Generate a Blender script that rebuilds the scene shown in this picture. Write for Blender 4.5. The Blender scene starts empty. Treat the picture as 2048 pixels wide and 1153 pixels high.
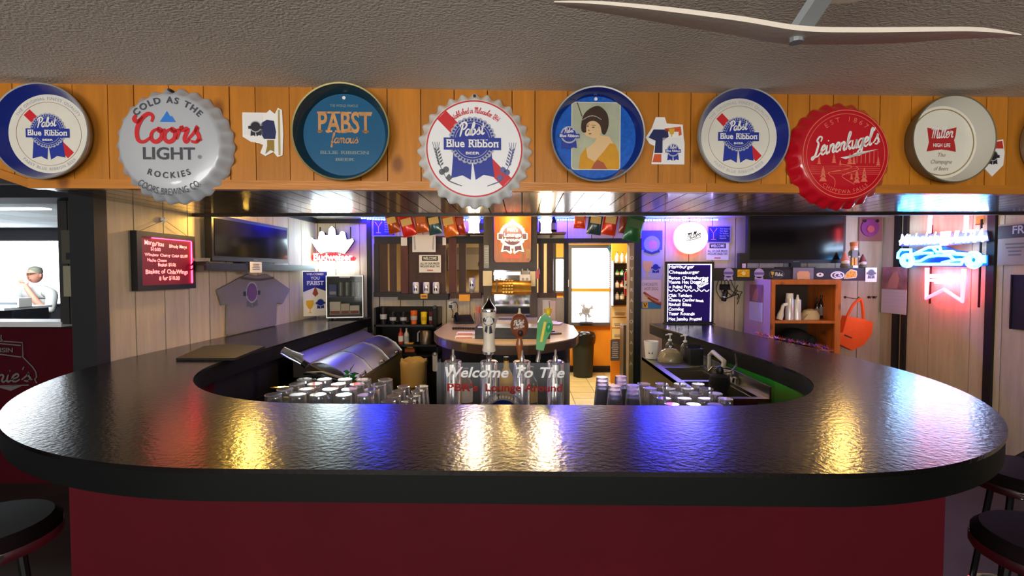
import bpy, math, random
from mathutils import Vector, Matrix, Euler
R = math.radians
random.seed(7)
sc = bpy.context.scene
col = sc.collection

# ------------------------------------------------------------------ camera
EYE = Vector((0, 0, 1.55)); FPX = 975.0
cam_d = bpy.data.cameras.new('camera'); cam = bpy.data.objects.new('camera', cam_d); col.objects.link(cam)
cam_d.sensor_width = 36.0; cam_d.lens = FPX * 36.0 / 2048.0; cam_d.clip_start = 0.02; cam_d.clip_end = 60
cam.location = EYE
cam.rotation_euler = (math.pi/2 - math.atan(32.5/FPX), 0, math.atan(20/FPX))
sc.camera = cam
# ------------------------------------------------------------------ world, exposure
w = bpy.data.worlds.new('world'); sc.world = w; w.use_nodes = True
w.node_tree.nodes['Background'].inputs[0].default_value = (0.75, 0.8, 0.9, 1)
w.node_tree.nodes['Background'].inputs[1].default_value = 0.25
vs = sc.view_settings
vs.view_transform = 'Standard'; vs.look = 'None'; vs.gamma = 1.0; vs.use_curve_mapping = False
vs.exposure = 0.58
# ------------------------------------------------------------------ large lights
def area(name, loc, target, sx, sy, power, rgb):
    l = bpy.data.lights.new(name, 'AREA'); l.shape = 'RECTANGLE'; l.size = sx; l.size_y = sy
    l.energy = power; l.color = rgb
    o = bpy.data.objects.new(name, l); col.objects.link(o); o.location = loc
    o.rotation_euler = (Vector(target) - Vector(loc)).to_track_quat('-Z', 'Y').to_euler()
    return o
def point(name, loc, power, rgb, r=0.05):
    l = bpy.data.lights.new(name, 'POINT'); l.energy = power; l.color = rgb; l.shadow_soft_size = r
    o = bpy.data.objects.new(name, l); col.objects.link(o); o.location = loc
    return o
# area fills added behind the camera to light the soffit face and ceiling
area('added_front_fill', (-1.6, -3.6, 1.35), (-0.6, 2, 1.9), 2.2, 1.1, 74, (1.0, 0.97, 0.92))
area('added_front_fill.001', (1.4, -3.6, 1.35), (0.2, 2, 1.9), 2.2, 1.1, 44, (1.0, 0.97, 0.92))
# point fills added behind the camera to brighten the ceiling
point('added_room_fill', (0.1, -1.5, 1.8), 26, (1.0, 0.93, 0.84), .12)
point('added_room_fill.001', (-2.6, -1.2, 1.8), 14, (1.0, 0.93, 0.84), .12)
# area light added to brighten the kitchen; the next room's fluorescent tubes
area('added_kitchen_fill', (0.6, 6.4, 2.3), (0.6, 6.4, 0), 1.0, 0.5, 60, (1.0, 0.84, 0.6))
area('next_room_light', (-6.5, 5.4, 2.2), (-6.5, 5.4, 0), 1.2, 1.2, 90, (0.9, 0.97, 1.0))

# ------------------------------------------------------------------ pixel -> place helpers (2048 x 1153 frame)
ROT = cam.rotation_euler.to_matrix()
def ray(px, py): return ROT @ Vector(((px-1024)/FPX, -(py-576.5)/FPX, -1.0))
def onY(px, py, Y): d = ray(px, py); return EYE + d*(Y/d.y)
def onX(px, py, X): d = ray(px, py); return EYE + d*(X/d.x)
def onZ(px, py, z): d = ray(px, py); return EYE + d*((z-EYE.z)/d.z)
FS = 0.0583; F0 = 1.762                       # soffit face: Y = F0 + FS * X
FANG = math.atan(FS)
def onF(px, py, off=0.0):
    d = ray(px, py); t = (F0-off)/(d.y-FS*d.x); return EYE + d*t

# ------------------------------------------------------------------ materials
def lin(c): return tuple(((v/255)/12.92 if v/255 <= .04045 else ((v/255+.055)/1.055)**2.4) for v in c)
MATS = {}
def m(name, rgb=(200, 200, 200), rough=.5, metal=0., emit=0., erg=None, trans=0., ior=1.45, alpha=1., coat=0., spec=.5,
      var=0., vscale=6., bump=0., bscale=80., stretch=(1, 1, 1), rvar=0.):
    if name in MATS: return MATS[name]
    mt = bpy.data.materials.new(name); mt.use_nodes = True; MATS[name] = mt
    nt = mt.node_tree; b = nt.nodes['Principled BSDF']; c = lin(rgb)
    b.inputs['Base Color'].default_value = (*c, 1); b.inputs['Roughness'].default_value = rough
    b.inputs['Metallic'].default_value = metal; b.inputs['IOR'].default_value = ior
    b.inputs['Transmission Weight'].default_value = trans; b.inputs['Alpha'].default_value = alpha
    b.inputs['Coat Weight'].default_value = coat; b.inputs['Coat Roughness'].default_value = .08
    b.inputs['Specular IOR Level'].default_value = spec
    if emit:
        e = lin(erg or rgb); b.inputs['Emission Color'].default_value = (*e, 1); b.inputs['Emission Strength'].default_value = emit
    if var or bump or rvar:
        tc = nt.nodes.new('ShaderNodeTexCoord'); oi = nt.nodes.new('ShaderNodeObjectInfo')
        mp = nt.nodes.new('ShaderNodeMapping'); mp.inputs['Scale'].default_value = stretch
        nt.links.new(tc.outputs['Object'], mp.inputs['Vector'])
        ad = nt.nodes.new('ShaderNodeVectorMath'); ad.operation = 'MULTIPLY_ADD'
        ad.inputs[1].default_value = (37, 53, 71)
        cb = nt.nodes.new('ShaderNodeCombineXYZ')
        for i in range(3): nt.links.new(oi.outputs['Random'], cb.inputs[i])
        nt.links.new(cb.outputs[0], ad.inputs[0]); nt.links.new(mp.outputs[0], ad.inputs[2])
    if var or rvar:
        n = nt.nodes.new('ShaderNodeTexNoise'); n.inputs['Scale'].default_value = vscale
        n.inputs['Detail'].default_value = 5; n.inputs['Roughness'].default_value = .62
        nt.links.new(ad.outputs[0], n.inputs['Vector'])
        mr = nt.nodes.new('ShaderNodeMapRange'); mr.inputs[1].default_value = .3; mr.inputs[2].default_value = .7
        mr.inputs[3].default_value = 1-var; mr.inputs[4].default_value = 1+var
        nt.links.new(n.outputs['Fac'], mr.inputs[0])
        ml = nt.nodes.new('ShaderNodeMath'); ml.operation = 'MULTIPLY'; nt.links.new(mr.outputs[0], ml.inputs[0])
        m2 = nt.nodes.new('ShaderNodeMapRange'); m2.inputs[3].default_value = 1-rvar; m2.inputs[4].default_value = 1+rvar
        nt.links.new(oi.outputs['Random'], m2.inputs[0]); nt.links.new(m2.outputs[0], ml.inputs[1])
        vm = nt.nodes.new('ShaderNodeVectorMath'); vm.operation = 'SCALE'; vm.inputs[0].default_value = c
        nt.links.new(ml.outputs[0], vm.inputs['Scale']); nt.links.new(vm.outputs[0], b.inputs['Base Color'])
    if bump:
        n2 = nt.nodes.new('ShaderNodeTexNoise'); n2.inputs['Scale'].default_value = bscale
        n2.inputs['Detail'].default_value = 3
        nt.links.new(ad.outputs[0], n2.inputs['Vector'])
        bp = nt.nodes.new('ShaderNodeBump'); bp.inputs['Strength'].default_value = bump; bp.inputs['Distance'].default_value = .01
        nt.links.new(n2.outputs['Fac'], bp.inputs['Height']); nt.links.new(bp.outputs[0], b.inputs['Normal'])
        if coat: nt.links.new(bp.outputs[0], b.inputs['Coat Normal'])
    return mt
def glow(name, rgb, s, base=(250, 250, 250)): return m(name, base, .4, emit=s, erg=rgb)
def ribbed(name, rgb, **k): return m(name, rgb, **k)
def knotty(name, rgb, dark, stretch=(14, 14, 1.3), rough=.35, coat=.3, rvar=.12):
    """varnished knotty pine: stretched grain and round knots"""
    if name in MATS: return MATS[name]
    mt = m(name, rgb, rough, coat=coat, var=.16, vscale=2.2, stretch=stretch, rvar=rvar, bump=.08, bscale=9)
    nt = mt.node_tree; b = nt.nodes['Principled BSDF']
    tc = nt.nodes.new('ShaderNodeTexCoord'); oi = nt.nodes.new('ShaderNodeObjectInfo')
    ad = nt.nodes.new('ShaderNodeVectorMath'); ad.operation = 'MULTIPLY_ADD'; ad.inputs[1].default_value = (11, 17, 29)
    cb = nt.nodes.new('ShaderNodeCombineXYZ')
    for i in range(3): nt.links.new(oi.outputs['Random'], cb.inputs[i])
    nt.links.new(cb.outputs[0], ad.inputs[0]); nt.links.new(tc.outputs['Object'], ad.inputs[2])
    mp = nt.nodes.new('ShaderNodeMapping'); mp.inputs['Scale'].default_value = (9, 3, 6); nt.links.new(ad.outputs[0], mp.inputs[0])
    vo = nt.nodes.new('ShaderNodeTexVoronoi'); nt.links.new(mp.outputs[0], vo.inputs['Vector']); vo.inputs['Scale'].default_value = .8
    mr = nt.nodes.new('ShaderNodeMapRange'); mr.inputs[1].default_value = .08; mr.inputs[2].default_value = .2
    mr.inputs[3].default_value = .7; mr.inputs[4].default_value = 0; nt.links.new(vo.outputs['Distance'], mr.inputs[0])
    mx = nt.nodes.new('ShaderNodeMixRGB'); mx.inputs[2].default_value = (*lin(dark), 1)
    src = b.inputs['Base Color'].links[0].from_socket
    nt.links.new(mr.outputs[0], mx.inputs[0]); nt.links.new(src, mx.inputs[1]); nt.links.new(mx.outputs[0], b.inputs['Base Color'])
    return mt

BLACK = m('black_plastic', (18, 18, 20), .4)
MATTE = m('matte_black', (16, 16, 17), .75)
CHROME = m('chrome', (225, 225, 228), .12, 1.)
STEEL = m('stainless_steel', (176, 172, 164), .3, 1., bump=.02, bscale=60, stretch=(1, 14, 1))
WHITE = m('white_print', (238, 236, 232), .55)
CREAM = m('cream_print', (222, 216, 200), .5)
BLUE = m('blue_print', (28, 48, 150), .45)
NAVY = m('navy_print', (24, 32, 84), .5)
RED = m('red_print', (205, 30, 38), .45)
GREYP = m('grey_print', (92, 96, 102), .5)
SILVER = m('silver_print', (170, 174, 186), .4)
DARKP = m('dark_print', (34, 34, 40), .6)
PAPER = m('white_paper', (232, 230, 228), .8)
DKWOOD = m('dark_stained_wood', (40, 32, 28), .55, var=.3, vscale=4, stretch=(6, 6, 1))
GLASS = m('clear_glass', (245, 250, 252), .03, trans=1., ior=1.45)

# ------------------------------------------------------------------ mesh building
class MB:
    def __init__(s): s.v = []; s.f = []
    def add(s, vs, fs):
        o = len(s.v); s.v += [tuple(p) for p in vs]; s.f += [tuple(i+o for i in f) for f in fs]; return s
    def box(s, x0, x1, y0, y1, z0, z1, M=None):
        vs = [Vector(p) for p in ((x0,y0,z0),(x1,y0,z0),(x1,y1,z0),(x0,y1,z0),(x0,y0,z1),(x1,y0,z1),(x1,y1,z1),(x0,y1,z1))]
        if M: vs = [M @ p for p in vs]
        return s.add(vs, [(0,3,2,1),(4,5,6,7),(0,1,5,4),(1,2,6,5),(2,3,7,6),(3,0,4,7)])
    def bar(s, a, b, wd, ht):
        a = Vector(a); b = Vector(b); d = b-a; L = d.length; q = d.to_track_quat('X', 'Z')
        return s.box(0, L, -wd/2, wd/2, -ht/2, ht/2, Matrix.Translation(a) @ q.to_matrix().to_4x4())
    def lathe(s, prof, n=16, c=(0,0,0), M=None, a0=0, a1=2*math.pi, caps=True):
        """profile of (radius, z) turned round the z axis"""
        closed = abs(a1-a0-2*math.pi) < 1e-6; k = n if closed else n+1
        vs = []
        for r, z in prof:
            for i in range(k):
                a = a0+(a1-a0)*i/n; p = Vector((c[0]+r*math.cos(a), c[1]+r*math.sin(a), c[2]+z))
                vs.append(M @ p if M else p)
        fs = []
        for j in range(len(prof)-1):
            for i in range(n):
                i2 = (i+1) % k
                fs.append((j*k+i, j*k+i2, (j+1)*k+i2, (j+1)*k+i))
        if closed and caps:
            if prof[0][0] > 1e-5: fs.append(tuple(range(k))[::-1])
            if prof[-1][0] > 1e-5: fs.append(tuple((len(prof)-1)*k+i for i in range(k)))
        return s.add(vs, fs)
    def tube(s, pts, r, n=8, closed=False, cap=True):
        P = [Vector(p) for p in pts]; N = len(P); rr = r if isinstance(r, (list, tuple)) else [r]*N
        vs = []; up = None
        for i in range(N):
            a = P[(i-1) % N] if (closed or i > 0) else P[i]; b = P[(i+1) % N] if (closed or i < N-1) else P[i]
            t = (b-a).normalized()
            if up is None: up = t.orthogonal().normalized()
            up = (up - t*up.dot(t))
            up = up.normalized() if up.length > 1e-6 else t.orthogonal().normalized()
            sd = t.cross(up)
            for k in range(n):
                g = 2*math.pi*k/n; vs.append(P[i]+(up*math.cos(g)+sd*math.sin(g))*rr[i])
        fs = []
        for i in range(N if closed else N-1):
            j = (i+1) % N
            for k in range(n): fs.append((i*n+k, i*n+(k+1) % n, j*n+(k+1) % n, j*n+k))
        if not closed and cap: fs += [tuple(range(n))[::-1], tuple((N-1)*n+k for k in range(n))]
        return s.add(vs, fs)
    def prism(s, poly, y0, y1):
        """polygon of (x, z) given a depth from y0 to y1 (front is -y)"""
        n = len(poly); vs = [(x, y0, z) for x, z in poly]+[(x, y1, z) for x, z in poly]
        fs = [tuple(range(n)), tuple(range(2*n-1, n-1, -1))]+[(i, i+n, (i+1) % n+n, (i+1) % n) for i in range(n)]
        return s.add(vs, fs)
    def slab(s, poly, z0, z1):
        n = len(poly); vs = [(x, y, z0) for x, y in poly]+[(x, y, z1) for x, y in poly]
        fs = [tuple(range(n))[::-1], tuple(range(n, 2*n))]+[(i, (i+1) % n, (i+1) % n+n, i+n) for i in range(n)]
        return s.add(vs, fs)
    def ring(s, cx, cz, r0, r1, y0, y1, n=40, a0=0, a1=2*math.pi, wave=0, nw=0):
        for i in range(n):
            a, b = a0+(a1-a0)*i/n, a0+(a1-a0)*(i+1)/n
            f = lambda r, t: (cx+r*math.cos(t), cz+r*math.sin(t))
            s.prism([f(r0, a), f(r1, a), f(r1, b), f(r0, b)], y0, y1)
        return s
    def ell(s, c, rx, ry, rz, n=12, k=8, M=None):
        prof = [(math.sin(math.pi*j/k), -math.cos(math.pi*j/k)) for j in range(k+1)]
        T = Matrix.Translation(c) @ (M.to_4x4() if M else Matrix()) @ Matrix.Diagonal((rx, ry, rz, 1))
        return s.lathe([(max(r, 1e-4), z) for r, z in prof], n, M=T)
    def stroke(s, pts, wd, y, smooth=True, taper=False):
        """flat ribbon along a path of (x, z)"""
        P = crom(pts) if smooth and len(pts) > 2 else [Vector((p[0], p[1])) for p in pts]
        L = []
        for i, p in enumerate(P):
            t = (P[min(i+1, len(P)-1)]-P[max(i-1, 0)])
            t = t.normalized() if t.length > 1e-9 else Vector((1, 0)); nn = Vector((-t.y, t.x))*wd/2
            if taper: nn *= .55+.45*math.sin(math.pi*i/(len(P)-1))
            L.append((p+nn, p-nn))
        vs = []
        for a, b in L: vs += [(a.x, y, a.y), (b.x, y, b.y)]
        return s.add(vs, [(2*i, 2*i+1, 2*i+3, 2*i+2) for i in range(len(L)-1)])
    def data(s, name, smooth=False):
        me = bpy.data.meshes.new(name); me.from_pydata(s.v, [], s.f); me.update()
        if smooth:
            for p in me.polygons: p.use_smooth = True
            try: me.set_sharp_from_angle(angle=R(40))
            except Exception: pass
        return me
    def build(s, name, mat, parent=None, smooth=False, loc=None, rz=0, rot=None):
        me = s.data(name, smooth); me.materials.append(mat)
        return put(name, me, parent, loc, rz, rot)
def put(name, me, parent=None, loc=None, rz=0, rot=None):
    o = bpy.data.objects.new(name, me); col.objects.link(o)
    if parent: o.parent = parent
    if loc is not None: o.location = loc
    o.rotation_euler = rot if rot else (0, 0, rz)
    return o
def crom(pts, k=5):
    P = [Vector((p[0], p[1])) for p in pts]; out = []
    for i in range(len(P)-1):
        a, b, c, d = P[max(i-1, 0)], P[i], P[i+1], P[min(i+2, len(P)-1)]
        for j in range(k):
            t = j/k
            out.append(.5*((2*b)+(c-a)*t+(2*a-5*b+4*c-d)*t*t+(3*b-a-3*c+d)*t**3))
    return out+[P[-1]]
def crom3(pts, k=5):
    P = [Vector(p) for p in pts]; out = []
    for i in range(len(P)-1):
        a, b, c, d = P[max(i-1, 0)], P[i], P[i+1], P[min(i+2, len(P)-1)]
        for j in range(k):
            t = j/k
            out.append(.5*((2*b)+(c-a)*t+(2*a-5*b+4*c-d)*t*t+(3*b-a-3*c+d)*t**3))
    return out+[P[-1]]
def circ(cx, cz, r, n=40, r2=None): return [(cx+r*math.cos(2*math.pi*i/n), cz+(r2 or r)*math.sin(2*math.pi*i/n)) for i in range(n)]
def rect(x0, x1, z0, z1): return [(x0, z0), (x1, z0), (x1, z1), (x0, z1)]
def rrect(x0, x1, z0, z1, r, n=4):
    o = []
    for cx, cz, a in ((x1-r, z0+r, -90), (x1-r, z1-r, 0), (x0+r, z1-r, 90), (x0+r, z0+r, 180)):
        for i in range(n+1): t = R(a+90*i/n); o.append((cx+r*math.cos(t), cz+r*math.sin(t)))
    return o
def tag(o, label=None, cat=None, group=None, kind=None):
    if label: o['label'] = label
    if cat: o['category'] = cat
    if group: o['group'] = group
    if kind: o['kind'] = kind
    return o
def thing(name, label, cat, loc=(0,0,0), rz=0, group=None, rot=None):
    o = bpy.data.objects.new(name, None); col.objects.link(o); o.empty_display_size = .05
    o.location = loc; o.rotation_euler = rot if rot else (0, 0, rz)
    return tag(o, label, cat, group)
def struct(name, loc=(0,0,0), rz=0):
    o = bpy.data.objects.new(name, None); col.objects.link(o); o.location = loc; o.rotation_euler = (0, 0, rz)
    o['kind'] = 'structure'; return o
def copy_tree(o, parent=None):
    c = o.copy(); col.objects.link(c); c.parent = parent
    for ch in o.children: copy_tree(ch, c)
    return c
def again(o, loc, label=None, rz=None, scale=None):
    c = copy_tree(o); c.location = loc
    if label: c['label'] = label
    if rz is not None: c.rotation_euler = (0, 0, rz)
    if scale: c.scale = (scale,)*3
    return c

# ------------------------------------------------------------------ lettering
CH = "ABCDEFGHIJKLMNOPQRSTUVWXYZabcdefghijklmnopqrstuvwxyz0123456789$.,'&!/-®+"
GL = {}
def make_glyphs():
    tmp = []
    def fo(body, off):
        c = bpy.data.curves.new('g', 'FONT'); c.body = body; c.size = 1; c.resolution_u = 3; c.offset = off; c.fill_mode = 'FRONT'
        o = bpy.data.objects.new('g', c); col.objects.link(o); tmp.append(o); return o
    jobs = {}
    for off, key in ((0.0, 'r'), (0.022, 'b')):
        for ch in CH: jobs[(key, ch)] = fo(ch, off)
    meas = {ch: fo('H'+ch+'H', 0) for ch in CH}; hh = fo('HH', 0)
    bpy.context.view_layer.update(); dg = bpy.context.evaluated_depsgraph_get()
    def wid(o): me = bpy.data.meshes.new_from_object(o.evaluated_get(dg)); xs = [v.co.x for v in me.vertices]; w_ = max(xs)-min(xs); bpy.data.meshes.remove(me); return w_
    base = wid(hh)
    for (key, ch), o in jobs.items():
        me = bpy.data.meshes.new_from_object(o.evaluated_get(dg))
        GL[(key, ch)] = ([(v.co.x, v.co.y) for v in me.vertices], [tuple(p.vertices) for p in me.polygons]); bpy.data.meshes.remove(me)
    for ch in CH: GL[('w', ch)] = wid(meas[ch])-base
    GL[('w', ' ')] = .33
    for o in tmp:
        c = o.data; bpy.data.objects.remove(o); bpy.data.curves.remove(c)
make_glyphs()
def twidth(s, sp=0): return sum(GL[('w', c)]+sp for c in s)-sp
def letters(mb, s, h, x, z, y, bold=True, width=None, shear=0, sp=0, align=.5, arc=None, jit=0, slope=0, serif=0):
    """lay the words out; h = cap height; arc = (cx, cz, radius, centre angle in degrees, +1 outward / -1 inward)"""
    sc_ = h/.7; W = twidth(s, sp)*sc_; sx = width/W if width else 1.0
    W = W*sx; cur = -W*align; key = 'b' if bold else 'r'
    for c in s:
        adv = (GL[('w', c)]+sp)*sc_*sx
        if c != ' ':
            vs, fs = GL[(key, c)]; out = []
            jz = random.uniform(-jit, jit)*h; ja = random.uniform(-jit, jit)*.6
            for gx, gy in vs:
                lx = gx*sc_*sx+shear*gy*sc_; lz = gy*sc_+jz
                if jit: lx, lz = lx*math.cos(ja)-lz*math.sin(ja), lx*math.sin(ja)+lz*math.cos(ja)
                if arc:
                    cx, cz, rad, ang, sgn = arc
                    if sgn > 0: th = R(ang)-(cur+lx)/rad; out.append((cx+(rad+lz)*math.cos(th), y, cz+(rad+lz)*math.sin(th)))
                    else: th = R(ang)+(cur+lx)/rad; out.append((cx+(rad-lz)*math.cos(th), y, cz+(rad-lz)*math.sin(th)))
                else: out.append((x+cur+lx, y, z+lz+slope*(cur+lx)))
            mb.add(out, fs)
            if serif and not arc and c.isupper() or (serif and not arc and c in 'lbniRB'):
                g0 = min(v[0] for v in vs); g1 = max(v[0] for v in vs); gt = max(v[1] for v in vs)
                for zz in (0, gt-.07):
                    xa = x+cur+(g0-.04)*sc_*sx; xb = x+cur+(g1+.04)*sc_*sx; wd = (xb-xa)
                    for q0, q1 in ((xa, xa+wd*.42), (xb-wd*.42, xb)):
                        if c in 'TPF' and zz == 0: q0, q1 = ((xa+wd*.25, xa+wd*.75) if c == 'T' else (xa, xa+wd*.5))
                        if c in 'S': continue
                        if c in 'l': q0, q1 = xa, xb
                        za = z+zz*sc_; mb.add([(q0, y-.00005, za), (q1, y-.00005, za), (q1, y-.00005, za+.07*sc_), (q0, y-.00005, za+.07*sc_)], [(0,1,2,3)])
        cur += adv
    return mb
SCR = {  # one cursive alphabet drawn as pen strokes, x-height 1
 'a': (1.0, [[(.78,.8),(.45,1),(.08,.65),(.1,.15),(.4,0),(.72,.4),(.82,1),(.76,.25),(.92,.02),(1.1,.25)]]),
 'b': (.95, [[(.0,.2),(.4,1.1),(.5,1.8),(.32,2),(.18,1.3),(.15,.25),(.4,0),(.78,.3),(.7,.85),(.35,.9),(.2,.6)]]),
 's': (.85, [[(-.05,.2),(.35,.75),(.5,1.15),(.5,.8),(.74,.4),(.58,.02),(.2,.08)], [(.58,.02),(.95,.25)]]),
 't': (.7, [[(.36,1.75),(.26,.35),(.45,0),(.78,.25)], [(.0,1.15),(.7,1.25)]]),
 'o': (.95, [[(.5,1),(.12,.75),(.1,.25),(.45,0),(.8,.3),(.76,.8),(.5,1),(.6,.78),(1.02,.95)]]),
 'r': (.85, [[(.0,.2),(.22,1.15),(.3,.9),(.68,.98),(.56,.3),(.72,0),(.95,.25)]]),
 'e': (.75, [[(.0,.3),(.55,.62),(.55,.98),(.3,1),(.08,.6),(.15,.1),(.45,0),(.8,.3)]]),
 'i': (.5, [[(.14,1),(.1,.25),(.28,0),(.52,.25)], [(.2,1.42),(.26,1.55)]]),
 'n': (.95, [[(.12,1),(.1,0)], [(.1,.5),(.42,1),(.66,.82),(.6,.2),(.78,0),(1.0,.25)]]),
 'm': (1.4, [[(.12,1),(.1,0)], [(.1,.5),(.36,1),(.55,.82),(.52,0)], [(.52,.5),(.8,1),(1.02,.82),(.98,.2),(1.16,0),(1.42,.25)]]),
 'h': (.95, [[(.1,0),(.16,1.3),(.34,2),(.45,1.75),(.1,.5)], [(.1,.5),(.42,1),(.66,.82),(.6,.2),(.78,0),(1.0,.25)]]),
 'u': (.95, [[(.1,1),(.1,.25),(.32,0),(.62,.35),(.72,1),(.66,.2),(.82,0),(1.0,.25)]]),
 'g': (.95, [[(.76,.8),(.42,1),(.06,.62),(.15,.05),(.48,.1),(.76,.7),(.8,1),(.7,-.55),(.4,-.9),(.12,-.6),(.6,-.1),(1.0,.25)]]),
 'l': (.55, [[(.0,.25),(.42,1.45),(.42,1.95),(.22,1.7),(.14,.3),(.32,0),(.58,.25)]]),
 'k': (.85, [[(.1,0),(.16,1.3),(.34,2),(.45,1.75),(.1,.5)], [(.7,1),(.18,.5),(.5,.32),(.6,0),(.9,.2)]]),
 'f': (.7, [[(.0,.2),(.5,1.4),(.5,2),(.3,1.8),(.2,0),(.15,-.8),(.35,-.7),(.3,0),(.75,.25)]]),
 "'": (.25, [[(.2,2),(.12,1.6)]]), ' ': (.6, []),
 'P': (1.15, [[(.5,1.9),(.38,.9),(.2,-.15)], [(.0,1.45),(.15,1.9),(.75,2.15),(1.2,1.75),(.95,1.15),(.4,.95)]]),
 'C': (1.2, [[(1.15,1.5),(1.2,1.9),(.85,2.1),(.42,1.7),(.2,.9),(.38,.15),(.8,0),(1.25,.35)], [(.5,1.85),(.15,1.5),(-.1,1.7),(.0,2.0)]]),
 'L': (1.15, [[(.95,1.55),(1.05,2.0),(.65,2.15),(.35,1.75),(.62,1.35),(.5,.6),(.3,.0),(-.1,-.15),(-.05,-.4),(.35,-.15),(.75,-.1),(1.1,.25)]]),
 'M': (1.6, [[(-.1,1.5),(.2,1.95),(.35,1.5),(.2,0)], [(.3,1.2),(.75,2.0),(.75,1.0),(.65,0)], [(.72,1.0),(1.25,2.0),(1.3,1.2),(1.25,.2),(1.45,0),(1.65,.25)]]),
 'd': (1.0, [[(.78,.8),(.45,1),(.08,.65),(.1,.15),(.4,0),(.72,.4),(.95,2),(.78,.25),(.92,.02),(1.1,.25)]]),
 'w': (1.25, [[(.1,1),(.1,.25),(.3,0),(.55,.35),(.6,1),(.58,.25),(.8,0),(1.05,.4),(1.08,1),(1.3,.9)]]),
 '1': (.6, [[(.1,1.5),(.35,1.9),(.3,0)]]), '4': (.9, [[(.5,1.9),(.05,.7),(.8,.7)], [(.6,1.2),(.55,0)]]),
 '8': (.85, [[(.45,1),(.15,1.4),(.4,1.9),(.7,1.5),(.4,1),(.1,.5),(.4,0),(.75,.45),(.45,1)]]),
 'E': (1.1, [[(.95,1.7),(.6,2.05),(.3,1.7),(.6,1.1),(.15,.6),(.4,0),(1.05,.35)]]),
}
def script(mb, s, xh, x, z, y, wd, width=None, slope=0, align=.5, shear=.15, arc=None):
    W = sum(SCR[c][0] for c in s)*xh; sx = width/W if width else 1.; W *= sx; cur = -W*align
    for c in s:
        adv, sts = SCR[c]
        for st in sts:
            pts = []
            for a, b in st:
                lx = cur+(a+shear*b)*xh*sx; lz = b*xh
                if arc:
                    cx, cz, rad, ang = arc; th = R(ang)-lx/rad; pts.append((cx+(rad+lz)*math.cos(th), cz+(rad+lz)*math.sin(th)))
                else: pts.append((x+lx, z+lz+slope*lx))
            mb.stroke(pts, wd, y, taper=True)
        cur += adv*xh*sx
    return mb
def text(name, s, h, x, z, y, mat, parent, **k): return letters(MB(), s, h, x, z, y, **k).build(name, mat, parent)
def note_lines(mb, x0, x1, z0, z1, n, y, ragged=.5):
    """rows of print too small to read in the photograph"""
    for i in range(n):
        z = z1-(z1-z0)*(i+.5)/n; hh = (z1-z0)/n*.22; c = (x0+x1)/2; hw = (x1-x0)/2*random.uniform(ragged, 1)
        mb.add([(c-hw, y, z-hh), (c+hw, y, z-hh), (c+hw, y, z+hh), (c-hw, y, z+hh)], [(0,1,2,3)])
    return mb
# ================================================================== STRUCTURE
ZC = 2.197; ZI = 2.12; YB = 5.2; XL = -2.22; XR = 3.78
U = YB/FPX                                     # metres per pixel on the back wall
def bx(px): return (px-1044)*U
def bz(py): return 1.55+(544-py)*U
# floor
fl = tag(MB().box(-11, 6, -4, 8.4, -.05, 0).build('floor', m('dark_floor', (52, 40, 36), .6, var=.25, vscale=3)), kind='structure')
kf = struct('floor_kitchen')
MB().box(-.6, 2.6, 5.25, 7.5, .0, .004).build('grout', m('grout', (120, 104, 70), .8), kf)
tile_me = MB().box(.004, .301, .004, .301, 0, .012).data('floor_tile'); tile_me.materials.append(m('yellow_tile', (188, 170, 118), .35, var=.12, vscale=5, rvar=.08))
for i in range(10):
    for j in range(7): put('floor_tile', tile_me, kf, (-.6+i*.305, 5.27+j*.305, 0))
# ceilings
CEIL = m('textured_ceiling', (214, 204, 190), .85, bump=.4, bscale=120, var=.06, vscale=2)
tag(MB().box(-6, 6, -4, 1.9, ZC, ZC+.05).build('ceiling', CEIL), kind='structure')
tag(MB().box(-2.3, 6, 1.9, 5.25, ZI, ZI+.12).build('ceiling_bar', m('bar_ceiling', (205, 205, 200), .7)), kind='structure')
tag(MB().box(-2.0, 3.5, 5.3, 7.6, 2.35, 2.4).build('ceiling_kitchen', m('kitchen_ceiling', (220, 210, 190), .8)), kind='structure')
# unseen wall behind the camera, two openings added for the fill lights
ws = struct('wall_street')
for x0, x1, z0, z1 in ((-6, -2.8, 0, 2.2), (-.4, .25, 0, 2.2), (2.6, 6, 0, 2.2), (-2.8, -.4, 0, .75), (.25, 2.6, 0, .75), (-2.8, -.4, 1.95, 2.2), (.25, 2.6, 1.95, 2.2)):
    MB().box(x0, x1, -3.95, -3.85, z0, z1).build('wall_panel', m('street_wall', (120, 100, 84), .8), ws)

def planks(parent, axis, c, seams, z0, z1, mat, th=.02, holes=(), gap=.004, out=-1, name='plank'):
    """vertical boards along axis 'x' (wall at y=c) or 'y' (wall at x=c); holes are (u0, u1, z0, z1)"""
    cuts = sorted(set(list(seams)+[h for ho in holes for h in ho[:2] if seams[0] < h < seams[-1]]))
    for a, b in zip(cuts[:-1], cuts[1:]):
        if b-a < .012: continue
        mid = (a+b)/2; spans = [(z0, z1)]
        for u0, u1, h0, h1 in holes:
            if u0 <= mid <= u1:
                ns = []
                for s0, s1 in spans:
                    if h0 > s0: ns.append((s0, min(h0, s1)))
                    if h1 < s1: ns.append((max(h1, s0), s1))
                    if h0 >= s1 or h1 <= s0: ns = ns if (s0, s1) in ns else ns+[]
                spans = [q for q in ns if q[1]-q[0] > .01]
        for s0, s1 in spans:
            g0 = gap if a in seams else 0; g1 = gap if b in seams else 0
            L = (b-a-g0-g1)/2; H = (s1-s0)/2
            bb = MB().box(-L, L, -th/2, th/2, -H, H) if axis == 'x' else MB().box(-th/2, th/2, -L, L, -H, H)
            bb.build(name, mat, parent, loc=((mid, c, (s0+s1)/2) if axis == 'x' else (c, mid, (s0+s1)/2)))
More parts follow.
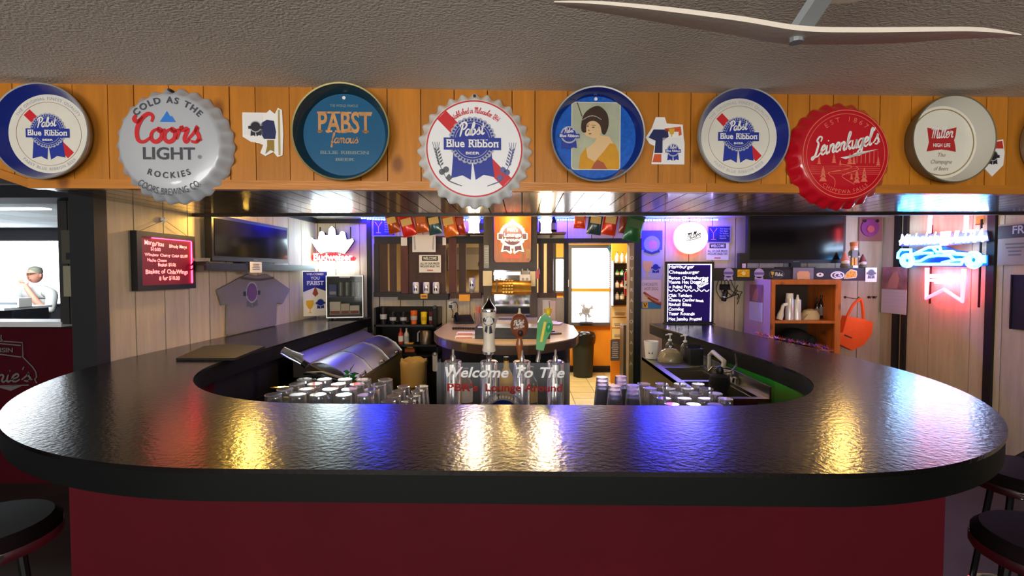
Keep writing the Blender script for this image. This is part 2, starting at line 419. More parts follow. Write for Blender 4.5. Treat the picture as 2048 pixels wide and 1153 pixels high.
PLANK = m('pale_wall_plank', (196, 182, 156), .6, var=.14, vscale=2.5, stretch=(9, 9, 1), rvar=.1, bump=.1, bscale=6)
POST = m('black_trim', (22, 22, 24), .55)
# left wall (behind the long arm of the bar)
wl = struct('wall_left')
planks(wl, 'y', XL, [2.55, 2.74, 2.97, 3.19, 3.40, 3.60, 3.82, 4.04, 4.3, 4.58, 4.85, 5.2], 0, ZI, PLANK)
MB().box(XL-.1, XL-.012, 2.55, 5.2, 0, ZI).build('backing', MATTE, wl)
tag(MB().box(XL-.11, XL+.02, 2.47, 2.55, 0, ZI).build('trim_1', POST), kind='structure')
# back wall
wb = struct('wall_back')
H1 = (bx(757), bx(982), bz(583), bz(486)); H2 = (bx(1074), bx(1134), bz(596), bz(487)); H3 = (bx(1134), bx(1263), 0, bz(487))
seams = [bx(p) for p in (634, 670, 719, 758, 800, 846, 892, 940, 985, 1030, 1074, 1134, 1182, 1225, 1274, 1327, 1374, 1420, 1465, 1512, 1560, 1606, 1660, 1705, 1752)]
planks(wb, 'x', YB, seams, 0, ZI, PLANK, holes=(H1, H2, H3))
planks(wb, 'x', YB, [bx(620), bx(634)], 0, ZI, PLANK)
seg = MB()
hole_cuts = sorted([bx(600), bx(1770)]+[h for ho in (H1, H2, H3) for h in ho[:2]])
for a, b in zip(hole_cuts[:-1], hole_cuts[1:]):
    mid = (a+b)/2; ho = [h for h in (H1, H2, H3) if h[0] < mid < h[1]]
    if not ho: seg.box(a, b, YB+.012, YB+.08, 0, ZI+.1)
    else:
        if ho[0][2] > 0: seg.box(a, b, YB+.012, YB+.08, 0, ho[0][2])
        seg.box(a, b, YB+.012, YB+.08, ho[0][3], ZI+.1)
seg.build('backing', MATTE, wb)
# right wall
wr = struct('wall_right')
planks(wr, 'y', XR, [1.0, 1.45, 1.9, 2.3, 2.75, 3.2, 3.62, 3.90, 4.17, 4.585, 4.90, 5.19], 0, ZI, PLANK)
MB().box(XR+.012, XR+.1, -4, 5.2, 0, ZC).build('backing', MATTE, wr)
for k, (px0, px1) in enumerate(((1752, 1761), (1789, 1800), (1807, 1815), (1975, 1991))):
    y0 = onX(px1, 544, XR-.02).y; y1 = onX(px0, 544, XR-.02).y
    tag(MB().box(XR-.035, XR-.011, y0, y1, .0, ZI).build('trim_%d' % (k+2), POST), kind='structure')
# dark top trim and corner posts on the back wall
tag(MB().box(bx(620), bx(737), YB-.035, YB-.011, bz(447), bz(439)).build('trim_6', POST), kind='structure')
tag(MB().box(bx(735), bx(743), YB-.05, YB-.011, .9, ZI).build('trim_7', POST), kind='structure')
tag(MB().box(XL+.011, XL+.04, 3.2, 5.16, bz(447), bz(436)).build('trim_8', POST), kind='structure')
# kitchen: orange wall, window, right cheek
KY = 7.5; ORANGE = m('orange_paint', (205, 132, 22), .6, var=.08, vscale=3)
def kx(px, Y=KY): return (px-1044)*Y/FPX
def kz(py, Y=KY): return 1.55+(544-py)*Y/FPX
wk = struct('wall_kitchen')
W0, W1, WZ0, WZ1 = kx(1143), kx(1219), kz(645), kz(497)
V0, V1, VZ0, VZ1 = kx(1100), kx(1133), kz(582), kz(519)
MB().box(-1.9, V0, KY, KY+.1, 0, 2.4).build('wall_panel', m('cream_paint', (176, 156, 112), .7), wk)
for x0, x1, z0, z1 in ((V0, W0, 0, VZ0), (V0, W0, VZ1, 2.4), (V1, W0, VZ0, VZ1), (W0, W1, 0, WZ0), (W0, W1, WZ1, 2.4), (W1, 3.0, 0, 2.4)):
    MB().box(x0, x1, KY, KY+.1, z0, z1).build('wall_panel', ORANGE, wk)
MB().box(-1.9, 3.0, KY-.012, KY, 0, .1).build('baseboard', POST, wk)
def win(name, x0, x1, z0, z1, Y, s, fr=.05):
    e = struct(name)
    MB().box(x0, x1, Y+.07, Y+.08, z0, z1).build('pane', glow('daylight_pane', (235, 243, 255), s), e)
    f = MB(); f.box(x0-fr, x0, Y-.03, Y+.06, z0-fr, z1+fr).box(x1, x1+fr, Y-.03, Y+.06, z0-fr, z1+fr)
    f.box(x0, x1, Y-.03, Y+.06, z1, z1+fr).box(x0-.02, x1+.02, Y-.05, Y+.06, z0-fr, z0)
    f.build('window_frame', m('window_frame_grey', (72, 68, 66), .6), e)
    return e
w1 = win('window_1', W0, W1, WZ0, WZ1, KY, 6.5, .05)
MB().box(W0, W1, KY-.01, KY+.05, kz(584), kz(577)).build('sash_rail', ORANGE, w1)
sl = MB().box(0, .17, -.012, .012, -.0015, .0015).data('blind_slat'); sl.materials.append(m('blind', (190, 200, 230), .6))
for i in range(19): put('blind_slat', sl, w1, (kx(1203), KY-.02, kz(505)-i*.029), rot=(R(28), 0, 0))
MB().tube([(kx(1224), KY-.06, kz(497)), (kx(1226), KY-.06, kz(560)), (kx(1222), KY-.06, kz(660))], .004, 6).build('blind_cord', CREAM, w1)
w2 = win('window_2', V0, V1, VZ0, VZ1, KY, 6.5, .03)
ck = struct('wall_kitchen_right')
MB().box(1.62, 1.7, 5.3, KY, 0, 2.4).build('wall_panel', ORANGE, ck)
cl = struct('wall_kitchen_left'); MB().box(-1.95, -1.87, 5.3, KY, 0, 2.4).build('wall_panel', m('cream_paint'), cl)
# doorway frame
d1 = struct('door_1')
MB().box(bx(1265), bx(1279), YB-.05, YB+.1, 0, bz(480)).build('door_post', POST, d1)
MB().box(bx(1074), bx(1279), YB-.045, YB+.09, bz(487), bz(478)).build('door_header', POST, d1)
MB().box(bx(1128), bx(1136), YB-.03, YB+.09, 0, bz(487)).build('door_post', POST, d1)
jb = MB().box(bx(1256), bx(1265), YB-.04, YB+.09, 0, bz(487)).build('jamb_board', m('jamb_wood', (150, 128, 92), .6, var=.25, vscale=6), d1)
jl = MB()
for i, c in enumerate('OVERALOVAVA'): letters(jl, c, .036, bx(1260.5), bz(520+i*21), YB-.0415, bold=True)
jl.build('painted_letters', CREAM, jb)

# left: dark partition, burgundy wainscot, bright next room
YP = 3.5
wp = struct('wall_partition')
BURG = m('burgundy_paint', (70, 5, 17), .65, var=.1, vscale=4, spec=.15)
def lx(px, Y=YP): return (px-1044)*Y/FPX
def lz(py, Y=YP): return 1.55+(544-py)*Y/FPX
PANEL = m('dark_panelling', (50, 49, 46), .6, var=.2, vscale=3, stretch=(8, 8, 1))
planks(wp, 'x', YP, [lx(113), lx(134), lx(155), lx(176), lx(196), lx(215)], lz(650), 2.3, PANEL, th=.1)
MB().box(-6.5, XL-.12, YP-.05, YP+.05, 0, lz(658)).build('wainscot', BURG, wp)
MB().box(-6.5, lx(118), YP-.06, YP+.16, lz(655), lz(645)).build('window_sill', m('white_sill', (228, 230, 232), .4), wp)
MB().box(-6.5, XL-.1, YP-.2, YP+.1, lz(402), 2.32).build('header_beam', m('dark_beam', (34, 36, 40), .6), wp)
YN = 8.2
wn = struct('wall_next_room')
def nx(px): return lx(px, YN)
def nz(py): return lz(py, YN)
DK = m('dark_room_wall', (58, 54, 60), .7)
for x0, x1, z0, z1 in ((-12, nx(-140), 0, 2.32), (nx(113), -2.4, 0, 2.32), (nx(-140), nx(113), nz(481), 2.32), (nx(-140), nx(113), 0, nz(609))):
    MB().box(x0, x1, YN, YN+.1, z0, z1).build('wall_panel', DK, wn)
w3 = win('window_3', nx(-140), nx(113), nz(609), nz(481), YN, 5.0, .02)
nc = struct('ceiling_next_room')
MB().box(-12, XL-.12, 2.5, 8.4, 2.32, 2.36).build('backing', MATTE, nc)
ct = MB().box(.006, .594, .006, .594, 0, .02).data('ceiling_tile'); ct.materials.append(m('ceiling_tile_white', (196, 204, 204), .8, rvar=.1))
for i in range(14):
    for j in range(8):
        x = -11+i*.6; y = 3.6+j*.6
        if x < XL-.7 and y < 8: put('ceiling_tile', ct, nc, (x, y, 2.3))
MB().box(-6.4, -4.6, 4.3, 4.42, 2.285, 2.3).build('fluorescent_tube', glow('tube_glow', (240, 250, 255), 5), nc)
MB().box(-8.0, -5.6, 5.6, 5.72, 2.285, 2.3).build('fluorescent_tube', glow('tube_glow', (240, 250, 255), 5), nc)

# ---------------------------------------------------------------- soffit
so = struct('wall_soffit')
PINE = knotty('knotty_pine', (190, 120, 36), (96, 46, 14), coat=.5, rough=.3)
SX = (1, FS, 0)
SZ0 = 1.838
soff = struct('trim_soffit_face', (0, F0, 0), FANG)
cs = math.cos(FANG)
random.seed(3)
x = -1.93
edge = [(-1.93, 1.92), (-1.70, SZ0+.03)]            # the sloped lower left end
while x < 2.6:
    wdt = random.choice((.082, .088, .094, .118))
    x1 = x+wdt
    zb = SZ0+.03
    if x < -1.70: zb = max(zb, 1.92-(x+1.93)*(1.92-SZ0)/.23)
    zb2 = SZ0+.03 if x1 > -1.70 else max(SZ0+.03, 1.92-(x1+1.93)*(1.92-SZ0)/.23)
    L = wdt/2-.0015
    MB().prism([(-L, zb-2.0), (L, zb2-2.0), (L, ZC-2.0), (-L, ZC-2.0)], 0, .018).build('plank', PINE, soff, loc=(x+wdt/2, random.uniform(-.0015, .0015), 2.0))
    x = x1
for a, b in ((-1.70, .667), (.669, 2.6)):
    MB().box(-(b-a)/2, (b-a)/2, -.012, .02, -.016, .016).build('bottom_board', knotty('knotty_pine_trim', (190, 120, 40), (96, 46, 14), stretch=(1.3, 14, 14), coat=.6, rough=.28), soff, loc=((a+b)/2, 0, SZ0+.016))
MB().prism([(-1.93, 1.92), (-1.7, SZ0), (-1.7, SZ0+.03), (-1.93, 1.95)], -.01, .02).build('bottom_board', MATS['knotty_pine_trim'], soff)
MB().box(-1.93, 2.6, .02, .05, SZ0+.02, ZC).build('backing', DKWOOD, soff)
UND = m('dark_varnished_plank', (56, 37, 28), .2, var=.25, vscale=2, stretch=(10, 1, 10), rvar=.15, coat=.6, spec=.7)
SU = 1.93; SR = 3.22
x = XL+.02
k = 0
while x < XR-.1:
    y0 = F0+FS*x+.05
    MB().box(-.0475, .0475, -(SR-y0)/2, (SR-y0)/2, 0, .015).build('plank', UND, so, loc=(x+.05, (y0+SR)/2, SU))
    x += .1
MB().box(XL+.02, XR-.05, 2.0, SR, SU+.017, SU+.05).build('backing', MATTE, so)
MB().box(XL+.02, XR-.05, SR, SR+.03, SU-.012, ZI).build('rear_board', m('dark_rear_board', (46, 36, 30), .4), so)

# ---------------------------------------------------------------- bar counter
ZT = 1.07
def arc_pts(cx, cy, rx, ry, a0, a1, n=48): return [(cx+rx*math.cos(R(a0+(a1-a0)*i/n)), cy+ry*math.sin(R(a0+(a1-a0)*i/n))) for i in range(n+1)]
outer = [(XL+.015, 5.16), (XL+.015, 2.9)]+arc_pts(-.75, 2.68, 1.45, 1.522, 182, 270)+arc_pts(.72, 2.5, 1.14, 1.342, 270, 362)+[(1.86, 2.75), (1.74, 4.1), (1.715, 4.55)]
inner = [(-1.607, 5.16), (-1.607, 2.75)]+arc_pts(-.75, 2.6, .857, .856, 184, 270)+arc_pts(.72, 2.42, .60, .674, 270, 356)+[(1.325, 2.6), (1.28, 3.25), (1.2, 4.2), (1.185, 4.55)]
def band(mb, A, B, z0, z1):
    """closed band between an outer and an inner line, both resampled to the same count"""
    def res(P, n):
        P = [Vector(p) for p in P]; L = [0]
        for a, b in zip(P, P[1:]): L.append(L[-1]+(b-a).length)
        out = []
        for i in range(n):
            t = L[-1]*i/(n-1); j = max(k for k in range(len(L)) if L[k] <= t+1e-9); j = min(j, len(P)-2)
            q = (t-L[j])/max(L[j+1]-L[j], 1e-9); out.append(P[j].lerp(P[j+1], q))
        return out
    n = 240; a = res(A, n); b = res(B, n)
    vs = [(p.x, p.y, z) for z in (z0, z1) for P in (a, b) for p in P]
    i0, i1, i2, i3 = 0, n, 2*n, 3*n; fs = []
    for i in range(n-1):
        fs += [(i2+i, i2+i+1, i3+i+1, i3+i), (i0+i, i1+i, i1+i+1, i0+i+1), (i0+i, i0+i+1, i2+i+1, i2+i), (i1+i, i3+i, i3+i+1, i1+i+1)]
    fs += [(i0, i2, i3, i1), (i0+n-1, i1+n-1, i3+n-1, i2+n-1)]
    return mb.add(vs, fs)
bar = thing('bar_counter', 'long black glossy horseshoe bar counter with burgundy front panel', 'bar', (0, 1.16, 0))
BARTOP = m('black_epoxy', (11, 9, 9), .2, bump=.10, bscale=70, coat=.0, spec=1.0)
def off(o): o.location = (0, -1.16, 0); return o
off(band(MB(), outer, inner, ZT-.012, ZT).build('counter_top', BARTOP, bar))
def shrink(P, d):
    out = []
    for i, p in enumerate(P):
        a = Vector(P[max(i-1, 0)]); b = Vector(P[min(i+1, len(P)-1)]); t = (b-a).normalized(); n = Vector((-t.y, t.x))
        out.append(tuple(Vector(p)+n*d))
    return out
EDGE = m('black_laminate_edge', (5, 8, 7), .55, spec=.2)
off(band(MB(), shrink(outer, .004), shrink(outer, .03), ZT-.083, ZT-.012).build('front_edge', EDGE, bar, smooth=True))
off(band(MB(), shrink(inner, -.03), shrink(inner, -.003), ZT-.095, ZT-.012).build('rear_edge', EDGE, bar, smooth=True))
base_o = [(XL+.03, 5.1), (XL+.06, 2.75), (-1.98, 2.14), (-1.22, 1.27), (1.10, 1.27), (1.70, 2.02), (1.74, 2.75), (1.65, 4.5)]
base_i = [(-1.75, 5.1), (-1.75, 2.75), (-1.6, 2.3), (-1.05, 1.55), (.95, 1.55), (1.35, 2.2), (1.42, 2.75), (1.33, 4.5)]
for k in range(len(base_o)-1):
    a, b, c, d = base_o[k], base_o[k+1], base_i[k+1], base_i[k]
    off(MB().slab([a, b, c, d], 0, ZT-.083).build('front_panel' if k == 3 else 'side_panel', BURG, bar))
# mat folded over the arm of the bar
pm = [onZ(px, py, ZT) for px, py in ((352, 722), (408, 697), (455, 693), (530, 697), (470, 722))]
o = MB().slab([(p.x, p.y) for p in pm], ZT+.001, ZT+.014).build('bar_mat', m('dark_rubber_mat', (20, 14, 12), .6))
tag(o, 'dark brown rubber mat lying on the bar arm below the menu board', 'mat')
# ================================================================== SIGNS ON THE SOFFIT
S = F0/FPX                                     # metres per pixel on the soffit face (middle)
def fsign(name, label, cat, px, py, offs, group=None):
    p = onF(px, py, offs); t = thing(name, label, cat, p, FANG, group); return t, (p.y/FPX)
def scallop(n, r, a, cx=0, cz=0, k=4): return [(cx+(r+a*abs(math.cos(n*math.pi*i/(n*k))))*math.cos(2*math.pi*i/(n*k)), cz+(r+a*abs(math.cos(n*math.pi*i/(n*k))))*math.sin(2*math.pi*i/(n*k))) for i in range(n*k)]
def cap_body(R0, n, dep, mat, parent, amp=.022):
    """crown-cork sign: domed face, rolled shoulder, fluted skirt"""
    N = n*8
    rings = [(0, .0, 0, 0), (.55, -.0, 0, 0), (.80, .002, 0, 0), (.845, .008, .0, 0), (.875, .02, .004, .002), (.91, .036, .012, .004), (.955, .055, amp*.8, .006), (.985, .068, amp, .006), (.99, .078, amp, .006)]
    vs = [(0, 0, 0)]; fs = []
    for rr, y, a, b in rings[1:]:
        for i in range(N):
            th = 2*math.pi*i/N; c = math.cos(n*th); r = R0*(rr+a*c)
            vs.append((r*math.cos(th), y*dep/.078-b*c*.6, r*math.sin(th)))
    for i in range(N): fs.append((0, 1+(i+1) % N, 1+i))
    for j in range(len(rings)-2):
        o = 1+j*N
        for i in range(N): fs.append((o+i, o+(i+1) % N, o+N+(i+1) % N, o+N+i))
    return MB().add(vs, fs).build('cap_body', mat, parent, smooth=True)
def tray_body(R0, dep, rimmat, facemat, parent, lip, rin=.83):
    prof = [(R0*rin, 0), (R0*.90, -dep*.45), (R0*.965, -dep), (R0*.995, -dep*1.02), (R0, -dep*.95), (R0*.97, -dep*.6), (R0*.88, .006)]
    MB().lathe(prof[:3], 64, M=Matrix(((1,0,0,0),(0,0,1,0),(0,1,0,0),(0,0,0,1))), caps=False).build('rim_wall', rimmat, parent, smooth=True)
    MB().lathe(prof[2:], 64, M=Matrix(((1,0,0,0),(0,0,1,0),(0,1,0,0),(0,0,0,1))), caps=False).build('rim_lip', lip, parent, smooth=True)
    return MB().prism(circ(0, 0, R0*rin, 64), 0, .004).build('tray_face', facemat, parent)
def emblem(parent, cx, cz, s, y, full=True, dark=BLUE, white=WHITE, ring=SILVER, words=True, band=True, wordmat=None):
    """ribbon rosette: toothed disc, band across it, two tails; s = rosette radius"""
    e = MB().prism([(cx-.85*s, cz-.5*s), (cx-.02*s, cz-.95*s), (cx-.08*s, cz-1.75*s), (cx-.45*s, cz-1.55*s), (cx-.95*s, cz-1.68*s)], y, y+.0006)
    e.prism([(cx+.85*s, cz-.5*s), (cx+.02*s, cz-.95*s), (cx+.14*s, cz-1.75*s), (cx+.5*s, cz-1.52*s), (cx+.98*s, cz-1.62*s)], y, y+.0006)
    tails = e.build('ribbon_tails', dark, parent)
    ros_ = MB().prism(circ(cx, cz, s*.86, 36), y-.0010, y-.0004).build('rosette', dark, parent)
    MB().prism(scallop(26, s*1.0, s*.07, cx, cz), y-.0005, y).build('rosette_edge', ring, ros_)
    if full:
        t = MB()
        for i in range(40):
            a = 2*math.pi*i/40; t.add([(cx+r*s*math.cos(a+q), y-.0008, cz+r*s*math.sin(a+q)) for r, q in ((.88, -.045), (.98, -.05), (.98, .05), (.88, .045))], [(0,1,2,3)])
        t.build('rosette_teeth', dark, ros_)
    if full:
        MB().ring(cx, cz, s*.76, s*.785, y-.0012, y-.0010, 40).build('rosette_ring', ring, ros_)
    if band: MB().prism(rect(cx-1.28*s, cx+1.28*s, cz-.42*s, cz+.12*s), y-.0016, y-.0012).build('name_band', dark, ros_)
    if words:
        wm = wordmat or white
        w_ = MB(); script(w_, 'Pabst', s*.27, cx-.04*s, cz+.24*s, y-.0022, s*.085, width=1.12*s, slope=.09)
        letters(w_, 'Blue Ribbon', s*.34, cx, cz-.30*s, y-.0022, True, width=2.35*s, serif=1 if full else 0)
        if full: letters(w_, 'BEER', s*.11, cx, cz-.62*s, y-.0022, True, width=.62*s)
        w_.build('lettering', wm, ros_)
def diag(parent, R0, y, w0, gap, mat=RED, cx=0, cz=0):
    """red bar crossing behind the rosette, upper left to lower right"""
    d = Vector((-.70, .714)); n = Vector((.714, .70))
    for a, b in ((gap, R0), (-R0, -gap)):
        P = [d*a+n*w0, d*b+n*w0, d*b-n*w0, d*a-n*w0]; MB().prism([(cx+p.x, cz+p.y) for p in P], y, y+.0005).build('diagonal_bar', mat, parent)

TIN = m('tray_silver_rim', (170, 170, 166), .35, .7)
# --- ribbon tray, far left
CREAMT = m('cream_enamel', (226, 222, 208), .25, coat=.3, var=.04, vscale=8)
BLUET = m('blue_enamel', (30, 44, 128), .25, coat=.4)
BROWNT = m('worn_brown_tin', (110, 92, 70), .5, .3, var=.3, vscale=12)
def ribbon_tray(label, px, py, rpx, small=1.0):
    t, s = fsign('beer_tray', label, 'tray', px, py, .012, 'round tin trays on the soffit'); R0 = rpx*s
    tray_body(R0, .036, BLUET, CREAMT, t, TIN)
    r = R0*.83
    MB().ring(0, 0, r*.80, r*.808, -.0008, 0, 56).build('ring_line', m('thin_red_line', (150, 90, 84), .5), t)
    diag(t, r*.76, -.0008, r*.105, r*.2)
    wt = MB()
    letters(wt, 'THE ORIGINAL FINEST QUALITY', r*.075, 0, 0, -.001, False, arc=(0, 0, r*.86, 90, 1), sp=.08)
    wt.build('rim_print', SILVER, t); wt = MB(); letters(wt, 'PABST BLUE RIBBON BEER', r*.075, 0, 0, -.001, False, arc=(0, 0, r*.93, -90, -1), sp=.1)
    wt.build('rim_print', SILVER, t)
    emblem(t, -.02*r, r*.08, r*.42, -.0012)
    return t
ribbon_tray('cream tin tray with blue ribbon rosette beside the silver-white cap sign', 98, 268, 95)
ribbon_tray('cream ribbon-rosette tray with blue rim hung next to the red cap sign', 1478, 275, 91)
# --- silver-white cap
SILV = m('silver_white_enamel', (184, 188, 194), .34, .1, coat=.3)
t, s = fsign('bottle_cap_sign', 'large silver-white bottle cap sign with red script and blue mountain', 'sign', 337, 288, .05, 'bottle cap signs on the soffit'); R0 = 118*s
cap_body(R0, 26, .046, SILV, t)
y = -.002; GR = m('charcoal_print', (66, 70, 78), .5)
w_ = MB(); script(w_, 'Coors', R0*.225, -.03*R0, .03*R0, y, R0*.075, width=1.12*R0, slope=.0); w_.build('script_name', RED, t)
wb_ = MB(); letters(wb_, 'LIGHT', R0*.2, 0, -.26*R0, y, True, width=.88*R0); letters(wb_, '®', R0*.06, .52*R0, -.25*R0, y, False); wb_.build('lettering', GR, t)
wb_ = MB(); letters(wb_, 'COLD AS THE', R0*.105, 0, 0, y, True, arc=(0, 0, R0*.69, 90, 1), sp=.14)
wb_.build('lettering', GR, t); wb_ = MB(); letters(wb_, 'ROCKIES', R0*.10, 0, 0, y, True, arc=(0, R0*.42, R0*1.0, -90, -1), sp=.22)
wb_.build('lettering', GR, t); wb_ = MB(); letters(wb_, 'COORS BREWING CO.', R0*.115, 0, 0, y, False, arc=(0, R0*.0, R0*.87, -90, -1), width=R0*1.16)
wb_.build('lettering', GR, t)
MB().prism([(-.13*R0, .37*R0), (.13*R0, .37*R0), (.07*R0, .47*R0), (.04*R0, .46*R0), (-.01*R0, .55*R0), (-.06*R0, .47*R0)], y, y+.001).build('mountain_mark', m('sky_blue_print', (36, 120, 214), .5), t)
MB().prism(circ(0, R0*.93, .005, 12), .008, .03).build('nail', DARKP, t)
# --- teal tray
t, s = fsign('beer_tray', 'dark teal tin tray with worn orange block letters', 'tray', 689, 270, .012, 'round tin trays on the soffit'); R0 = 95*s
TEAL = m('teal_enamel', (28, 92, 132), .22, coat=.5, var=.08, vscale=5)
tray_body(R0, .045, m('dark_teal_enamel', (24, 50, 58), .3, coat=.4), TEAL, t, m('brass_lip', (140, 130, 84), .4, .6), .85)
r = R0*.85; OR = m('worn_orange_print', (196, 140, 84), .6, var=.25, vscale=30); TAN = m('worn_tan_print', (120, 140, 140), .6)
text('block_name', 'PABST', r*.50, 0, .06*r, -.001, OR, t, bold=True, width=1.32*r, serif=1)
w_ = MB(); script(w_, 'famous', r*.12, 0, -.20*r, -.001, r*.03, width=.66*r)
w_.build('script_word', OR, t)
w_ = MB(); letters(w_, 'BLUE RIBBON', r*.075, 0, -.47*r, -.001, True, width=1.2*r, serif=1); w_.build('small_print', TAN, t); w_ = MB(); letters(w_, 'BEER', r*.075, 0, -.64*r, -.001, True, width=.46*r, serif=1); w_.build('small_print', TAN, t)
w_ = MB(); letters(w_, 'THE WORLD FAMOUS', r*.06, 0, .68*r, -.001, True, width=.68*r); w_.build('small_print', TAN, t)
MB().prism(circ(-.0, .9*r, .006, 12), -.003, 0).build('rivet', WHITE, t)
# --- white ribbon cap
t, s = fsign('bottle_cap_sign', 'white bottle cap sign with red ring and big blue ribbon rosette', 'sign', 949, 298, .05, 'bottle cap signs on the soffit'); R0 = 115*s
cap_body(R0, 28, .046, m('white_enamel', (226, 228, 226), .25, coat=.6), t, .03)
MB().ring(0, 0, R0*.805, R0*.828, -.0014, -.0004, 72).build('red_ring', RED, t)
MB().prism(circ(0, 0, R0*.805, 64), -.0008, 0).build('white_field', m('bright_white_enamel', (242, 242, 244), .25, coat=.5), t)
diag(t, R0*.80, -.0012, R0*.105, R0*.28)
emblem(t, -.035*R0, R0*.14, R0*.385, -.0022)
w_ = MB(); script(w_, 'Established in Milwaukee 1844', R0*.05, 0, 0, -.002, R0*.012, arc=(0, .05*R0, R0*.56, 90), width=R0*.86)
w_.build('arched_script', RED, t)
def hop(sx):
    g = MB()
    st = [(sx*R0*.22, -R0*.64), (sx*R0*.45, -R0*.55), (sx*R0*.55, -R0*.38), (sx*R0*.62, -R0*.22), (sx*R0*.66, 0)]
    g.stroke(st[:2], R0*.012, -.0022, False); g.stroke(st, R0*.01, -.0022)
    for i in range(6):
        z = -R0*(.30-i*.05); x = sx*R0*(.585+i*.013)
        for q in (-1, 1): g.prism([(x, z), (x+q*R0*.045, z+R0*.03), (x+q*R0*.05, z+R0*.07), (x+q*R0*.01, z+R0*.04)], -.0022, -.0018)
    for i in range(4): g.stroke([(sx*R0*(.62+i*.025), R0*.0), (sx*R0*(.60+i*.04), R0*.11)], R0*.008, -.0022, False)
    for x, z in ((.49, -.36), (.56, -.40)): g.prism(circ(sx*R0*x, R0*z, R0*.055, 8), -.0022, -.0018)
    g.prism([(sx*R0*.38, -R0*.5), (sx*R0*.44, -R0*.43), (sx*R0*.50, -R0*.5), (sx*R0*.44, -R0*.56)], -.0022, -.0018)
    return g
hop(-1).build('barley_sprig', GREYP, t); hop(1).build('barley_sprig', m('lilac_grey_print', (96, 98, 150), .5), t)
MB().prism(circ(0, R0*.93, .005, 12), .012, .03).build('nail', DARKP, t)
# --- portrait tray
t, s = fsign('beer_tray', 'bright blue tin tray with vintage portrait of a woman in yellow dress', 'tray', 1191, 275, .012, 'round tin trays on the soffit'); R0 = 92*s
BB = m('cobalt_enamel', (20, 92, 190), .25, coat=.5, var=.25, vscale=60)
tray_body(R0, .045, m('deep_blue_enamel', (22, 36, 120), .25, coat=.5), BB, t, TIN, .87)
r = R0*.87; px0, px1, pz0, pz1 = -.60*r, .62*r, -.80*r, .86*r
MB().prism(rrect(px0, px1, pz0, pz1, .08*r), -.0006, 0).build('portrait_border', CREAM, t)
MB().prism(rrect(px0+.02*r, px1-.02*r, pz0+.02*r, pz1-.02*r, .07*r), -.0010, -.0005).build('portrait_ground', m('sage_paint', (172, 176, 150), .6, var=.12, vscale=14), t)
def P2(pts): return [(x*r, z*r) for x, z in pts]
DRESS = m('mustard_print', (206, 146, 24), .6, var=.12, vscale=20); SKIN = m('painted_skin', (222, 186, 136), .6); HAIR = m('painted_brown_hair', (62, 42, 30), .7, var=.2, vscale=30)
def smooth(pts, closed=True):
    q = crom([pts[-1]]+pts+[pts[0], pts[1]]); return [(p.x*r, p.y*r) for p in q[5:-5]]
MB().prism(P2([(-.40, -.78), (-.36, -.5), (-.22, -.28), (-.02, -.12), (.06, .06), (.34, .02), (.42, -.12), (.5, -.4), (.3, -.78)]), -.0014, -.0009).build('portrait_bust', SKIN, t)
MB().prism(P2([(-.42, -.78), (-.38, -.45), (-.24, -.25), (-.2, -.5), (-.02, -.6), (.2, -.35), (.36, -.14), (.5, -.17), (.58, -.4), (.59, -.78)]), -.0018, -.0013).build('portrait_dress', DRESS, t)
MB().prism(P2([(.05, -.55), (.2, -.62), (.3, -.78), (-.1, -.78), (-.05, -.66)]), -.0021, -.0017).build('portrait_roses', m('painted_rose', (170, 84, 56), .6), t)
MB().prism(smooth([(-.20, .02), (.02, -.02), (.14, .14), (.16, .34), (.0, .46), (-.2, .44), (-.30, .24), (-.28, .1)]), -.0021, -.0015).build('portrait_face', SKIN, t)
MB().prism(smooth([(-.36, .30), (-.34, .14), (-.24, .12), (-.22, .32), (-.06, .40), (.1, .30), (.16, .10), (.24, .08), (.32, .30), (.28, .58), (.08, .76), (-.14, .70), (-.30, .54)]), -.0026, -.0021).build('portrait_hair', HAIR, t)
f = MB()
for x, z, w_, h_ in ((-.2, .27, .035, .012), (-.06, .24, .035, .012), (-.14, .08, .04, .012), (-.17, .165, .012, .02)): f.prism(circ(x*r, z*r, w_*r, 10, h_*r), -.0028, -.0024)
f.stroke(P2([(-.26, .315), (-.16, .32)]), .01*r, -.0027, False); f.stroke(P2([(-.1, .29), (0, .285)]), .01*r, -.0027, False)
f.stroke(P2([(-.34, .50), (-.46, .84)]), .02*r, -.0027, False); f.build('portrait_features', m('painted_umber', (84, 50, 34), .6), t)
b_ = MB()
for i in range(16): b_.prism(circ((-.32+i*.03)*r, (.42+.10*math.sin(i*.2))*r, .011*r, 6), -.0031, -.0026)
b_.build('portrait_beads', CREAM, t)
emblem(t, -.66*r, .05*r, r*.2, -.004, full=False)
MB().prism(circ(0, .93*r, .006, 12), -.003, 0).build('rivet', WHITE, t)
# --- red cap
t, s = fsign('bottle_cap_sign', 'glossy red bottle cap sign with white script and river landscape', 'sign', 1691, 309, .05, 'bottle cap signs on the soffit'); R0 = 106*s
REDE = m('red_enamel', (196, 18, 36), .2, coat=.8)
cap_body(R0, 24, .046, REDE, t, .018)
LR = m('salmon_print', (232, 116, 92), .5)
q = MB(); q.ring(0, 0, R0*.80, R0*.815, -.0014, -.0002, 64).ring(0, 0, R0*.735, R0*.745, -.0014, -.0002, 64)
letters(q, 'EST 1867', R0*.09, 0, 0, -.0014, False, arc=(0, 0, R0*.60, 90, 1), sp=.35)
letters(q, 'CHIPPEWA FALLS', R0*.07, 0, 0, -.0014, False, arc=(0, 0, R0*.72, -90, -1), sp=.12)
q.build('ring_print', LR, t)
g = MB()
def tree(x, z, h):
    for k in range(3): g.prism([((x-h*.26*(1-k*.25))*R0, (z+h*.28*k)*R0), ((x+h*.26*(1-k*.25))*R0, (z+h*.28*k)*R0), (x*R0, (z+h*(.45+.28*k))*R0)], -.0014, -.0004)
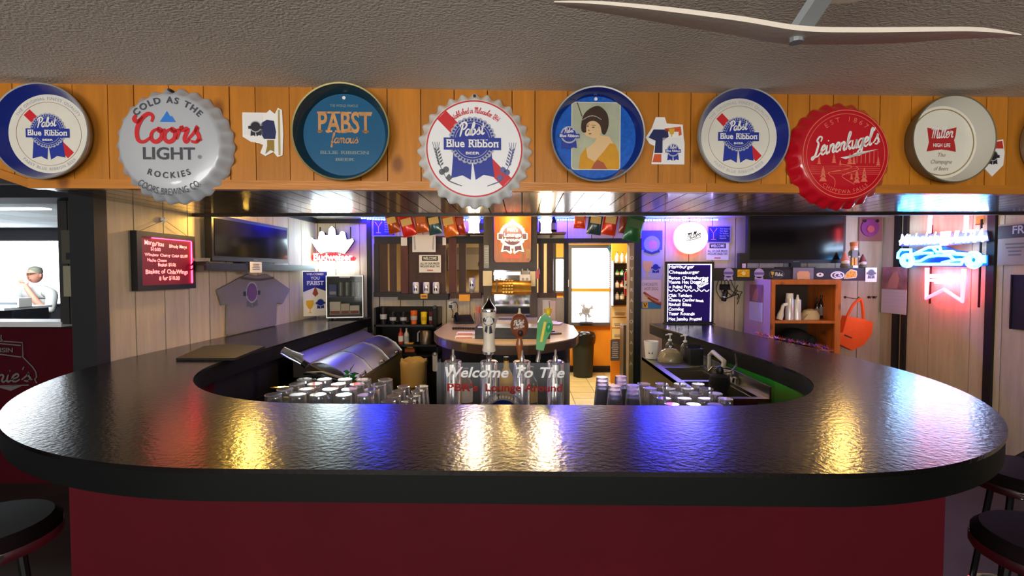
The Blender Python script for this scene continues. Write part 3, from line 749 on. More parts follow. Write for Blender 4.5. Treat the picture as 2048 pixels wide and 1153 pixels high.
for x, z, h in ((-.5, -.18, .14), (-.22, -.16, .17), (-.1, -.2, .1), (.08, -.18, .2), (.16, -.18, .14), (.62, -.2, .16), (-.42, -.5, .28), (.22, -.52, .24), (.36, -.5, .26), (.12, -.46, .12)): tree(x, z, h)
g.stroke([(p[0]*R0, p[1]*R0) for p in ((-.2, -.6), (-.2, -.46), (-.32, -.34), (.0, -.28), (.12, -.22), (-.1, -.18))], R0*.012, -.0014)
g.stroke([(p[0]*R0, p[1]*R0) for p in ((.18, -.55), (-.05, -.42), (.0, -.36), (.24, -.28), (.2, -.22))], R0*.012, -.0014)
for i in range(5): g.stroke([(-.66*R0, (-.22-i*.035)*R0), (.66*R0, (-.22-i*.035)*R0)], R0*.006, -.0012, False)
for x0 in (.14, .22, .3, .38, .46, .54): g.stroke([(x0*R0, -.16*R0), (x0*R0, .06*R0), ((x0+.07)*R0, .06*R0), ((x0+.07)*R0, -.16*R0)], R0*.007, -.0012, False)
g.build('landscape_print', LR, t)
w_ = MB(); script(w_, "Leinenkugel's", R0*.155, .0, .08*R0, -.002, R0*.04, width=1.24*R0, slope=.2)
w_.prism([(-.1*R0, -.06*R0), (.1*R0, -.04*R0), (.62*R0, .1*R0), (.18*R0, .03*R0), (.0, -.09*R0)], -.002, -.0014)
w_.build('script_name', WHITE, t)
# --- cream tray with red plaque
t, s = fsign('beer_tray', 'deep cream tin tray with small red script plaque', 'tray', 1884, 285, .012, 'round tin trays on the soffit'); R0 = 83*s
tray_body(R0, .05, m('cream_rim_enamel', (212, 208, 196), .3, coat=.3), CREAMT, t, m('dull_gold_lip', (120, 110, 84), .5, .4), .84)
r = R0*.84; MB().ring(0, 0, r*.90, r*.93, -.001, 0, 56).build('gold_ring', m('gold_line', (150, 130, 86), .5), t)
pl = [(-.42, .40), (-.2, .36), (0, .34), (.2, .36), (.42, .42), (.40, .2), (.36, .06), (.40, -.1), (.42, -.26), (.2, -.22), (0, -.2), (-.2, -.22), (-.42, -.26), (-.36, 0)]
MB().prism([((x-.02)*r, z*r) for x, z in pl], -.0012, 0).build('red_plaque', m('plaque_red', (176, 36, 38), .5), t)
w_ = MB(); script(w_, 'Miller', r*.16, -.02*r, .12*r, -.002, r*.035, width=.62*r, slope=.06); letters(w_, 'HIGH LIFE', r*.1, -.02*r, -.13*r, -.002, True, width=.5*r); w_.build('plaque_lettering', WHITE, t)
w_ = MB()
for i, s_ in enumerate(('The', 'Champagne', 'of Beers')): letters(w_, s_, r*.11, -.02*r, (-.40-i*.19)*r, -.0012, False, shear=.25, width=(.24, .62, .42)[i]*r)
w_.build('slogan', m('bronze_print', (140, 118, 92), .5), t)
# --- tray cut by the right edge of the picture
t, s = fsign('beer_tray', 'dark grey tin tray cut off at the end of the soffit', 'tray', 2118, 287, .012, 'round tin trays on the soffit'); R0 = 86*s
tray_body(R0, .05, m('dark_grey_tin', (60, 64, 70), .4, .4), CREAMT, t, TIN)
# --- die-cut stickers on the pine boards
def sticker(label, px, py, poly, s_=1.0):
    t, s = fsign('sticker', label, 'sticker', px, py, .004, 'stickers on the soffit boards')
    MB().prism([(x*s, z*s) for x, z in poly], -.0006, .002).build('backing', WHITE, t)
    return t, s
t, s = sticker('die-cut white sticker with beer carton and navy and brown blocks', 526, 264,
   [(-40, 38), (8, 38), (14, 44), (24, 36), (30, 48), (38, 44), (40, -2), (38, -46), (28, -50), (20, -40), (4, -48), (-6, -42), (0, -26), (-10, -22), (-24, -20), (-40, -10)])
MB().prism([(x*s, z*s) for x, z in rect(-38, 0, -6, 36)], -.0012, -.0005).build('carton_print', PAPER, t)
emblem(t, -14*s, 10*s, 11*s, -.0014, full=False, dark=DARKP, words=False)
MB().prism([(x*s, z*s) for x, z in ((-2, 18), (8, 24), (22, 22), (26, 0), (24, -14), (2, -14), (-6, 0))], -.0012, -.0006).build('navy_block', NAVY, t)
MB().prism([(x*s, z*s) for x, z in rect(30, 34, -46, 44)], -.0012, -.0006).build('tan_stripe', m('tan_print', (176, 156, 96), .5), t)
MB().prism([(x*s, z*s) for x, z in ((8, -16), (22, -16), (22, -40), (14, -36), (4, -44), (8, -28))], -.0012, -.0006).build('brown_block', m('yellow_brown_print', (150, 120, 40), .5), t)
t, s = sticker('die-cut sticker with beer carton, poured glass and orange blocks', 1329, 282,
   [(-38, 6), (-26, 24), (-18, 46), (0, 46), (4, 34), (36, 32), (38, 8), (40, -4), (40, -46), (-26, -46), (-20, -10), (-30, -6)])
MB().prism([(x*s, z*s) for x, z in rect(-4, 38, -44, 6)], -.0012, -.0005).build('carton_print', PAPER, t)
emblem(t, 17*s, -18*s, 12*s, -.0014, full=False)
MB().prism([(x*s, z*s) for x, z in ((-32, 6), (-22, 22), (6, 22), (8, 8), (-4, 0), (-4, -24), (-20, -24), (-18, 0))], -.0012, -.0006).build('navy_block', NAVY, t)
OB = m('orange_red_print', (208, 86, 40), .5)
MB().prism([(x*s, z*s) for x, z in ((0, 24), (32, 28), (34, 12), (28, 10), (28, 18), (0, 18))], -.0012, -.0006).build('orange_block', OB, t)
MB().prism([(x*s, z*s) for x, z in ((-20, -26), (-6, -26), (-6, -42), (-24, -42))], -.0012, -.0006).build('orange_block', OB, t)
MB().prism([(x*s, z*s) for x, z in ((8, 24), (20, 24), (18, 14), (15, 12), (15, 8), (13, 8), (13, 12), (10, 14))], -.0016, -.0012).build('glass_print', m('beer_gold_print', (214, 168, 50), .5), t)
t, s = sticker('small shield sticker, red over white with dark ribbon mark', 1985, 316,
   [(-20, 36), (0, 32), (20, 36), (24, 10), (22, -14), (0, -36), (-22, -14), (-24, 10)])
MB().prism([(x*s, z*s) for x, z in ((-18, 33), (0, 30), (18, 33), (21, 18), (-21, 18))], -.0012, -.0006).build('red_field', m('route_red', (190, 50, 40), .5), t)
emblem(t, 0, 4*s, 10*s, -.0014, full=False, dark=DARKP, words=False)
# --- ceiling fan close to the camera
FW = m('fan_white', (222, 212, 198), .5, bump=.1, bscale=60)
hubp = onY(1722, 0, .845)
t = thing('ceiling_fan', 'white ceiling fan with curved blade and grey bracket near the ceiling', 'fan', (hubp.x, hubp.y, ZC))
def rel(p): return Vector(p)-Vector((hubp.x, hubp.y, ZC))
MB().lathe([(.04, 0), (.045, -.05), (.06, -.08), (.068, -.11), (.068, -.15), (.06, -.165), (.001, -.167)], 28).build('motor', FW, t, smooth=True)
path = [(1108, 4), (1200, 8), (1350, 24), (1480, 41), (1600, 60), (1720, 63), (1850, 62), (1960, 62), (2042, 70)]
wid = [.008, .035, .055, .065, .07, .07, .065, .04, .008]; thk = [.002, .007, .010, .011, .011, .011, .010, .009, .002]
P = [rel(onY(px, py, .86)) for px, py in path]; mb = MB(); vs = []
Pc = crom3(P, 6)
def lerp_list(L, t): i = min(int(t), len(L)-2); return L[i]+(L[i+1]-L[i])*(t-i)
n = len(Pc)
for i, p in enumerate(Pc):
    t_ = i/(n-1)*(len(wid)-1); ww = lerp_list(wid, t_); hh = lerp_list(thk, t_)
    for dy, dz in ((-.006*min(1, ww*20), -hh*.4), (-.006*min(1, ww*20), hh*.4), (ww*.4, hh*.9+.012*ww*8), (ww, hh*.6+.025*ww*8), (ww*.98, -hh*.2+.02*ww*8), (ww*.4, -hh*.6+.008*ww*8)):
        vs.append(p+Vector((0, dy, dz)))
fs = [(i*6+k, i*6+(k+1) % 6, i*6+6+(k+1) % 6, i*6+6+k) for i in range(n-1) for k in range(6)]+[(0,1,2,3,4,5), tuple((n-1)*6+k for k in (5,4,3,2,1,0))]
mb.add(vs, fs).build('blade', FW, t, smooth=True)
a = Vector((-.045, .0, -.155)); b = rel(onY(1592, 72, .885))
MB().bar(a, b, .055, .012).build('blade_bracket', m('fan_bracket_grey', (150, 156, 160), .4, .3), t)
MB().tube([b+Vector((0, 0, .004)), b+Vector((0, 0, -.012))], .012, 10).build('bracket_screw', MATS['fan_bracket_grey'], t)
MB().slab([(-.03, -.05), (-.075, -.2), (-.07, -.6), (0, -.66), (.07, -.6), (.075, -.2), (.03, -.05)], -.175, -.165).build('blade', FW, t)
# ================================================================== LEFT WALL AND BACK WALL THINGS
def wsign(name, label, cat, px, py, Y, group=None, rz=0): return thing(name, label, cat, onY(px, py, Y), rz, group), Y/FPX
def plate(parent, name, poly, mat, s, y0=-.001, y1=0.): return MB().prism([(x*s, z*s) for x, z in poly], y0, y1).build(name, mat, parent)
LW = R(90); RW = R(-90)
# --- red LED menu board
c = onX(302, 521, XL+.03)
t = thing('menu_board', 'black framed writing board with glowing red handwritten specials on plank wall', 'menu board', (XL+.03, 2.955, 1.612), LW)
W2, H2_ = .245, .171
f = MB(); f.box(-W2, W2, -.02, .018, H2_-.03, H2_).box(-W2, W2, -.02, .018, -H2_, -H2_+.03).box(-W2, -W2+.035, -.02, .018, -H2_+.03, H2_-.03).box(W2-.02, W2, -.02, .018, -H2_+.03, H2_-.03)
f.build('frame', BLACK, t)
MB().box(-W2+.035, W2-.02, -.008, .0, -H2_+.03, H2_-.03).build('writing_panel', m('red_lit_panel', (90, 14, 40), .4, emit=.10, erg=(220, 10, 60)), t)
MB().box(W2-.026, W2-.021, -.014, -.008, -H2_+.035, H2_-.035).build('led_strip', glow('red_led', (255, 20, 60), 14), t)
MB().box(-.12, W2-.03, -.014, -.008, H2_-.036, H2_-.031).build('led_strip', glow('red_led', (255, 20, 60), 14), t)
PINKG = glow('pink_marker_glow', (255, 96, 110), 1.6)
for s_, h_, x_, z_ in (('Margaritas', .026, -.10, .095), ('Bloody Marys', .02, .1, .088), ('$10.00', .02, -.09, .062), ('Windsor Cherry Coke $5.00', .017, .005, .030), ('Nacho Cheese', .018, -.08, -.002), ('Basket $5.00', .02, .0, -.028), ('Basket of ChixWings', .026, .005, -.073), ('8 for $10.00', .024, .02, -.112)):
    text('written_line', s_, h_, x_, z_, -.0095, PINKG, t, bold=True, jit=.12, align=.5, width=None if len(s_) < 14 else .36)
MB().tube([(-.2, 0, H2_), (.0, .0, H2_+.085), (.2, 0, H2_)], .0015, 5).build('hanging_wire', GREYP, t)
MB().lathe([(.004, .0), (.015, .004), (.018, .014), (.010, .024)], 14, M=Matrix.Translation((0, .018, H2_+.085)) @ Matrix.Rotation(R(90), 4, 'X')).build('glass_knob', m('crystal_knob', (230, 230, 230), .1), t)
# coat hook
p = onX(374, 531, XL+.012); t = thing('coat_hook', 'small black coat hook beside the glowing menu board', 'hook', p, LW)
MB().box(-.012, .012, -.006, 0, -.03, .03).build('plate', BLACK, t)
MB().tube([(0, -.004, .01), (0, -.03, .0), (0, -.05, .03)], .005, 7).build('prong', BLACK, t); MB().tube([(0, -.004, -.01), (0, -.03, -.03), (0, -.045, -.015)], .005, 7).build('prong', BLACK, t)
# --- shelf and television on the left wall
t = thing('wall_shelf', 'long black wall shelf carrying the television over the grey shirt', 'shelf', (XL+.012, 4.03, 1.56), LW)
MB().box(-.84, .85, -.115, 0, .035, .052).build('shelf_board', BLACK, t); MB().box(-.84, .85, -.12, -.1, -.0, .035).build('shelf_front', BLACK, t)
for x_ in (-.6, .0, .6): MB().prism([(-.0, 0), (.0, .034), (.09, .034)], -.01, .01).build('bracket', BLACK, t, loc=(x_, 0, 0), rz=R(-90))
def tv(label, loc, rz, w_, h_, dz=0):
    t = thing('television', label, 'television', loc, rz)
    f = MB(); f.box(-w_/2, w_/2, -.025, .025, .05-dz, .05+h_)
    cs_ = f.build('case', BLACK, t)
    MB().box(-w_/2+.025, w_/2-.025, -.029, -.025, .05-dz+.035, .05+h_-.025).build('screen', m('tv_glass', (8, 9, 11), .12, spec=.6), t)
    MB().box(-.18, .18, -.05, .05, 0, .01).box(-.05, .05, -.02, .02, .01, .06).build('stand', BLACK, t)
    MB().box(-.03, .03, -.0265, -.0255, .062-dz, .07-dz).build('badge', GREYP, cs_)
    return t
tv('black flat television on the left shelf above the grey shirt', (XL+.065, 3.86, 1.6125), LW, 1.09, .285, .035)
p = onX(512, 535, XL+.134); t = thing('paper_card', 'white printed card stuck to the black shelf edge', 'card', p, LW)
MB().box(-.085, .085, -.001, 0, -.042, .042).build('card', PAPER, t); note_lines(MB(), -.06, .06, -.025, .03, 4, -.0015, .6).build('small_print', GREYP, t)
p = onX(402, 521, XL+.07); t = thing('glass_dish', 'small clear dish at the end of the television shelf', 'dish', (p.x, p.y, 1.612))
MB().lathe([(.02, 0), (.05, .008), (.055, .03), (.052, .03), (.045, .01), (.001, .006)], 18).build('bowl', m('clear_plastic', (220, 224, 224), .1, trans=.8), t, smooth=True)
# --- grey t-shirt pinned to the wall
C0 = onX(511, 600, XL+.02); t = thing('t_shirt', 'grey t-shirt with round purple ribbon emblem pinned to plank wall', 'shirt', C0, LW)
out = [(478, 556), (495, 548), (512, 552), (530, 548), (545, 556), (578, 579), (563, 608), (551, 606), (550, 650), (452, 670), (453, 609), (443, 611), (433, 580)]
def sh(px, py): q = onX(px, py, XL+.02); return ((q.y-C0.y), q.z-C0.z)
pts = [sh(*q) for q in out]
mb = MB()
nfold = []
poly = pts; mb.prism(poly, -.012, .004)
SHIRT = m('grey_cotton', (128, 122, 124), .9, bump=.25, bscale=14, var=.06, vscale=6)
mb.build('shirt_body', SHIRT, t)
hem = MB(); hem.stroke([pts[0], ((pts[0][0]+pts[4][0])/2, pts[0][1]-.02), pts[4]], .02, -.0125); hem.build('collar', m('dark_grey_cotton', (84, 80, 82), .9), t)
PUR = m('purple_print', (108, 70, 118), .8)
e0 = sh(501, 585); s = .085
MB().ring(e0[0], e0[1], s*.92, s*1.0, -.0135, -.012, 30).build('emblem_ring', SILVER, t)
MB().prism(circ(e0[0], e0[1], s*.82, 28), -.0135, -.012).build('emblem_disc', PUR, t)
MB().prism(rect(e0[0]-s*1.45, e0[0]+s*1.45, e0[1]-.3*s, e0[1]+.12*s), -.0133, -.012).build('emblem_band', DARKP, t)
for q in (-1, 1): MB().prism([(e0[0]+q*.1*s, e0[1]-.9*s), (e0[0]+q*.9*s, e0[1]-.75*s), (e0[0]+q*.95*s, e0[1]-1.35*s), (e0[0]+q*.5*s, e0[1]-1.3*s), (e0[0]+q*.1*s, e0[1]-1.5*s)], -.0133, -.012).build('emblem_tail', GREYP, t)
# --- tall blue and white poster in the corner
p = Vector((-2.105, 4.92, onY(621, 588, 4.93).z)); t = thing('poster', 'tall blue and white beer poster in the corner by the shirt', 'poster', p, R(42)); s = .0055
MB().box(-.12, .12, -.001, .001, -44*.0051, 44*.0051).build('sheet', PAPER, t)
MB().prism([(-.12, .224), (.12, .224), (.12, .02), (.0, .065), (-.12, .02)], -.0016, -.0008).build('blue_field', BLUE, t)
text('heading', 'YOU', .03, 0, .145, -.002, WHITE, t, bold=True, width=.09); text('heading', 'PABST', .04, 0, .09, -.002, WHITE, t, bold=True, width=.17, serif=1)
text('heading', 'WELCOMES', .02, 0, .19, -.002, WHITE, t, bold=True, width=.17)
def goblet(t, x, z, h, mat=None, y=-.002): return MB().prism([(x-.28*h, z+.5*h), (x+.28*h, z+.5*h), (x+.3*h, z+.2*h), (x+.15*h, z-.1*h), (x+.03*h, z-.2*h), (x+.03*h, z-.42*h), (x+.18*h, z-.5*h), (x-.18*h, z-.5*h), (x-.03*h, z-.42*h), (x-.03*h, z-.2*h), (x-.15*h, z-.1*h), (x-.3*h, z+.2*h)], y, y+.001).build('glass_print', mat or m('beer_gold_print', (214, 168, 50), .5), t)
goblet(t, -.055, -.13, .13); emblem(t, .05, -.09, .038, -.002, full=False, words=False)
MB().prism([(0, .08), (.03, .0), (0, -.03), (-.03, .0)], -.0022, -.0016).build('flame_print', m('rust_print', (150, 74, 50), .5), t)
# --- crown light sign
Yc = 5.10
c0 = onY(667, 490, Yc); t = thing('crown_light_sign', 'glowing white crown light sign above glowing red brand name', 'neon sign', c0); s = Yc/FPX
def z3(pts): return [(((x/8.236+550)-667)*s, (490-(y/8.236+420))*s) for x, y in pts]
crown = [(760, 722), (850, 700), (955, 692), (1060, 700), (1160, 722), (1225, 640), (1312, 515), (1290, 478), (1262, 490), (1190, 500), (1178, 440), (1165, 375), (1130, 355), (1095, 375), (1082, 420), (1015, 425), (1000, 320), (955, 270), (910, 320), (895, 425), (832, 420), (820, 375), (785, 352), (750, 375), (738, 440), (725, 500), (650, 490), (622, 465), (600, 500), (690, 640)]
MB().prism(z3(crown), -.03, -.02).build('crown_face', glow('crown_glow', (215, 248, 255), 10), t)
MB().prism(z3(crown), -.0195, .03).build('crown_case', BLACK, t)
MB().prism(z3([(640, 725), (760, 740), (955, 712), (1160, 740), (1300, 770), (1330, 800), (1300, 840), (620, 840), (610, 800)]), -.02, .03).build('name_panel', glow('red_panel_glow', (255, 40, 50), 1.3, (200, 30, 40)), t)
b0 = z3([(960, 832)])[0]
text('brand_name', 'Budweiser', .07, b0[0], b0[1], -.022, glow('name_glow', (255, 235, 225), 4), t, bold=True, width=z3([(1290, 0)])[0][0]-z3([(640, 0)])[0][0], serif=1)
MB().prism(rrect(*[z3([(x, y)])[0][k] for (x, y), k in (((620, 0), 0), ((1295, 0), 0), ((0, 975), 1), ((0, 872), 1))], .03), -.03, -.02).build('lower_bar', glow('crown_glow', (215, 248, 255), 10), t)
for x_ in (725, 1235): q = z3([(x_, 280), (x_, 470)]); MB().bar((q[0][0], .03, q[0][1]), (q[1][0], .03, q[1][1]), .012, .01).build('mounting_bar', BLACK, t)
# --- small glass-door cooler at the end of the left bar arm
t = thing('countertop_cooler', 'small black glass-door drinks cooler at the end of the bar arm', 'cooler', (-1.80, 4.94, ZT+.002), R(16)); w_, h_, d_ = .175, .44, .13
cb = MB(); cb.box(-w_, w_, .14, d_, .02, h_).box(-w_, -w_+.015, -d_, .14, .02, h_).box(w_-.015, w_, -d_, .14, .02, h_).box(-w_, w_, -d_, .14, h_-.02, h_).box(-w_, w_, -d_, .14, .02, .04)
cb.build('cabinet', BLACK, t)
fr = MB(); fr.box(-w_, w_, -d_-.012, -d_, h_-.008, h_).box(-w_, w_, -d_-.012, -d_, .02, .028).box(-w_, -w_+.008, -d_-.012, -d_, .028, h_-.008).box(w_-.008, w_, -d_-.012, -d_, .028, h_-.008)
dr = fr.build('door_frame', m('aluminium', (200, 200, 198), .35, .6), t)
MB().box(-w_+.008, w_-.008, -d_-.008, -d_-.004, .028, h_-.008).build('door_glass', m('dark_cooler_glass', (60, 70, 76), .05, alpha=.25, spec=.8), dr)
for z_ in (.05, .23): MB().box(-w_+.016, w_-.016, -d_+.02, .13, z_-.006, z_).build('rack', GREYP, t)
for x_, y_ in ((-.14, -.09), (.14, -.09), (-.14, .09), (.14, .09)): MB().lathe([(.015, 0), (.012, .02)], 10, (x_, y_, 0)).build('foot', BLACK, t)
MB().box(-.05, .05, -d_-.013, -d_-.011, h_-.02, h_-.01).build('maker_plate', SILVER, dr)
def at_in(base, rz, x, y, z): return Vector(base)+Matrix.Rotation(rz, 3, 'Z') @ Vector((x, y, z))
CB = ((-1.80, 4.94, ZT+.002), R(16))
# cans and cartons in the cooler
def can_mesh(r=.033, h=.122): return MB().lathe([(r*.7, 0), (r*.95, .006), (r, .012), (r, h-.014), (r*.86, h-.003), (r*.8, h), (r*.8, h-.004), (.001, h-.004)], 20)
CANM = m('white_can', (224, 224, 228), .3, .3)
can0 = thing('drink_can', 'white beer can with dark ribbon mark on pallet shelf', 'can', group='white cans on the pallet shelf')
can_mesh().build('can_body', CANM, can0, smooth=True)
def curved(poly, r, n_sub=1):
    """wrap a small (x, z) polygon on a cylinder facing -y"""
    return [((r)*math.sin(x/r), -r*math.cos(x/r), z) for x, z in poly]
mbk = MB()
for poly in (circ(0, .075, .02, 16), rect(-.027, .027, .066, .078), [(-.016, .06), (-.002, .056), (-.004, .03), (-.018, .034)], [(.016, .06), (.002, .056), (.006, .03), (.02, .034)]):
    v = curved(poly, .0336); mbk.add(v, [tuple(range(len(v)))])
mbk.build('ribbon_mark', NAVY, can0)
tallc = MB().lathe([(.02, 0), (.029, .008), (.029, .14), (.022, .15)], 16).data('tall_can'); tallc.materials.append(m('grey_green_can', (104, 112, 110), .35, .4))
for k, x_ in enumerate((-.04, .02, .08, .13)):
    o = put('drink_can', tallc, None, at_in(*CB, x_, -.08, .232)); tag(o, 'slim grey can on the cooler upper rack, %s from the blue carton' % ('first', 'second', 'third', 'fourth')[k], 'can', 'slim cans in the cooler')
for k, (x_, w2, mt) in enumerate(((-.095, .05, WHITE), (.0, .04, CREAM), (.09, .045, WHITE))):
    o = thing('carton', ('wide white carton at the left of the small cooler', 'cream carton between two white cartons in the cooler', 'white carton nearest the cooler hinge side')[k], 'carton', at_in(*CB, x_, -.055, .052), R(16), 'cartons in the cooler')
    MB().box(-w2, w2, -.05, .05, 0, .125-.02*k).build('box', mt, o); MB().box(-w2*.9, w2*.9, -.0512, -.05, .004, .035).build('printed_band', m('rust_print', (150, 74, 50), .5), o)
o = thing('carton', 'blue carton on the upper rack of the small cooler', 'carton', at_in(*CB, -.115, -.045, .232), R(16), 'cartons in the cooler')
MB().box(-.035, .035, -.06, .06, 0, .12).build('box', BLUE, o); MB().box(-.03, .03, -.0615, -.06, .02, .05).build('printed_band', SILVER, o)
# --- rights notice signs (cocktail glass)
def notice(label, px, py, Y=YB-.02):
    t, s = wsign('notice_sign', label, 'sign', px, py, Y, 'blue cocktail glass notices')
    plate(t, 'sheet', rect(-23, 23, -17, 17), m('lilac_border', (150, 140, 200), .6), s); plate(t, 'blue_field', rect(-21, 21, -15, 15), NAVY, s, -.002, -.001)
    mg = MB(); mg.stroke([(-18*s, 12*s), (-11*s, 2*s), (-4*s, 12*s)], .006, -.003, False).stroke([(-11*s, 2*s), (-11*s, -10*s)], .006, -.003, False).stroke([(-16*s, -10*s), (-6*s, -10*s)], .006, -.003, False).build('cocktail_glass', m('pink_line', (226, 150, 200), .5), t)
    for i, l in enumerate(('We Reserve', 'The Right', 'To Refuse', 'Service To', 'Anyone')): text('notice_line', l, 2.9*s, 1*s, (9.5-i*4.6)*s, -.003, m('lilac_print', (190, 190, 240), .5), t, bold=False, align=0)
    return t
notice('blue cocktail glass notice under the LED strip left of the chip bags', 768, 456)
notice('blue cocktail glass notice between the round lit sign and the television', 1438, 469)
def welcome(label, px, py, Y, s_):
    t, s = wsign('welcome_sign', label, 'sign', px, py, Y, 'white welcome price notices'); s *= s_
    plate(t, 'sheet', rect(-22, 22, -17.5, 17.5), PAPER, s)
    plate(t, 'heading_box', rect(-16, 16, 6, 15.5), DARKP, s, -.002, -.001)
    text('heading', 'WELCOME', 6*s, 0, 7.8*s, -.003, WHITE, t, bold=True, width=27*s)
    text('notice_line', 'ALL OF OUR PRICES', 4*s, 0, -1.5*s, -.003, DARKP, t, bold=True, width=39*s); text('notice_line', 'INCLUDE SALES TAX', 4*s, 0, -7*s, -.003, DARKP, t, bold=True, width=39*s)
    plate(t, 'red_mark', rect(-6, 6, -14.5, -12), m('pale_red', (200, 110, 100), .6), s, -.002, -.001)
    return t
welcome('white welcome price notice hung on the dark pallet slats', 860, 528, 5.03, 1.0)
welcome('white welcome price notice below the blue notice by the television', 1435, 503, YB-.015, 1.0)
# --- pallet racks over the wall openings
PAL = m('brown_pallet_wood', (66, 42, 34), .6, var=.3, vscale=4, stretch=(7, 7, 1), rvar=.2); PALD = m('black_pallet_wood', (34, 33, 36), .6, var=.2, vscale=4)
def px_boxes(parent, rows, Y, name, mat, th=.02):
    for x0, x1, y0, y1 in rows:
        a = onY(x0, y1, Y); b = onY(x1, y0, Y); c = (a+b)/2
        MB().box(-(b.x-a.x)/2, (b.x-a.x)/2, -th/2, th/2, -(b.z-a.z)/2, (b.z-a.z)/2).build(name, mat, parent, loc=c-parent.location)
t = thing('pallet_rack', 'dark pallet wood wall rack with upright slats and can shelf', 'rack', (bx(866), YB-.09, bz(600)))
px_boxes(t, ((749, 985, 473, 488),), 5.12, 'top_board', PALD); px_boxes(t, ((749, 802, 585, 594),), 5.10, 'bottom_board', PALD, .06)
px_boxes(t, ((749, 758, 488, 586),), 5.12, 'slat', PALD)
px_boxes(t, ((759.5, 775, 486, 586), (780, 793, 486, 586), (817, 837.5, 486, 588), (838, 858, 486, 588), (858.5, 879, 486, 588), (879.5, 891.5, 486, 588), (918, 932, 486, 588), (958, 968, 486, 590)), 5.13, 'slat', PAL)
px_boxes(t, ((802, 816.5, 480, 588), (898, 913, 476, 592)), 5.11, 'slat', m('red_brown_slat', (88, 44, 38), .6, var=.25, vscale=4, stretch=(7, 7, 1)))
px_boxes(t, ((798, 898, 588, 600),), 5.04, 'can_shelf', PALD, .10); px_boxes(t, ((902, 963, 586, 597),), 5.08, 'bottom_board', PAL, .08)
px_boxes(t, ((802, 814, 475, 492), (885, 892, 475, 491)), 5.08, 'ribbon_card', PAPER, .002)
t = thing('pallet_rack', 'narrow brown pallet wood rack beside the kitchen doorway', 'rack', (bx(1093), YB-.09, bz(596)))
px_boxes(t, ((1073, 1130, 478, 487),), 5.12, 'top_board', PALD); px_boxes(t, ((1072, 1113, 586, 596),), 5.10, 'bottom_board', PAL, .05)
px_boxes(t, ((1076.6, 1087.6, 487, 586), (1093.6, 1106.5, 487, 586)), 5.13, 'slat', PAL); px_boxes(t, ((1106.5, 1112, 487, 590),), 5.13, 'slat', m('olive_post', (86, 82, 62), .6))
# cans on the pallet shelf
zsh = onY(850, 588, 5.04).z
for k, (px_, lab) in enumerate(((832, 'left'), (853, 'middle'), (872, 'right'))):
    pz = onY(px_, 586, 5.01); loc = (pz.x, 5.01, zsh+.001)
    if k == 0: can0.location = loc; can0['label'] = 'white ribbon beer can at the dark end of the pallet shelf'
    else: again(can0, loc, ('white ribbon beer can in the middle of the pallet shelf', 'white ribbon beer can below the welcome notice corner')[k-1])
for k, (px_, lab) in enumerate(((831.6, 'a'), )): pass
zz = onY(940, 586, 5.06).z
again(can0, (onY(944, 586, 5.06).x, 5.06, zz+.035), 'white ribbon beer can raised on a shot glass by the open gap')
t = thing('shot_glass', 'tiny shot glass under the raised beer can', 'glass', (onY(944, 586, 5.06).x, 5.06, zz)); MB().lathe([(.018, 0), (.026, .033), (.024, .033), (.016, .006), (.001, .006)], 14).build('tumbler', m('thin_clear_glass', (235, 240, 242), .05, trans=.9), t, smooth=True)
t, s = wsign('yellow_sticker', 'small yellow sticker on the front of the can shelf', 'sticker', 848, 593, 4.985); plate(t, 'sheet', rect(-7, 7, -4.5, 4.5), m('yellow_card', (228, 168, 30), .5), s); plate(t, 'print', rect(-5, 5, -2, 2), m('rust_print', (150, 74, 50), .5), s, -.002, -.001)
t, s = wsign('orange_note', 'plain orange note pinned below the pallet rack', 'note', 929, 596, 5.03); plate(t, 'sheet', rect(-11, 11, -6.5, 6.5), m('orange_card', (244, 168, 46), .6), s); plate(t, 'pin', circ(8, 4, .8, 8), DARKP, s, -.003, -.001)
t, s = wsign('paper_sheet', 'blank white sheet with folded side bands on pallet rack', 'paper', 848, 487, 5.08); plate(t, 'sheet', rect(-23.5, 23.5, -17.5, 17.5), PAPER, s); plate(t, 'side_band', [(-21, 14), (-18, 14), (-16, -12), (-20, -14)], SILVER, s, -.002, -.001); plate(t, 'side_band', [(21, 14), (18, 14), (16, -12), (20, -14)], SILVER, s, -.002, -.001)
# --- high shelves with bottles
for (x0, x1, lab) in ((904, 968, 'short high shelf over the pallet rack beside the lit sign'), (1074, 1131, 'short high shelf over the kitchen gap with dark bottles')):
    a = onY(x0, 469, 5.1); b = onY(x1, 465, 5.1)
    t = thing('bottle_shelf', lab, 'shelf', ((a.x+b.x)/2, YB-.012, a.z)); MB().box(-(b.x-a.x)/2, (b.x-a.x)/2, -.16, 0, 0, .018).build('shelf_board', m('shelf_wood', (112, 84, 70), .5), t); MB().box(-.01, .01, -.12, 0, -.03, 0).build('bracket', BLACK, t)
def bottle_thing(name, label, loc, h, r, body, lab, capm, group=None):
    t = thing(name, label, 'bottle', loc, 0, group)
    MB().lathe([(r*.9, 0), (r, .006), (r, h*.58), (r*.9, h*.66), (r*.4, h*.78), (r*.36, h*.95)], 16).build('bottle_body', body, t, smooth=True); bb_ = t.children[0]
    MB().lathe([(r*.4, h*.93), (r*.42, h), (r*.001, h)], 12).build('bottle_cap', capm, t, smooth=True)
    MB().lathe([(r*1.015, h*.14), (r*1.015, h*.5)], 16, caps=False).build('bottle_label', lab, bb_, smooth=True)
    return t
zb = onY(940, 469, 5.1).z+.019; DG = m('dark_bottle_glass', (26, 20, 22), .1); CLR = m('pale_bottle_glass', (150, 160, 190), .08, trans=.7)
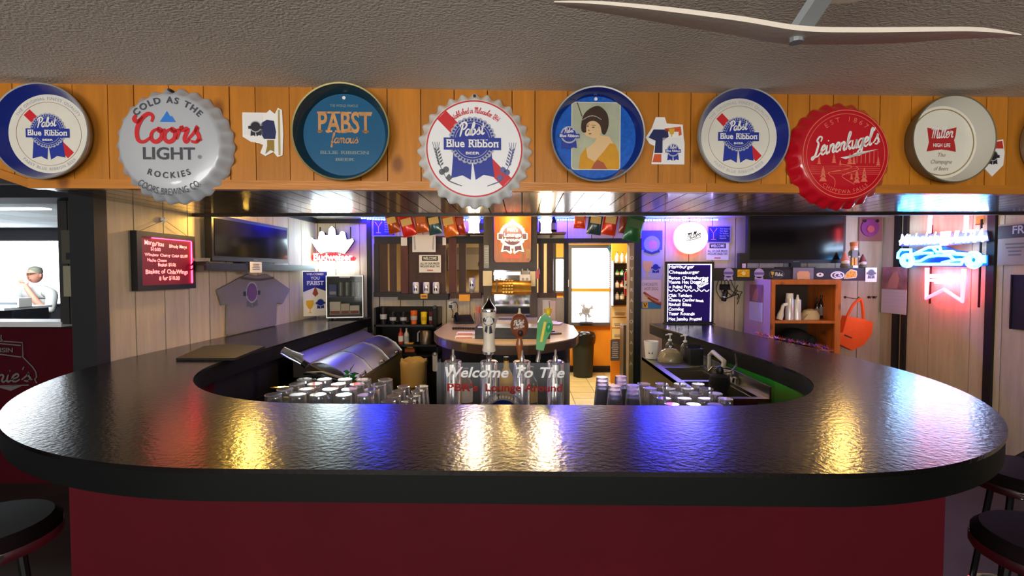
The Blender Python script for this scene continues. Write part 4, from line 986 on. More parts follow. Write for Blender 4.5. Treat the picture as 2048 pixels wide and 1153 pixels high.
for px_, h_, r_, b_, l_, la in ((949, .20, .036, DG, m('portrait_label', (120, 96, 120), .6), 'dark liquor bottle with pictured label on the high shelf'), (964, .19, .03, CLR, GREYP, 'pale liquor bottle touching the lit sign post'), (1084, .17, .032, DG, m('blue_grey_label', (90, 96, 140), .6), 'dark bottle with blue-grey label under the right lamp'), (1094, .15, .030, CLR, SILVER, 'clear square-shouldered bottle between two dark bottles'), (1107, .19, .033, DG, m('pale_violet_label', (140, 130, 170), .6), 'tall dark bottle at the doorway end of the shelf')):
    bottle_thing('liquor_bottle', la, (bx(px_)*5.1/5.2, 5.10, zb), h_, r_, b_, l_, BLACK, 'bottles on the high shelves')
# --- LED strips along the back wall
def led(label, a, b, Y, n, group='blue LED strips', power=20):
    A = onY(*a, Y); B = onY(*b, Y); t = thing('led_strip', label, 'light strip', (A+B)/2, 0, group)
    MB().bar(A-(A+B)/2, B-(A+B)/2, .012, .006).build('strip_tape', m('led_tape', (20, 30, 160), .5, emit=1.2, erg=(20, 30, 255)), t)
    d = MB().box(-.008, .008, -.012, -.006, -.006, .006).data('led_chip'); d.materials.append(glow('blue_led', (40, 70, 255), 220))
    for i in range(n): put('led_chip', d, t, (A-(A+B)/2).lerp(B-(A+B)/2, (i+.5)/n))
    area('led_strip_light', (A+B)/2+Vector((0, -.03, -.01)), (A+B)/2+Vector((0, .12, -.6)), (B-A).length, .02, power*(B-A).length, (.035, .004, 1.0))
led('blue LED strip at the corner post left of the chip bags', (722, 437), (772, 440), 5.14, 9)
led('blue LED strip behind the hanging lamps', (925, 440), (985, 440), 5.15, 10)
led('blue LED strip between the lamp and the chip bags', (1076, 440), (1150, 440), 5.15, 14)
led('blue LED strip above the round lit sign', (1288, 441), (1436, 440), 5.14, 26)
# --- chip bags on clip strips
def bag(label, px, py, Y, wpx, hpx_, top, low, tilt, grp):
    t = thing('chip_bag', label, 'chip bag', onY(px, py, Y), 0, grp, rot=(0, R(tilt), random.uniform(-.3, .3))); s = Y/FPX; w_ = wpx*s*1.06; h_ = hpx_*s*1.15
    mb = MB(); nx_, nz_ = 8, 8
    for sd in (-1, 1):
        vs = []
        for j in range(nz_+1):
            for i in range(nx_+1):
                u = i/nx_*2-1; v = j/nz_; th = sd*(.003+.026*math.sin(math.pi*v)**.6*(1-u*u)**.6); vs.append((u*w_/2*(1-.06*math.sin(math.pi*v)), th+random.uniform(-.002, .002), (v-1)*h_+h_/2))
        mb.add(vs, [(j*(nx_+1)+i, j*(nx_+1)+i+1, (j+1)*(nx_+1)+i+1, (j+1)*(nx_+1)+i) for j in range(nz_) for i in range(nx_)])
    mb.build('bag_body', low, t, smooth=True)
    zz = MB(); k = 12
    for i in range(k): x0 = -w_/2+w_*i/k; x1 = x0+w_/k; zz.prism([(x0, -h_/2+.004), (x1, -h_/2+.004), ((x0+x1)/2, -h_/2-.008)], -.002, .002)
    zz.build('crimped_edge', low, t)
    MB().box(-w_*.36, w_*.36, -.031, -.029, -h_*.02, h_*.3).build('label_panel', top, t)
    MB().box(-.006, .006, -.006, .006, h_/2-.01, h_/2+.03).build('clip', GREYP, t)
    return t
FO = lambda n, c: m('foil_'+n, c, .25, .25, coat=.4)
TANP = m('tan_bag_print', (196, 170, 110), .5)
G1 = 'chip bags hanging left of the lamps'; G2 = 'chip bags hanging right of the lamps'
for a in (('orange chip bag at the blue notice end of the rack', 786, 447, 4.5, 24, 34, TANP, FO('rust', (160, 70, 30)), -14, G1), ('tan and red chip bag hanging second from the notice', 815, 451, 4.5, 27, 38, TANP, FO('red', (196, 40, 34)), -16, G1), ('brown-orange chip bag in the middle of the left rack', 843, 446, 4.5, 25, 34, m('amber_print', (176, 96, 40), .5), FO('amber', (176, 84, 34)), -8, G1), ('tan and teal chip bag hanging fourth from the notice', 869, 448, 4.5, 26, 36, TANP, FO('teal', (40, 78, 92)), -10, G1), ('tan and orange chip bag next to the hanging lamp', 899, 450, 4.5, 27, 40, TANP, FO('orange', (206, 104, 36)), -12, G1), ('dark red chip bag half behind the hanging lamp', 920, 449, 4.55, 18, 36, m('dull_red_print', (150, 50, 40), .5), FO('maroon', (150, 46, 34)), -10, G1),
          ('orange-red chip bag nearest the right lamp', 1160, 442, 4.5, 22, 26, m('amber_print'), FO('vermilion', (206, 70, 40)), 4, G2), ('tan and dark teal chip bag on the right rack', 1190, 447, 4.5, 27, 38, TANP, FO('dark_teal', (44, 66, 76)), 8, G2), ('cream and scarlet chip bag on the right rack', 1220, 447, 4.5, 27, 40, TANP, FO('scarlet', (206, 56, 30)), 10, G2), ('brown foil chip bag before the green one', 1252, 446, 4.5, 26, 36, m('brown_print', (120, 60, 40), .5), FO('brown', (130, 60, 40)), 6, G2), ('green foil chip bag at the doorway corner', 1268, 456, 4.4, 34, 46, m('dull_green_print', (60, 90, 60), .5), FO('green', (34, 92, 56)), 14, G2)):
    bag(*a)
# --- hanging lamps behind the soffit, and the two out of view behind it
SHADE = m('lamp_glass', (255, 240, 220), .3, emit=7, erg=(255, 226, 190))
def lamp(label, x_, y_, z_, power, rgb, grp='hanging lamps over the bar'):
    t = thing('hanging_lamp', label, 'lamp', (x_, y_, z_), 0, grp)
    MB().lathe([(.028, -.085), (.034, -.08), (.034, -.03), (.042, .0), (.03, .018)], 20).build('lamp_shade', SHADE, t, smooth=True); ls_ = t.children[0]
    MB().lathe([(.03, .016), (.034, .03), (.016, .05), (.012, ZI-z_)], 16).build('lamp_socket', m('brass_socket', (150, 110, 50), .35, .8), t, smooth=True)
    MB().lathe([(.04, -.088), (.04, -.083)], 20).build('shade_rim', m('frosted_rim', (240, 232, 224), .4, emit=1.5, erg=(255, 230, 210)), ls_)
    l = point('lamp_bulb', (x_, y_, z_-.13), power, rgb, .04); l.parent = None
    return t
lamp('white glass lamp hanging in front of the bottle shelf, left of lit sign', onY(948, 440, 3.36).x, 3.36, onY(948, 440, 3.36).z, 9, (1, .72, .38))
lamp('white glass lamp hanging right of the lit ribbon sign', onY(1092, 440, 3.36).x, 3.36, onY(1092, 440, 3.36).z, 9, (1, .72, .38))
lamp('white glass lamp high beside the left television', -1.97, 3.46, 2.075, 12, (1, .58, .10))
lamp('white glass lamp high behind the soffit by the right television', 2.4, 3.66, 2.075, 7, (1, .58, .12))
# --- centre column: posts, beam, lit ribbon sign
t = thing('back_bar_surround', 'dark timber frame of two posts and a beam on the back bar', 'frame', (bx(1020), 4.95, 1.03))
px_boxes(t, ((968, 987, 425, 643.5), (1060, 1074, 425, 643.5)), 4.98, 'post', m('grey_brown_post', (74, 66, 60), .6, var=.2, vscale=3, stretch=(8, 8, 1)), .09)
px_boxes(t, ((967, 1074, 524, 541),), 4.93, 'beam', m('slate_beam', (66, 64, 70), .6), .05)
px_boxes(t, ((966, 984, 542, 572), (1060, 1071, 543, 573)), 4.91, 'lit_post_strip', m('lit_post_strip', (214, 200, 160), .4), .01)  # fluorescent light on the posts, put into the strips' pale colour
px_boxes(t, ((985, 1062, 541, 642),), 5.04, 'mirror', m('mirror_glass', (200, 205, 205), .05, 1.), .006)
t, s = wsign('ribbon_light_sign', 'amber wood sign with glowing ribbon emblem between the lamps', 'sign', 1025, 479, 4.883)
plate(t, 'board', [(-37, 47), (37, 47), (37, -40), (33, -46), (-33, -46), (-37, -40)], m('amber_lit_wood', (150, 78, 14), .35, emit=.02, erg=(255, 130, 10), var=.3, vscale=5, stretch=(8, 8, 1)), s, 0, .02)
YW = glow('warm_emblem_glow', (255, 232, 170), 1.3); PLUM = m('plum_print', (104, 76, 108), .6)
plate(t, 'emblem_edge', scallop(24, 25, 1.4, 0, 8), YW, s, -.002, 0)
plate(t, 'emblem_wings', [(-30, 12), (-25, 13), (25, 13), (30, 12), (30, 0), (24, -2), (-24, -2), (-30, 0)], YW, s, -.004, -.002)
for q in (-1, 1): plate(t, 'emblem_tail', [(q*4, -13), (q*19, -9), (q*23, -25), (q*13, -23), (q*4, -29), (q*1, -26)], YW, s, -.004, -.001); plate(t, 'tail_panel', [(q*4, -14), (q*17, -12), (q*19, -22), (q*12, -21), (q*5, -25)], PLUM, s, -.006, -.004); plate(t, 'wing_panel', rect(min(q*28, q*20), max(q*28, q*20), .5, 11), PLUM, s, -.006, -.004)
plate(t, 'emblem_disc', circ(0, 8, 20, 32), PLUM, s, -.006, -.003)
for i, (l, w_) in enumerate((("PBR's", 22), ('Lounge', 35), ('Around', 36))): text('emblem_word', l, 7*s, 0, (15-i*9.5)*s, -.008, YW, t, bold=True, width=w_*s)
text('lower_word', "PBR's Bar", 7*s, -2*s, -37*s, -.002, glow('red_word_glow', (255, 50, 20), 1.2, (220, 40, 20)), t, bold=True, width=34*s)
plate(t, 'wood_block', rect(28, 35, -38, -20), m('pale_block', (170, 140, 100), .6), s, -.004, 0)
l = point('sign_spot', onY(1025, 440, 4.78), 5, (1, .7, .25), .03)
# --- remote control on the left post
t, s = wsign('remote_control', 'grey remote control hung on the timber post', 'remote', 973, 514, 4.899)
plate(t, 'case', rrect(-5.2, 5.2, -23, 23, 2), m('remote_grey', (120, 124, 126), .4), s, -.012, .004)
d = MB().box(-.004, .004, -.002, 0, -.003, .003).data('button'); d.materials.append(m('pale_button', (190, 192, 190), .5))
for i in range(3):
    for j in range(9): put('button', d, t, ((i-1)*.0125, -.012, (17-j*3.6)*s))
# --- brass till with round keys
t, s = wsign('brass_till', 'antique brass till with rows of round keys', 'cash register', 1024, 589, 4.80)
prof = [(-38, 0), (-38, 12), (-34, 22), (-20, 26), (38, 26), (38, 0)]
mb = MB(); BR = m('aged_brass', (170, 130, 60), .25, .9, var=.2, vscale=20)
mb.add([(x*s, y_, z_) for x in (-39, 38) for y_, z_ in ((.0, 0), (-.10, .0), (-.115, .03), (-.10, .08), (-.05, .125), (.0, .135))], [(0,1,2,3,4,5), (11,10,9,8,7,6)]+[(i, 6+i, 6+(i+1) % 6, (i+1) % 6) for i in range(6)]); mb.build('body', BR, t, smooth=True)
kd = MB().lathe([(.001, 0), (.003, 0), (.003, .02), (.011, .022), (.011, .027), (.001, .028)], 12).data('key'); kd.materials.append(m('brass_key', (226, 196, 110), .25, .7))
for i in range(4):
    for j in range(5): put('key', kd, t, ((-16+i*5.5)*s, -.112+.012*j*.9, .02+.024*j), rot=(R(70-j*10), 0, 0))
MB().box(-30*s, -28*s, -.15, -.1, .01, .14).build('lever', m('dark_brass', (70, 56, 30), .4, .6), t)
MB().lathe([(.001, 0), (.014, .004), (.014, .012), (.001, .016)], 12, (-29*s, -.145, .14)).build('lever_knob', BR, t, smooth=True)
px_boxes(t, ((987, 1041, 544, 551),), 4.72, 'light_rail', m('rail_pink_white', (226, 190, 186), .3, emit=.8, erg=(255, 220, 215)), .03)
t, s = wsign('plug_box', 'white power box with two round dials on the beam', 'power box', 1050, 557, 4.86)
plate(t, 'case', rrect(-10.5, 10.5, -7.5, 7.5, 1.5), WHITE, s, -.03, .0)
for x_ in (-4, 4): plate(t, 'dial', circ(x_, -1.5, 2.6, 14), m('dial_grey', (150, 146, 140), .4), s, -.034, -.03)
plate(t, 'clip', [(-6.5, 7.5), (6.5, 7.5), (6.5, 19), (4, 19), (4, 15), (-4, 15), (-4, 19), (-6.5, 19)], m('clip_grey', (150, 146, 138), .5), s, -.02, -.005)
t, s = wsign('small_extinguisher', 'small red fire extinguisher hung at the edge of the timber post', 'lantern', 1075, 549, 4.95)  # small red fire extinguisher, body and strap only
plate(t, 'body', rrect(-3.2, 3.2, -9, 9, 1.6), m('small_extinguisher_red', (206, 26, 30), .35), s, -.02, .0); MB().tube([(0, -.01, 9*s), (.01, -.01, 15*s), (.02, -.01, 9*s), (.022, -.01, 0)], .003, 6).build('strap', SILVER, t)
# --- back bar counter
ZBK = 1.03
fp = [onZ(px_, py_, ZBK) for px_, py_ in ((868, 664), (877, 673), (912, 682), (958, 688), (1013, 690), (1070, 689), (1118, 683), (1148, 676), (1157, 668))]
pol = [(p.x, p.y) for p in crom([(q.x, q.y) for q in fp], 4)]+[(fp[-1].x+.02, 4.7), (.36, 5.14), (-.76, 5.14), (fp[0].x-.0, 4.7)]
t = thing('back_bar', 'wooden back bar with rounded front in the middle of the horseshoe', 'counter', (-.15, 4.6, 0))
def sub(mb, o=(-.15, 4.6, 0)): mb.v = [(x-o[0], y-o[1], z-o[2]) for x, y, z in mb.v]; return mb
sub(MB().slab(pol, ZBK-.008, ZBK)).build('worktop', m('pale_maple_top', (206, 178, 140), .25, var=.12, vscale=3, stretch=(2, 8, 2), coat=.3), t)
sub(MB().slab(pol, ZBK-.075, ZBK-.008)).build('edge_band', m('brown_edge', (84, 64, 52), .35, coat=.4), t)
ins = [(-.15+(x+.15)*.9, 4.6+(y-4.6)*.82) for x, y in pol]
sub(MB().slab(ins, 0, ZBK-.075)).build('base_cabinet', m('black_base', (22, 22, 24), .5), t)
hp = onY(1015, 716, 3.72)
MB().tube([(x-(-.15), y-4.6, z) for x, y, z in ((hp.x-.07, 4.0, hp.z), (hp.x-.05, 3.92, hp.z-.02), (hp.x+.04, 3.92, hp.z-.03), (hp.x+.07, 4.0, hp.z-.02))], .008, 7).build('handle', CHROME, t)
# things on the back bar
def onbar(px_, py_):
    p = onZ(px_, py_, ZBK+.001)
    return p if p.y < 4.86 else onY(px_, py_, 4.86)
p = onbar(1025, 678); t = thing('pos_drawer', 'flat black cash drawer across the back bar front', 'cash drawer', (p.x, p.y+.12, ZBK+.001))
MB().box(-.29, .29, -.14, .16, 0, .085).build('case', BLACK, t); MB().box(-.27, .27, -.143, -.14, .012, .07).build('drawer_front', m('drawer_black', (30, 30, 32), .3), t); MB().box(-.27, .27, -.12, .1, .085, .094).build('steel_top', STEEL, t); MB().box(-.05, .05, -.15, -.143, .03, .045).build('handle', BLACK, t)
p = onbar(926, 634); t = thing('desk_phone', 'black desk telephone on the left of the back bar', 'telephone', (p.x, p.y+.05, ZBK+.001), R(15))
MB().add([(-.09, -.1, 0), (.09, -.1, 0), (.09, .1, 0), (-.09, .1, 0), (-.09, -.1, .02), (.09, -.1, .02), (.09, .1, .075), (-.09, .1, .075)], [(0,3,2,1), (4,5,6,7), (0,1,5,4), (1,2,6,5), (2,3,7,6), (3,0,4,7)]).build('base', BLACK, t)
MB().tube([(-.06, -.08, .05), (-.065, -.03, .075), (-.065, .04, .095), (-.06, .08, .085)], [.02, .014, .014, .02], 8).build('handset', MATTE, t, smooth=True)
p = onbar(955, 636); t = thing('straw_cup', 'clear cup of red and yellow straws on the back bar', 'cup', (p.x, p.y, ZBK+.001))
MB().lathe([(.028, 0), (.036, .11), (.033, .11), (.025, .006), (.001, .006)], 14).build('cup', m('thin_clear_glass'), t, smooth=True)
for k in range(7):
    a = k*.9; MB().tube([(.012*math.cos(a), .012*math.sin(a), .008), (.03*math.cos(a), .03*math.sin(a), .17)], .004, 6).build('straw', (RED, m('yellow_card'), m('pink_straw', (220, 90, 120), .4))[k % 3], t)
for k, (px_, py_, w_, d_, lab) in enumerate(((936, 668, .09, .05, 'upper white note pad beside the cash drawer'), (934, 676, .09, .04, 'lower white note pad at the counter edge'), (1010, 643, .08, .06, 'receipt stack under the mirror on the back bar'), (1063, 648, .06, .05, 'grey card box by the mirror foot'))):
    p = onbar(px_, py_); t = thing('note_pad', lab, 'note pad', (p.x, p.y, ZBK+.001), random.uniform(-.1, .1), 'papers on the back bar')
    MB().box(-w_, w_, -d_, d_, 0, (.012, .012, .03, .06)[k]).build('pad', PAPER if k != 3 else m('grey_card', (170, 160, 160), .7), t); MB().box(-w_*.9, w_*.5, -d_*1.01, -d_, .002, .008).build('pen_mark', RED if k < 2 else m('orange_card'), t)
p = onbar(925, 660); t = thing('beaded_wrap', 'black beaded strap lying on the back bar', 'strap', (p.x, p.y, ZBK+.001))
bd = MB().ell((0, 0, .012), .014, .012, .012, 8, 6).data('bead'); bd.materials.append(BLACK)
for k in range(10): put('bead', bd, t, (k*.022-.08, .012*math.sin(k*.6), 0))
p = onbar(1106, 648); t = thing('clipboard', 'dark clipboard lying at the right of the back bar', 'clipboard', (p.x, p.y, ZBK+.001), R(-12)); MB().box(-.09, .09, -.12, .12, 0, .006).build('board', m('grey_board', (120, 116, 112), .6), t); MB().box(-.08, .08, -.11, .09, .006, .009).build('sheet', PAPER, t); MB().box(-.03, .03, .09, .12, .006, .02).build('clip', CHROME, t)
p = onbar(1100, 668); t = thing('booklet', 'dark booklet with pen lying behind the green tap', 'booklet', (p.x, p.y, ZBK+.001), R(20)); MB().box(-.08, .08, -.06, .06, 0, .012).build('cover', m('brown_cover', (90, 76, 66), .6), t); MB().tube([(-.05, 0, .017), (.05, .02, .017)], .005, 6).build('pen', BLUE, t)
t, s = wsign('wall_papers', 'pinned cream papers below the narrow pallet rack', 'paper', 1098, 622, YB-.03); plate(t, 'sheet', rect(-13, 3, -22, 22), CREAM, s); plate(t, 'sheet', rect(2, 13, -24, 20), m('pink_paper', (228, 200, 180), .7), s, -.003, -.001); plate(t, 'yellow_slip', rect(-10, 6, -4, 4), m('yellow_card'), s, -.006, -.003); MB().tube([(0, -.01, 20*s), (.01, -.012, 0), (-.01, -.012, -24*s)], .003, 5).build('cord', DARKP, t)
# wall socket with wires
t, s = wsign('wall_socket', 'white wall socket with hanging leads left of the straws', 'socket', 902, 611, YB-.014); plate(t, 'plate', rect(-5, 5, -8, 8), WHITE, s, -.01, 0); plate(t, 'plug', rect(-3, 3, -5, 1), BLACK, s, -.04, -.01)
MB().tube(crom3([(0, -.04, -2*s), (.03, -.06, -14*s), (.02, -.05, -24*s), (.09, -.09, -20*s), (.12, -.15, -24*s)]), .004, 6).build('lead', BLACK, t); MB().tube(crom3([(0, -.03, 4*s), (.06, -.04, 6*s), (.08, -.05, -10*s), (.05, -.05, -20*s)]), .004, 6).build('lead', BLACK, t)
# --- low black shelf unit, left of the back bar
t = thing('shelf_unit', 'low black open shelf unit against the yellowish wall', 'shelf unit', (bx(822), 5.06, 0))
XA, XB2 = bx(760)-bx(822), bx(884)-bx(822); zt = onY(822, 614, 5.1).z; z1_ = onY(822, 650, 4.95).z; z2_ = onY(822, 690, 4.95).z
for z_ in (z1_, z2_, .70, .06): MB().box(XA, XB2, -.12, .12, z_-.02, z_).build('shelf_board', BLACK, t)
MB().box(XA, XA+.02, -.12, .12, 0, zt).build('side_panel', BLACK, t); MB().box(XB2-.02, XB2, -.12, .12, 0, zt).build('side_panel', BLACK, t); MB().box(XA, XB2, .115, .12, 0, zt).build('back_panel', MATTE, t)
def mug(label, px_, z_, h, r, body, Y=5.02, handle=True, foam=None):
    x_ = onY(px_, 640, Y).x; t = thing('beer_mug' if handle else 'drink_cup', label, 'mug' if handle else 'cup', (x_, Y, z_+.001), 0, 'cups on the black shelf unit')
    MB().lathe([(r*.82, 0), (r, h), (r*.93, h), (r*.78, .006), (.001, .006)], 16).build('cup_body', body, t, smooth=True)
    if handle: MB().tube(crom3([(r*.9, 0, h*.8), (r*1.6, 0, h*.7), (r*1.6, 0, h*.3), (r*.85, 0, h*.2)]), .006, 6).build('handle', body, t)
    MB().lathe([(r*.95, h*.3), (r*.985, h*.6)], 16, caps=False).build('printed_band', foam or SILVER, t)
    return t
DM = m('dark_mug', (30, 28, 32), .25)
mug('tall black cup at the left of the black shelf unit', 767, z1_, .17, .036, DM, handle=False); mug('dark mug second on the black shelf unit', 786, z1_, .12, .036, DM); mug('dark mug in the middle of the black shelf unit', 807, z1_, .12, .036, DM)
mug('orange patterned cup on the black shelf unit', 828, z1_, .14, .036, m('orange_mug', (206, 96, 30), .4, var=.3, vscale=30), handle=False); mug('bright yellow cup on the black shelf unit', 848, z1_, .125, .034, m('yellow_cup', (238, 206, 30), .35), handle=False, foam=m('yellow_dark', (200, 160, 20), .4)); mug('small dark red glass at the right of the black shelf', 863, z1_, .13, .028, m('wine_glass_red', (110, 40, 44), .2), handle=False)
t = thing('pouch', 'black pouch hanging off the end of the shelf unit', 'pouch', (bx(879), 4.90, z1_-.01)); MB().ell((0, 0, .09), .03, .03, .11, 12, 10).build('pouch_body', MATTE, t, smooth=True); MB().box(-.012, .012, -.035, .035, .18, .21).build('flap', BLACK, t)
for px_, c_, lab in ((801.5, m('red_white_bottle', (196, 70, 60), .35), 'red bottle on the lower black shelf'), (813, m('white_bottle', (206, 202, 196), .35), 'white bottle on the lower black shelf')):
    bottle_thing('plastic_bottle', lab, (onY(px_, 680, 5.03).x, 5.03, z2_+.001), .16, .026, c_, WHITE if 'red' in lab else SILVER, c_, 'bottles on the lower shelf')
x_ = onY(852, 670, 5.03).x; t = thing('metal_canister', 'brushed metal canister on the lower black shelf', 'canister', (x_, 5.03, z2_+.001)); MB().lathe([(.06, 0), (.062, .13), (.05, .145), (.001, .15)], 18).build('canister_body', m('dull_metal', (120, 108, 96), .35, .8), t, smooth=True); MB().tube([(-.06, 0, .13), (-.085, 0, .11), (-.085, 0, .02)], .008, 6).build('handle', SILVER, t)
zb3 = .35; x_ = onY(816, 700, 4.92).x
t = thing('sponge_box', 'yellow box on an orange block under the black shelf', 'box', (x_, 5.04, .721)); MB().box(-.05, .05, -.05, .05, 0, .04).build('lower_block', m('orange_block_box', (170, 96, 40), .6), t); MB().box(-.03, .03, -.04, .04, .04, .09).build('yellow_box', m('yellow_card'), t); MB().box(-.08, .08, -.1, .09, -.02, 0).build('tray', BLACK, t)
t = thing('opener_plate', 'white bottle opener hanging beside the back bar', 'opener', onY(870, 722, 4.05)); MB().prism(rrect(-.02, .02, -.09, .07, .012), -.003, .003).build('plate', WHITE, t); MB().ring(0, .058, .012, .018, -.004, .004, 16).build('hang_ring', DARKP, t)
# --- waste bin with tan liner
p = onY(828, 760, 4.3)
t = thing('waste_bin', 'waste bin with folded tan paper liner behind the bar', 'bin', (p.x, 4.3, 0)); zt = onY(828, 722, 4.25).z; r_ = .115
MB().lathe([(r_*.85, 0), (r_*.98, zt-.05)], 20).build('bin_body', m('olive_bin', (120, 108, 60), .6), t, smooth=True)
N = 26; prof = [(r_*1.0, zt-.22), (r_*1.04, zt-.06), (r_*1.07, zt-.01), (r_*1.0, zt), (r_*.9, zt-.03), (r_*.8, zt-.12)]
mb = MB().lathe(prof, N, caps=False); mb.v = [(x*(1+random.uniform(-.03, .03)), y*(1+random.uniform(-.03, .03)), z+random.uniform(-.012, .012)) for x, y, z in mb.v]
mb.build('paper_liner', m('tan_liner', (206, 172, 104), .7), t, smooth=True)
# ================================================================== UNDER-BAR, TAPS, GLASSES
# work shelf behind the front of the bar
t = thing('work_shelf', 'dark stainless work shelf behind the bar front holding glasses', 'shelf', (0, 2.1, 0))
MB().box(-1.13, .93, -.2, .34, .82, .85).build('shelf_top', m('dark_mat_top', (40, 40, 44), .5), t)
for x_ in (-1.08, -.2, .9): MB().box(x_-.02, x_+.02, -.18, .32, 0, .82).build('support', BLACK, t)
THIN = m('glassware', (236, 240, 246), .04, trans=.85, ior=1.3)
def glass_mesh(r0, r1, h, k=18): return MB().lathe([(.001, h), (r0*.96, h), (r0, h-.006), (r1, 0), (r1-.003, 0), (r0-.003, h-.018), (.001, h-.018)], k)
g0 = thing('beer_glass', 'upturned beer glass in the block of short glasses near the sink', 'glass', group='upturned glasses by the sink')
glass_mesh(.030, .040, .15).build('glass_body', THIN, g0, smooth=True); MB().lathe([(.0285, .1505), (.0305, .1495), (.0305, .146)], 18, caps=False).build('foot_rim', m('bright_rim', (240, 242, 250), .08, .6), g0, smooth=True)
ROWN = ('nearest', 'second', 'third', 'fourth', 'farthest'); COLN = ('first', 'second', 'third', 'fourth', 'fifth')
first = True
for j in range(5):
    for i in range(4):
        if j == 0 and i == 3: continue
        loc = (.60+i*.088+(4-j)*.006, 2.02+j*.093, .851); lab = 'upturned short glass, %s row, %s from the plastic cups' % (ROWN[j], COLN[i])
        if first: g0.location = loc; first = False; g0['label'] = lab
        else: again(g0, loc, lab)
g1 = thing('beer_glass', 'upturned pint glass in the tall glass block by the ice bins', 'glass', group='upturned pint glasses by the ice bins')
glass_mesh(.034, .043, .18).build('glass_body', THIN, g1, smooth=True); MB().lathe([(.0325, .1805), (.0345, .1795), (.0345, .175)], 18, caps=False).build('foot_rim', MATS['bright_rim'], g1, smooth=True)
first = True
for j in range(4):
    for i in range(5):
        loc = (-1.05+i*.097+random.uniform(-.008, .008), 2.03+j*.098, .851); lab = 'upturned pint glass, %s row, %s from the ice bin end' % (('nearest', 'second', 'third', 'farthest')[j], COLN[i])
        if first: g1.location = loc; first = False; g1['label'] = lab
        else: again(g1, loc, lab)
for i in range(2):
    for j in range(4):
        c = again(g0, (-.568+i*.088, 2.045+j*.09, .851), 'upturned short glass beside the tap sign, %s row, %s file' % (('nearest', 'second', 'third', 'farthest')[j], ('outer', 'inner')[i])); c['group'] = 'upturned glasses beside the tap sign'
# stacks of clear plastic cups
CUPM = m('clear_cup_plastic', (246, 244, 255), .3, trans=.95, ior=1.12)
t0 = thing('cup_stack', 'tallest stack of clear plastic cups, next to the doorway gap', 'cup stack', (.37, 2.24, .851), group='stacks of clear plastic cups')
for k in range(4): MB().lathe([(.026, .16), (.0265, .155), (.041, 0), (.0395, 0), (.025, .153), (.001, .153)], 20).build('cup', CUPM, t0, smooth=True, loc=(0, 0, k*.018))
again(t0, (.46, 2.26, .838), 'stack of clear plastic cups behind the shorter front pair'); again(t0, (.395, 2.07, .80), 'front stack of clear plastic cups on the doorway side'); again(t0, (.475, 2.08, .80), 'front stack of clear plastic cups touching the glass block')
for o in [o for o in bpy.data.objects if o.name.startswith('cup_stack')]: o.location.z = max(o.location.z, .851)
# --- tap tower
t = thing('tap_tower', 'row of four chrome beer tap columns behind the welcome panel', 'tap tower', (0, 2.36, .85))
zc = onY(978, 722, 2.36).z-.85
for px_ in (906, 978, 1044, 1111):
    x_ = onY(px_, 722, 2.36).x
    MB().lathe([(.045, 0), (.041, .01), (.041, zc-.006), (.038, zc), (.001, zc+.002)], 24, (x_, 0, 0)).build('column', CHROME, t, smooth=True)
    MB().lathe([(.043, zc-.012), (.043, zc-.004)], 24, (x_, 0, 0)).build('collar', CHROME, t, smooth=True)
    MB().lathe([(.012, zc), (.012, zc+.02), (.006, zc+.03), (.006, zc+.05), (.003, zc+.055)], 10, (x_, 0, 0)).build('tap_stud', STEEL, t, smooth=True)
    MB().tube([(x_, -.04, zc-.05), (x_, -.09, zc-.05), (x_, -.10, zc-.09)], .011, 8).build('spout', CHROME, t, smooth=True)
def handle(name, label, px_, base_y): 
    p = onY(px_, base_y, 2.36); return thing(name, label, 'tap handle', p)
p0 = onY(978, 706, 2.36); t = thing('beer_tap', 'white beer tap handle with navy oval and chrome cap', 'tap handle', p0, group='beer tap handles'); u = 2.36/FPX
MB().lathe([(.012, -.03), (.016, -.012), (.030, -.006), (.030, .006)], 20).build('ferrule', CHROME, t, smooth=True)
MB().lathe([(.030, .006), (.033, .012), (.030, .03), (.027, .06), (.028, .10), (.033, .14), (.034, .20)], 24).build('grip', m('ivory_enamel', (228, 216, 196), .35), t, smooth=True)
MB().lathe([(.034, .20), (.035, .212), (.032, .22), (.010, .25), (.006, .265), (.003, .275)], 20).build('chrome_cap', CHROME, t, smooth=True)
mbk = MB()
for poly in (circ(0, .158, .031, 24, .022), rect(-.032, .032, .146, .17), [(-.014, .136), (-.004, .132), (-.008, .10), (-.02, .108)], [(.014, .136), (.004, .132), (.004, .096), (.02, .1)]):
    v = curved(poly, .0352); mbk.add(v, [tuple(range(len(v)))])
mbk.build('oval_label', m('navy_label', (36, 40, 60), .5), t)
w_ = MB(); script(w_, 'Pabst', .008, 0, .162, 0, .0035, width=.04, slope=.05); letters(w_, 'Blue Ribbon', .009, 0, .147, 0, True, width=.052)
w_.v = [curved([(x, z)], .0362)[0] for x, y, z in w_.v]; w_.build('label_lettering', WHITE, t)
p0 = onY(1039, 706, 2.36); t = thing('beer_tap', 'brown barrel-shaped root beer tap handle', 'tap handle', p0, group='beer tap handles')
BRH = m('brown_handle', (128, 68, 44), .3, coat=.4)
MB().lathe([(.008, -.03), (.011, .0), (.016, .03), (.017, .05), (.012, .066), (.014, .076)], 18).build('stem', m('amber_stem', (150, 84, 40), .3, coat=.3), t, smooth=True)
MB().ell((0, 0, .132), .044, .022, .060, 20, 14).build('paddle', BRH, t, smooth=True)
MB().lathe([(.010, .19), (.006, .20), (.005, .215), (.001, .218)], 10).build('tip', m('cream_tip', (226, 206, 180), .3), t, smooth=True)
w_ = MB(); script(w_, 'Pabst', .010, -.004, .142, -.0235, .004, width=.05, slope=.25); letters(w_, 'ROOT BEER', .009, -.002, .122, -.0235, True, width=.052, slope=.22); w_.build('lettering', CREAM, t)
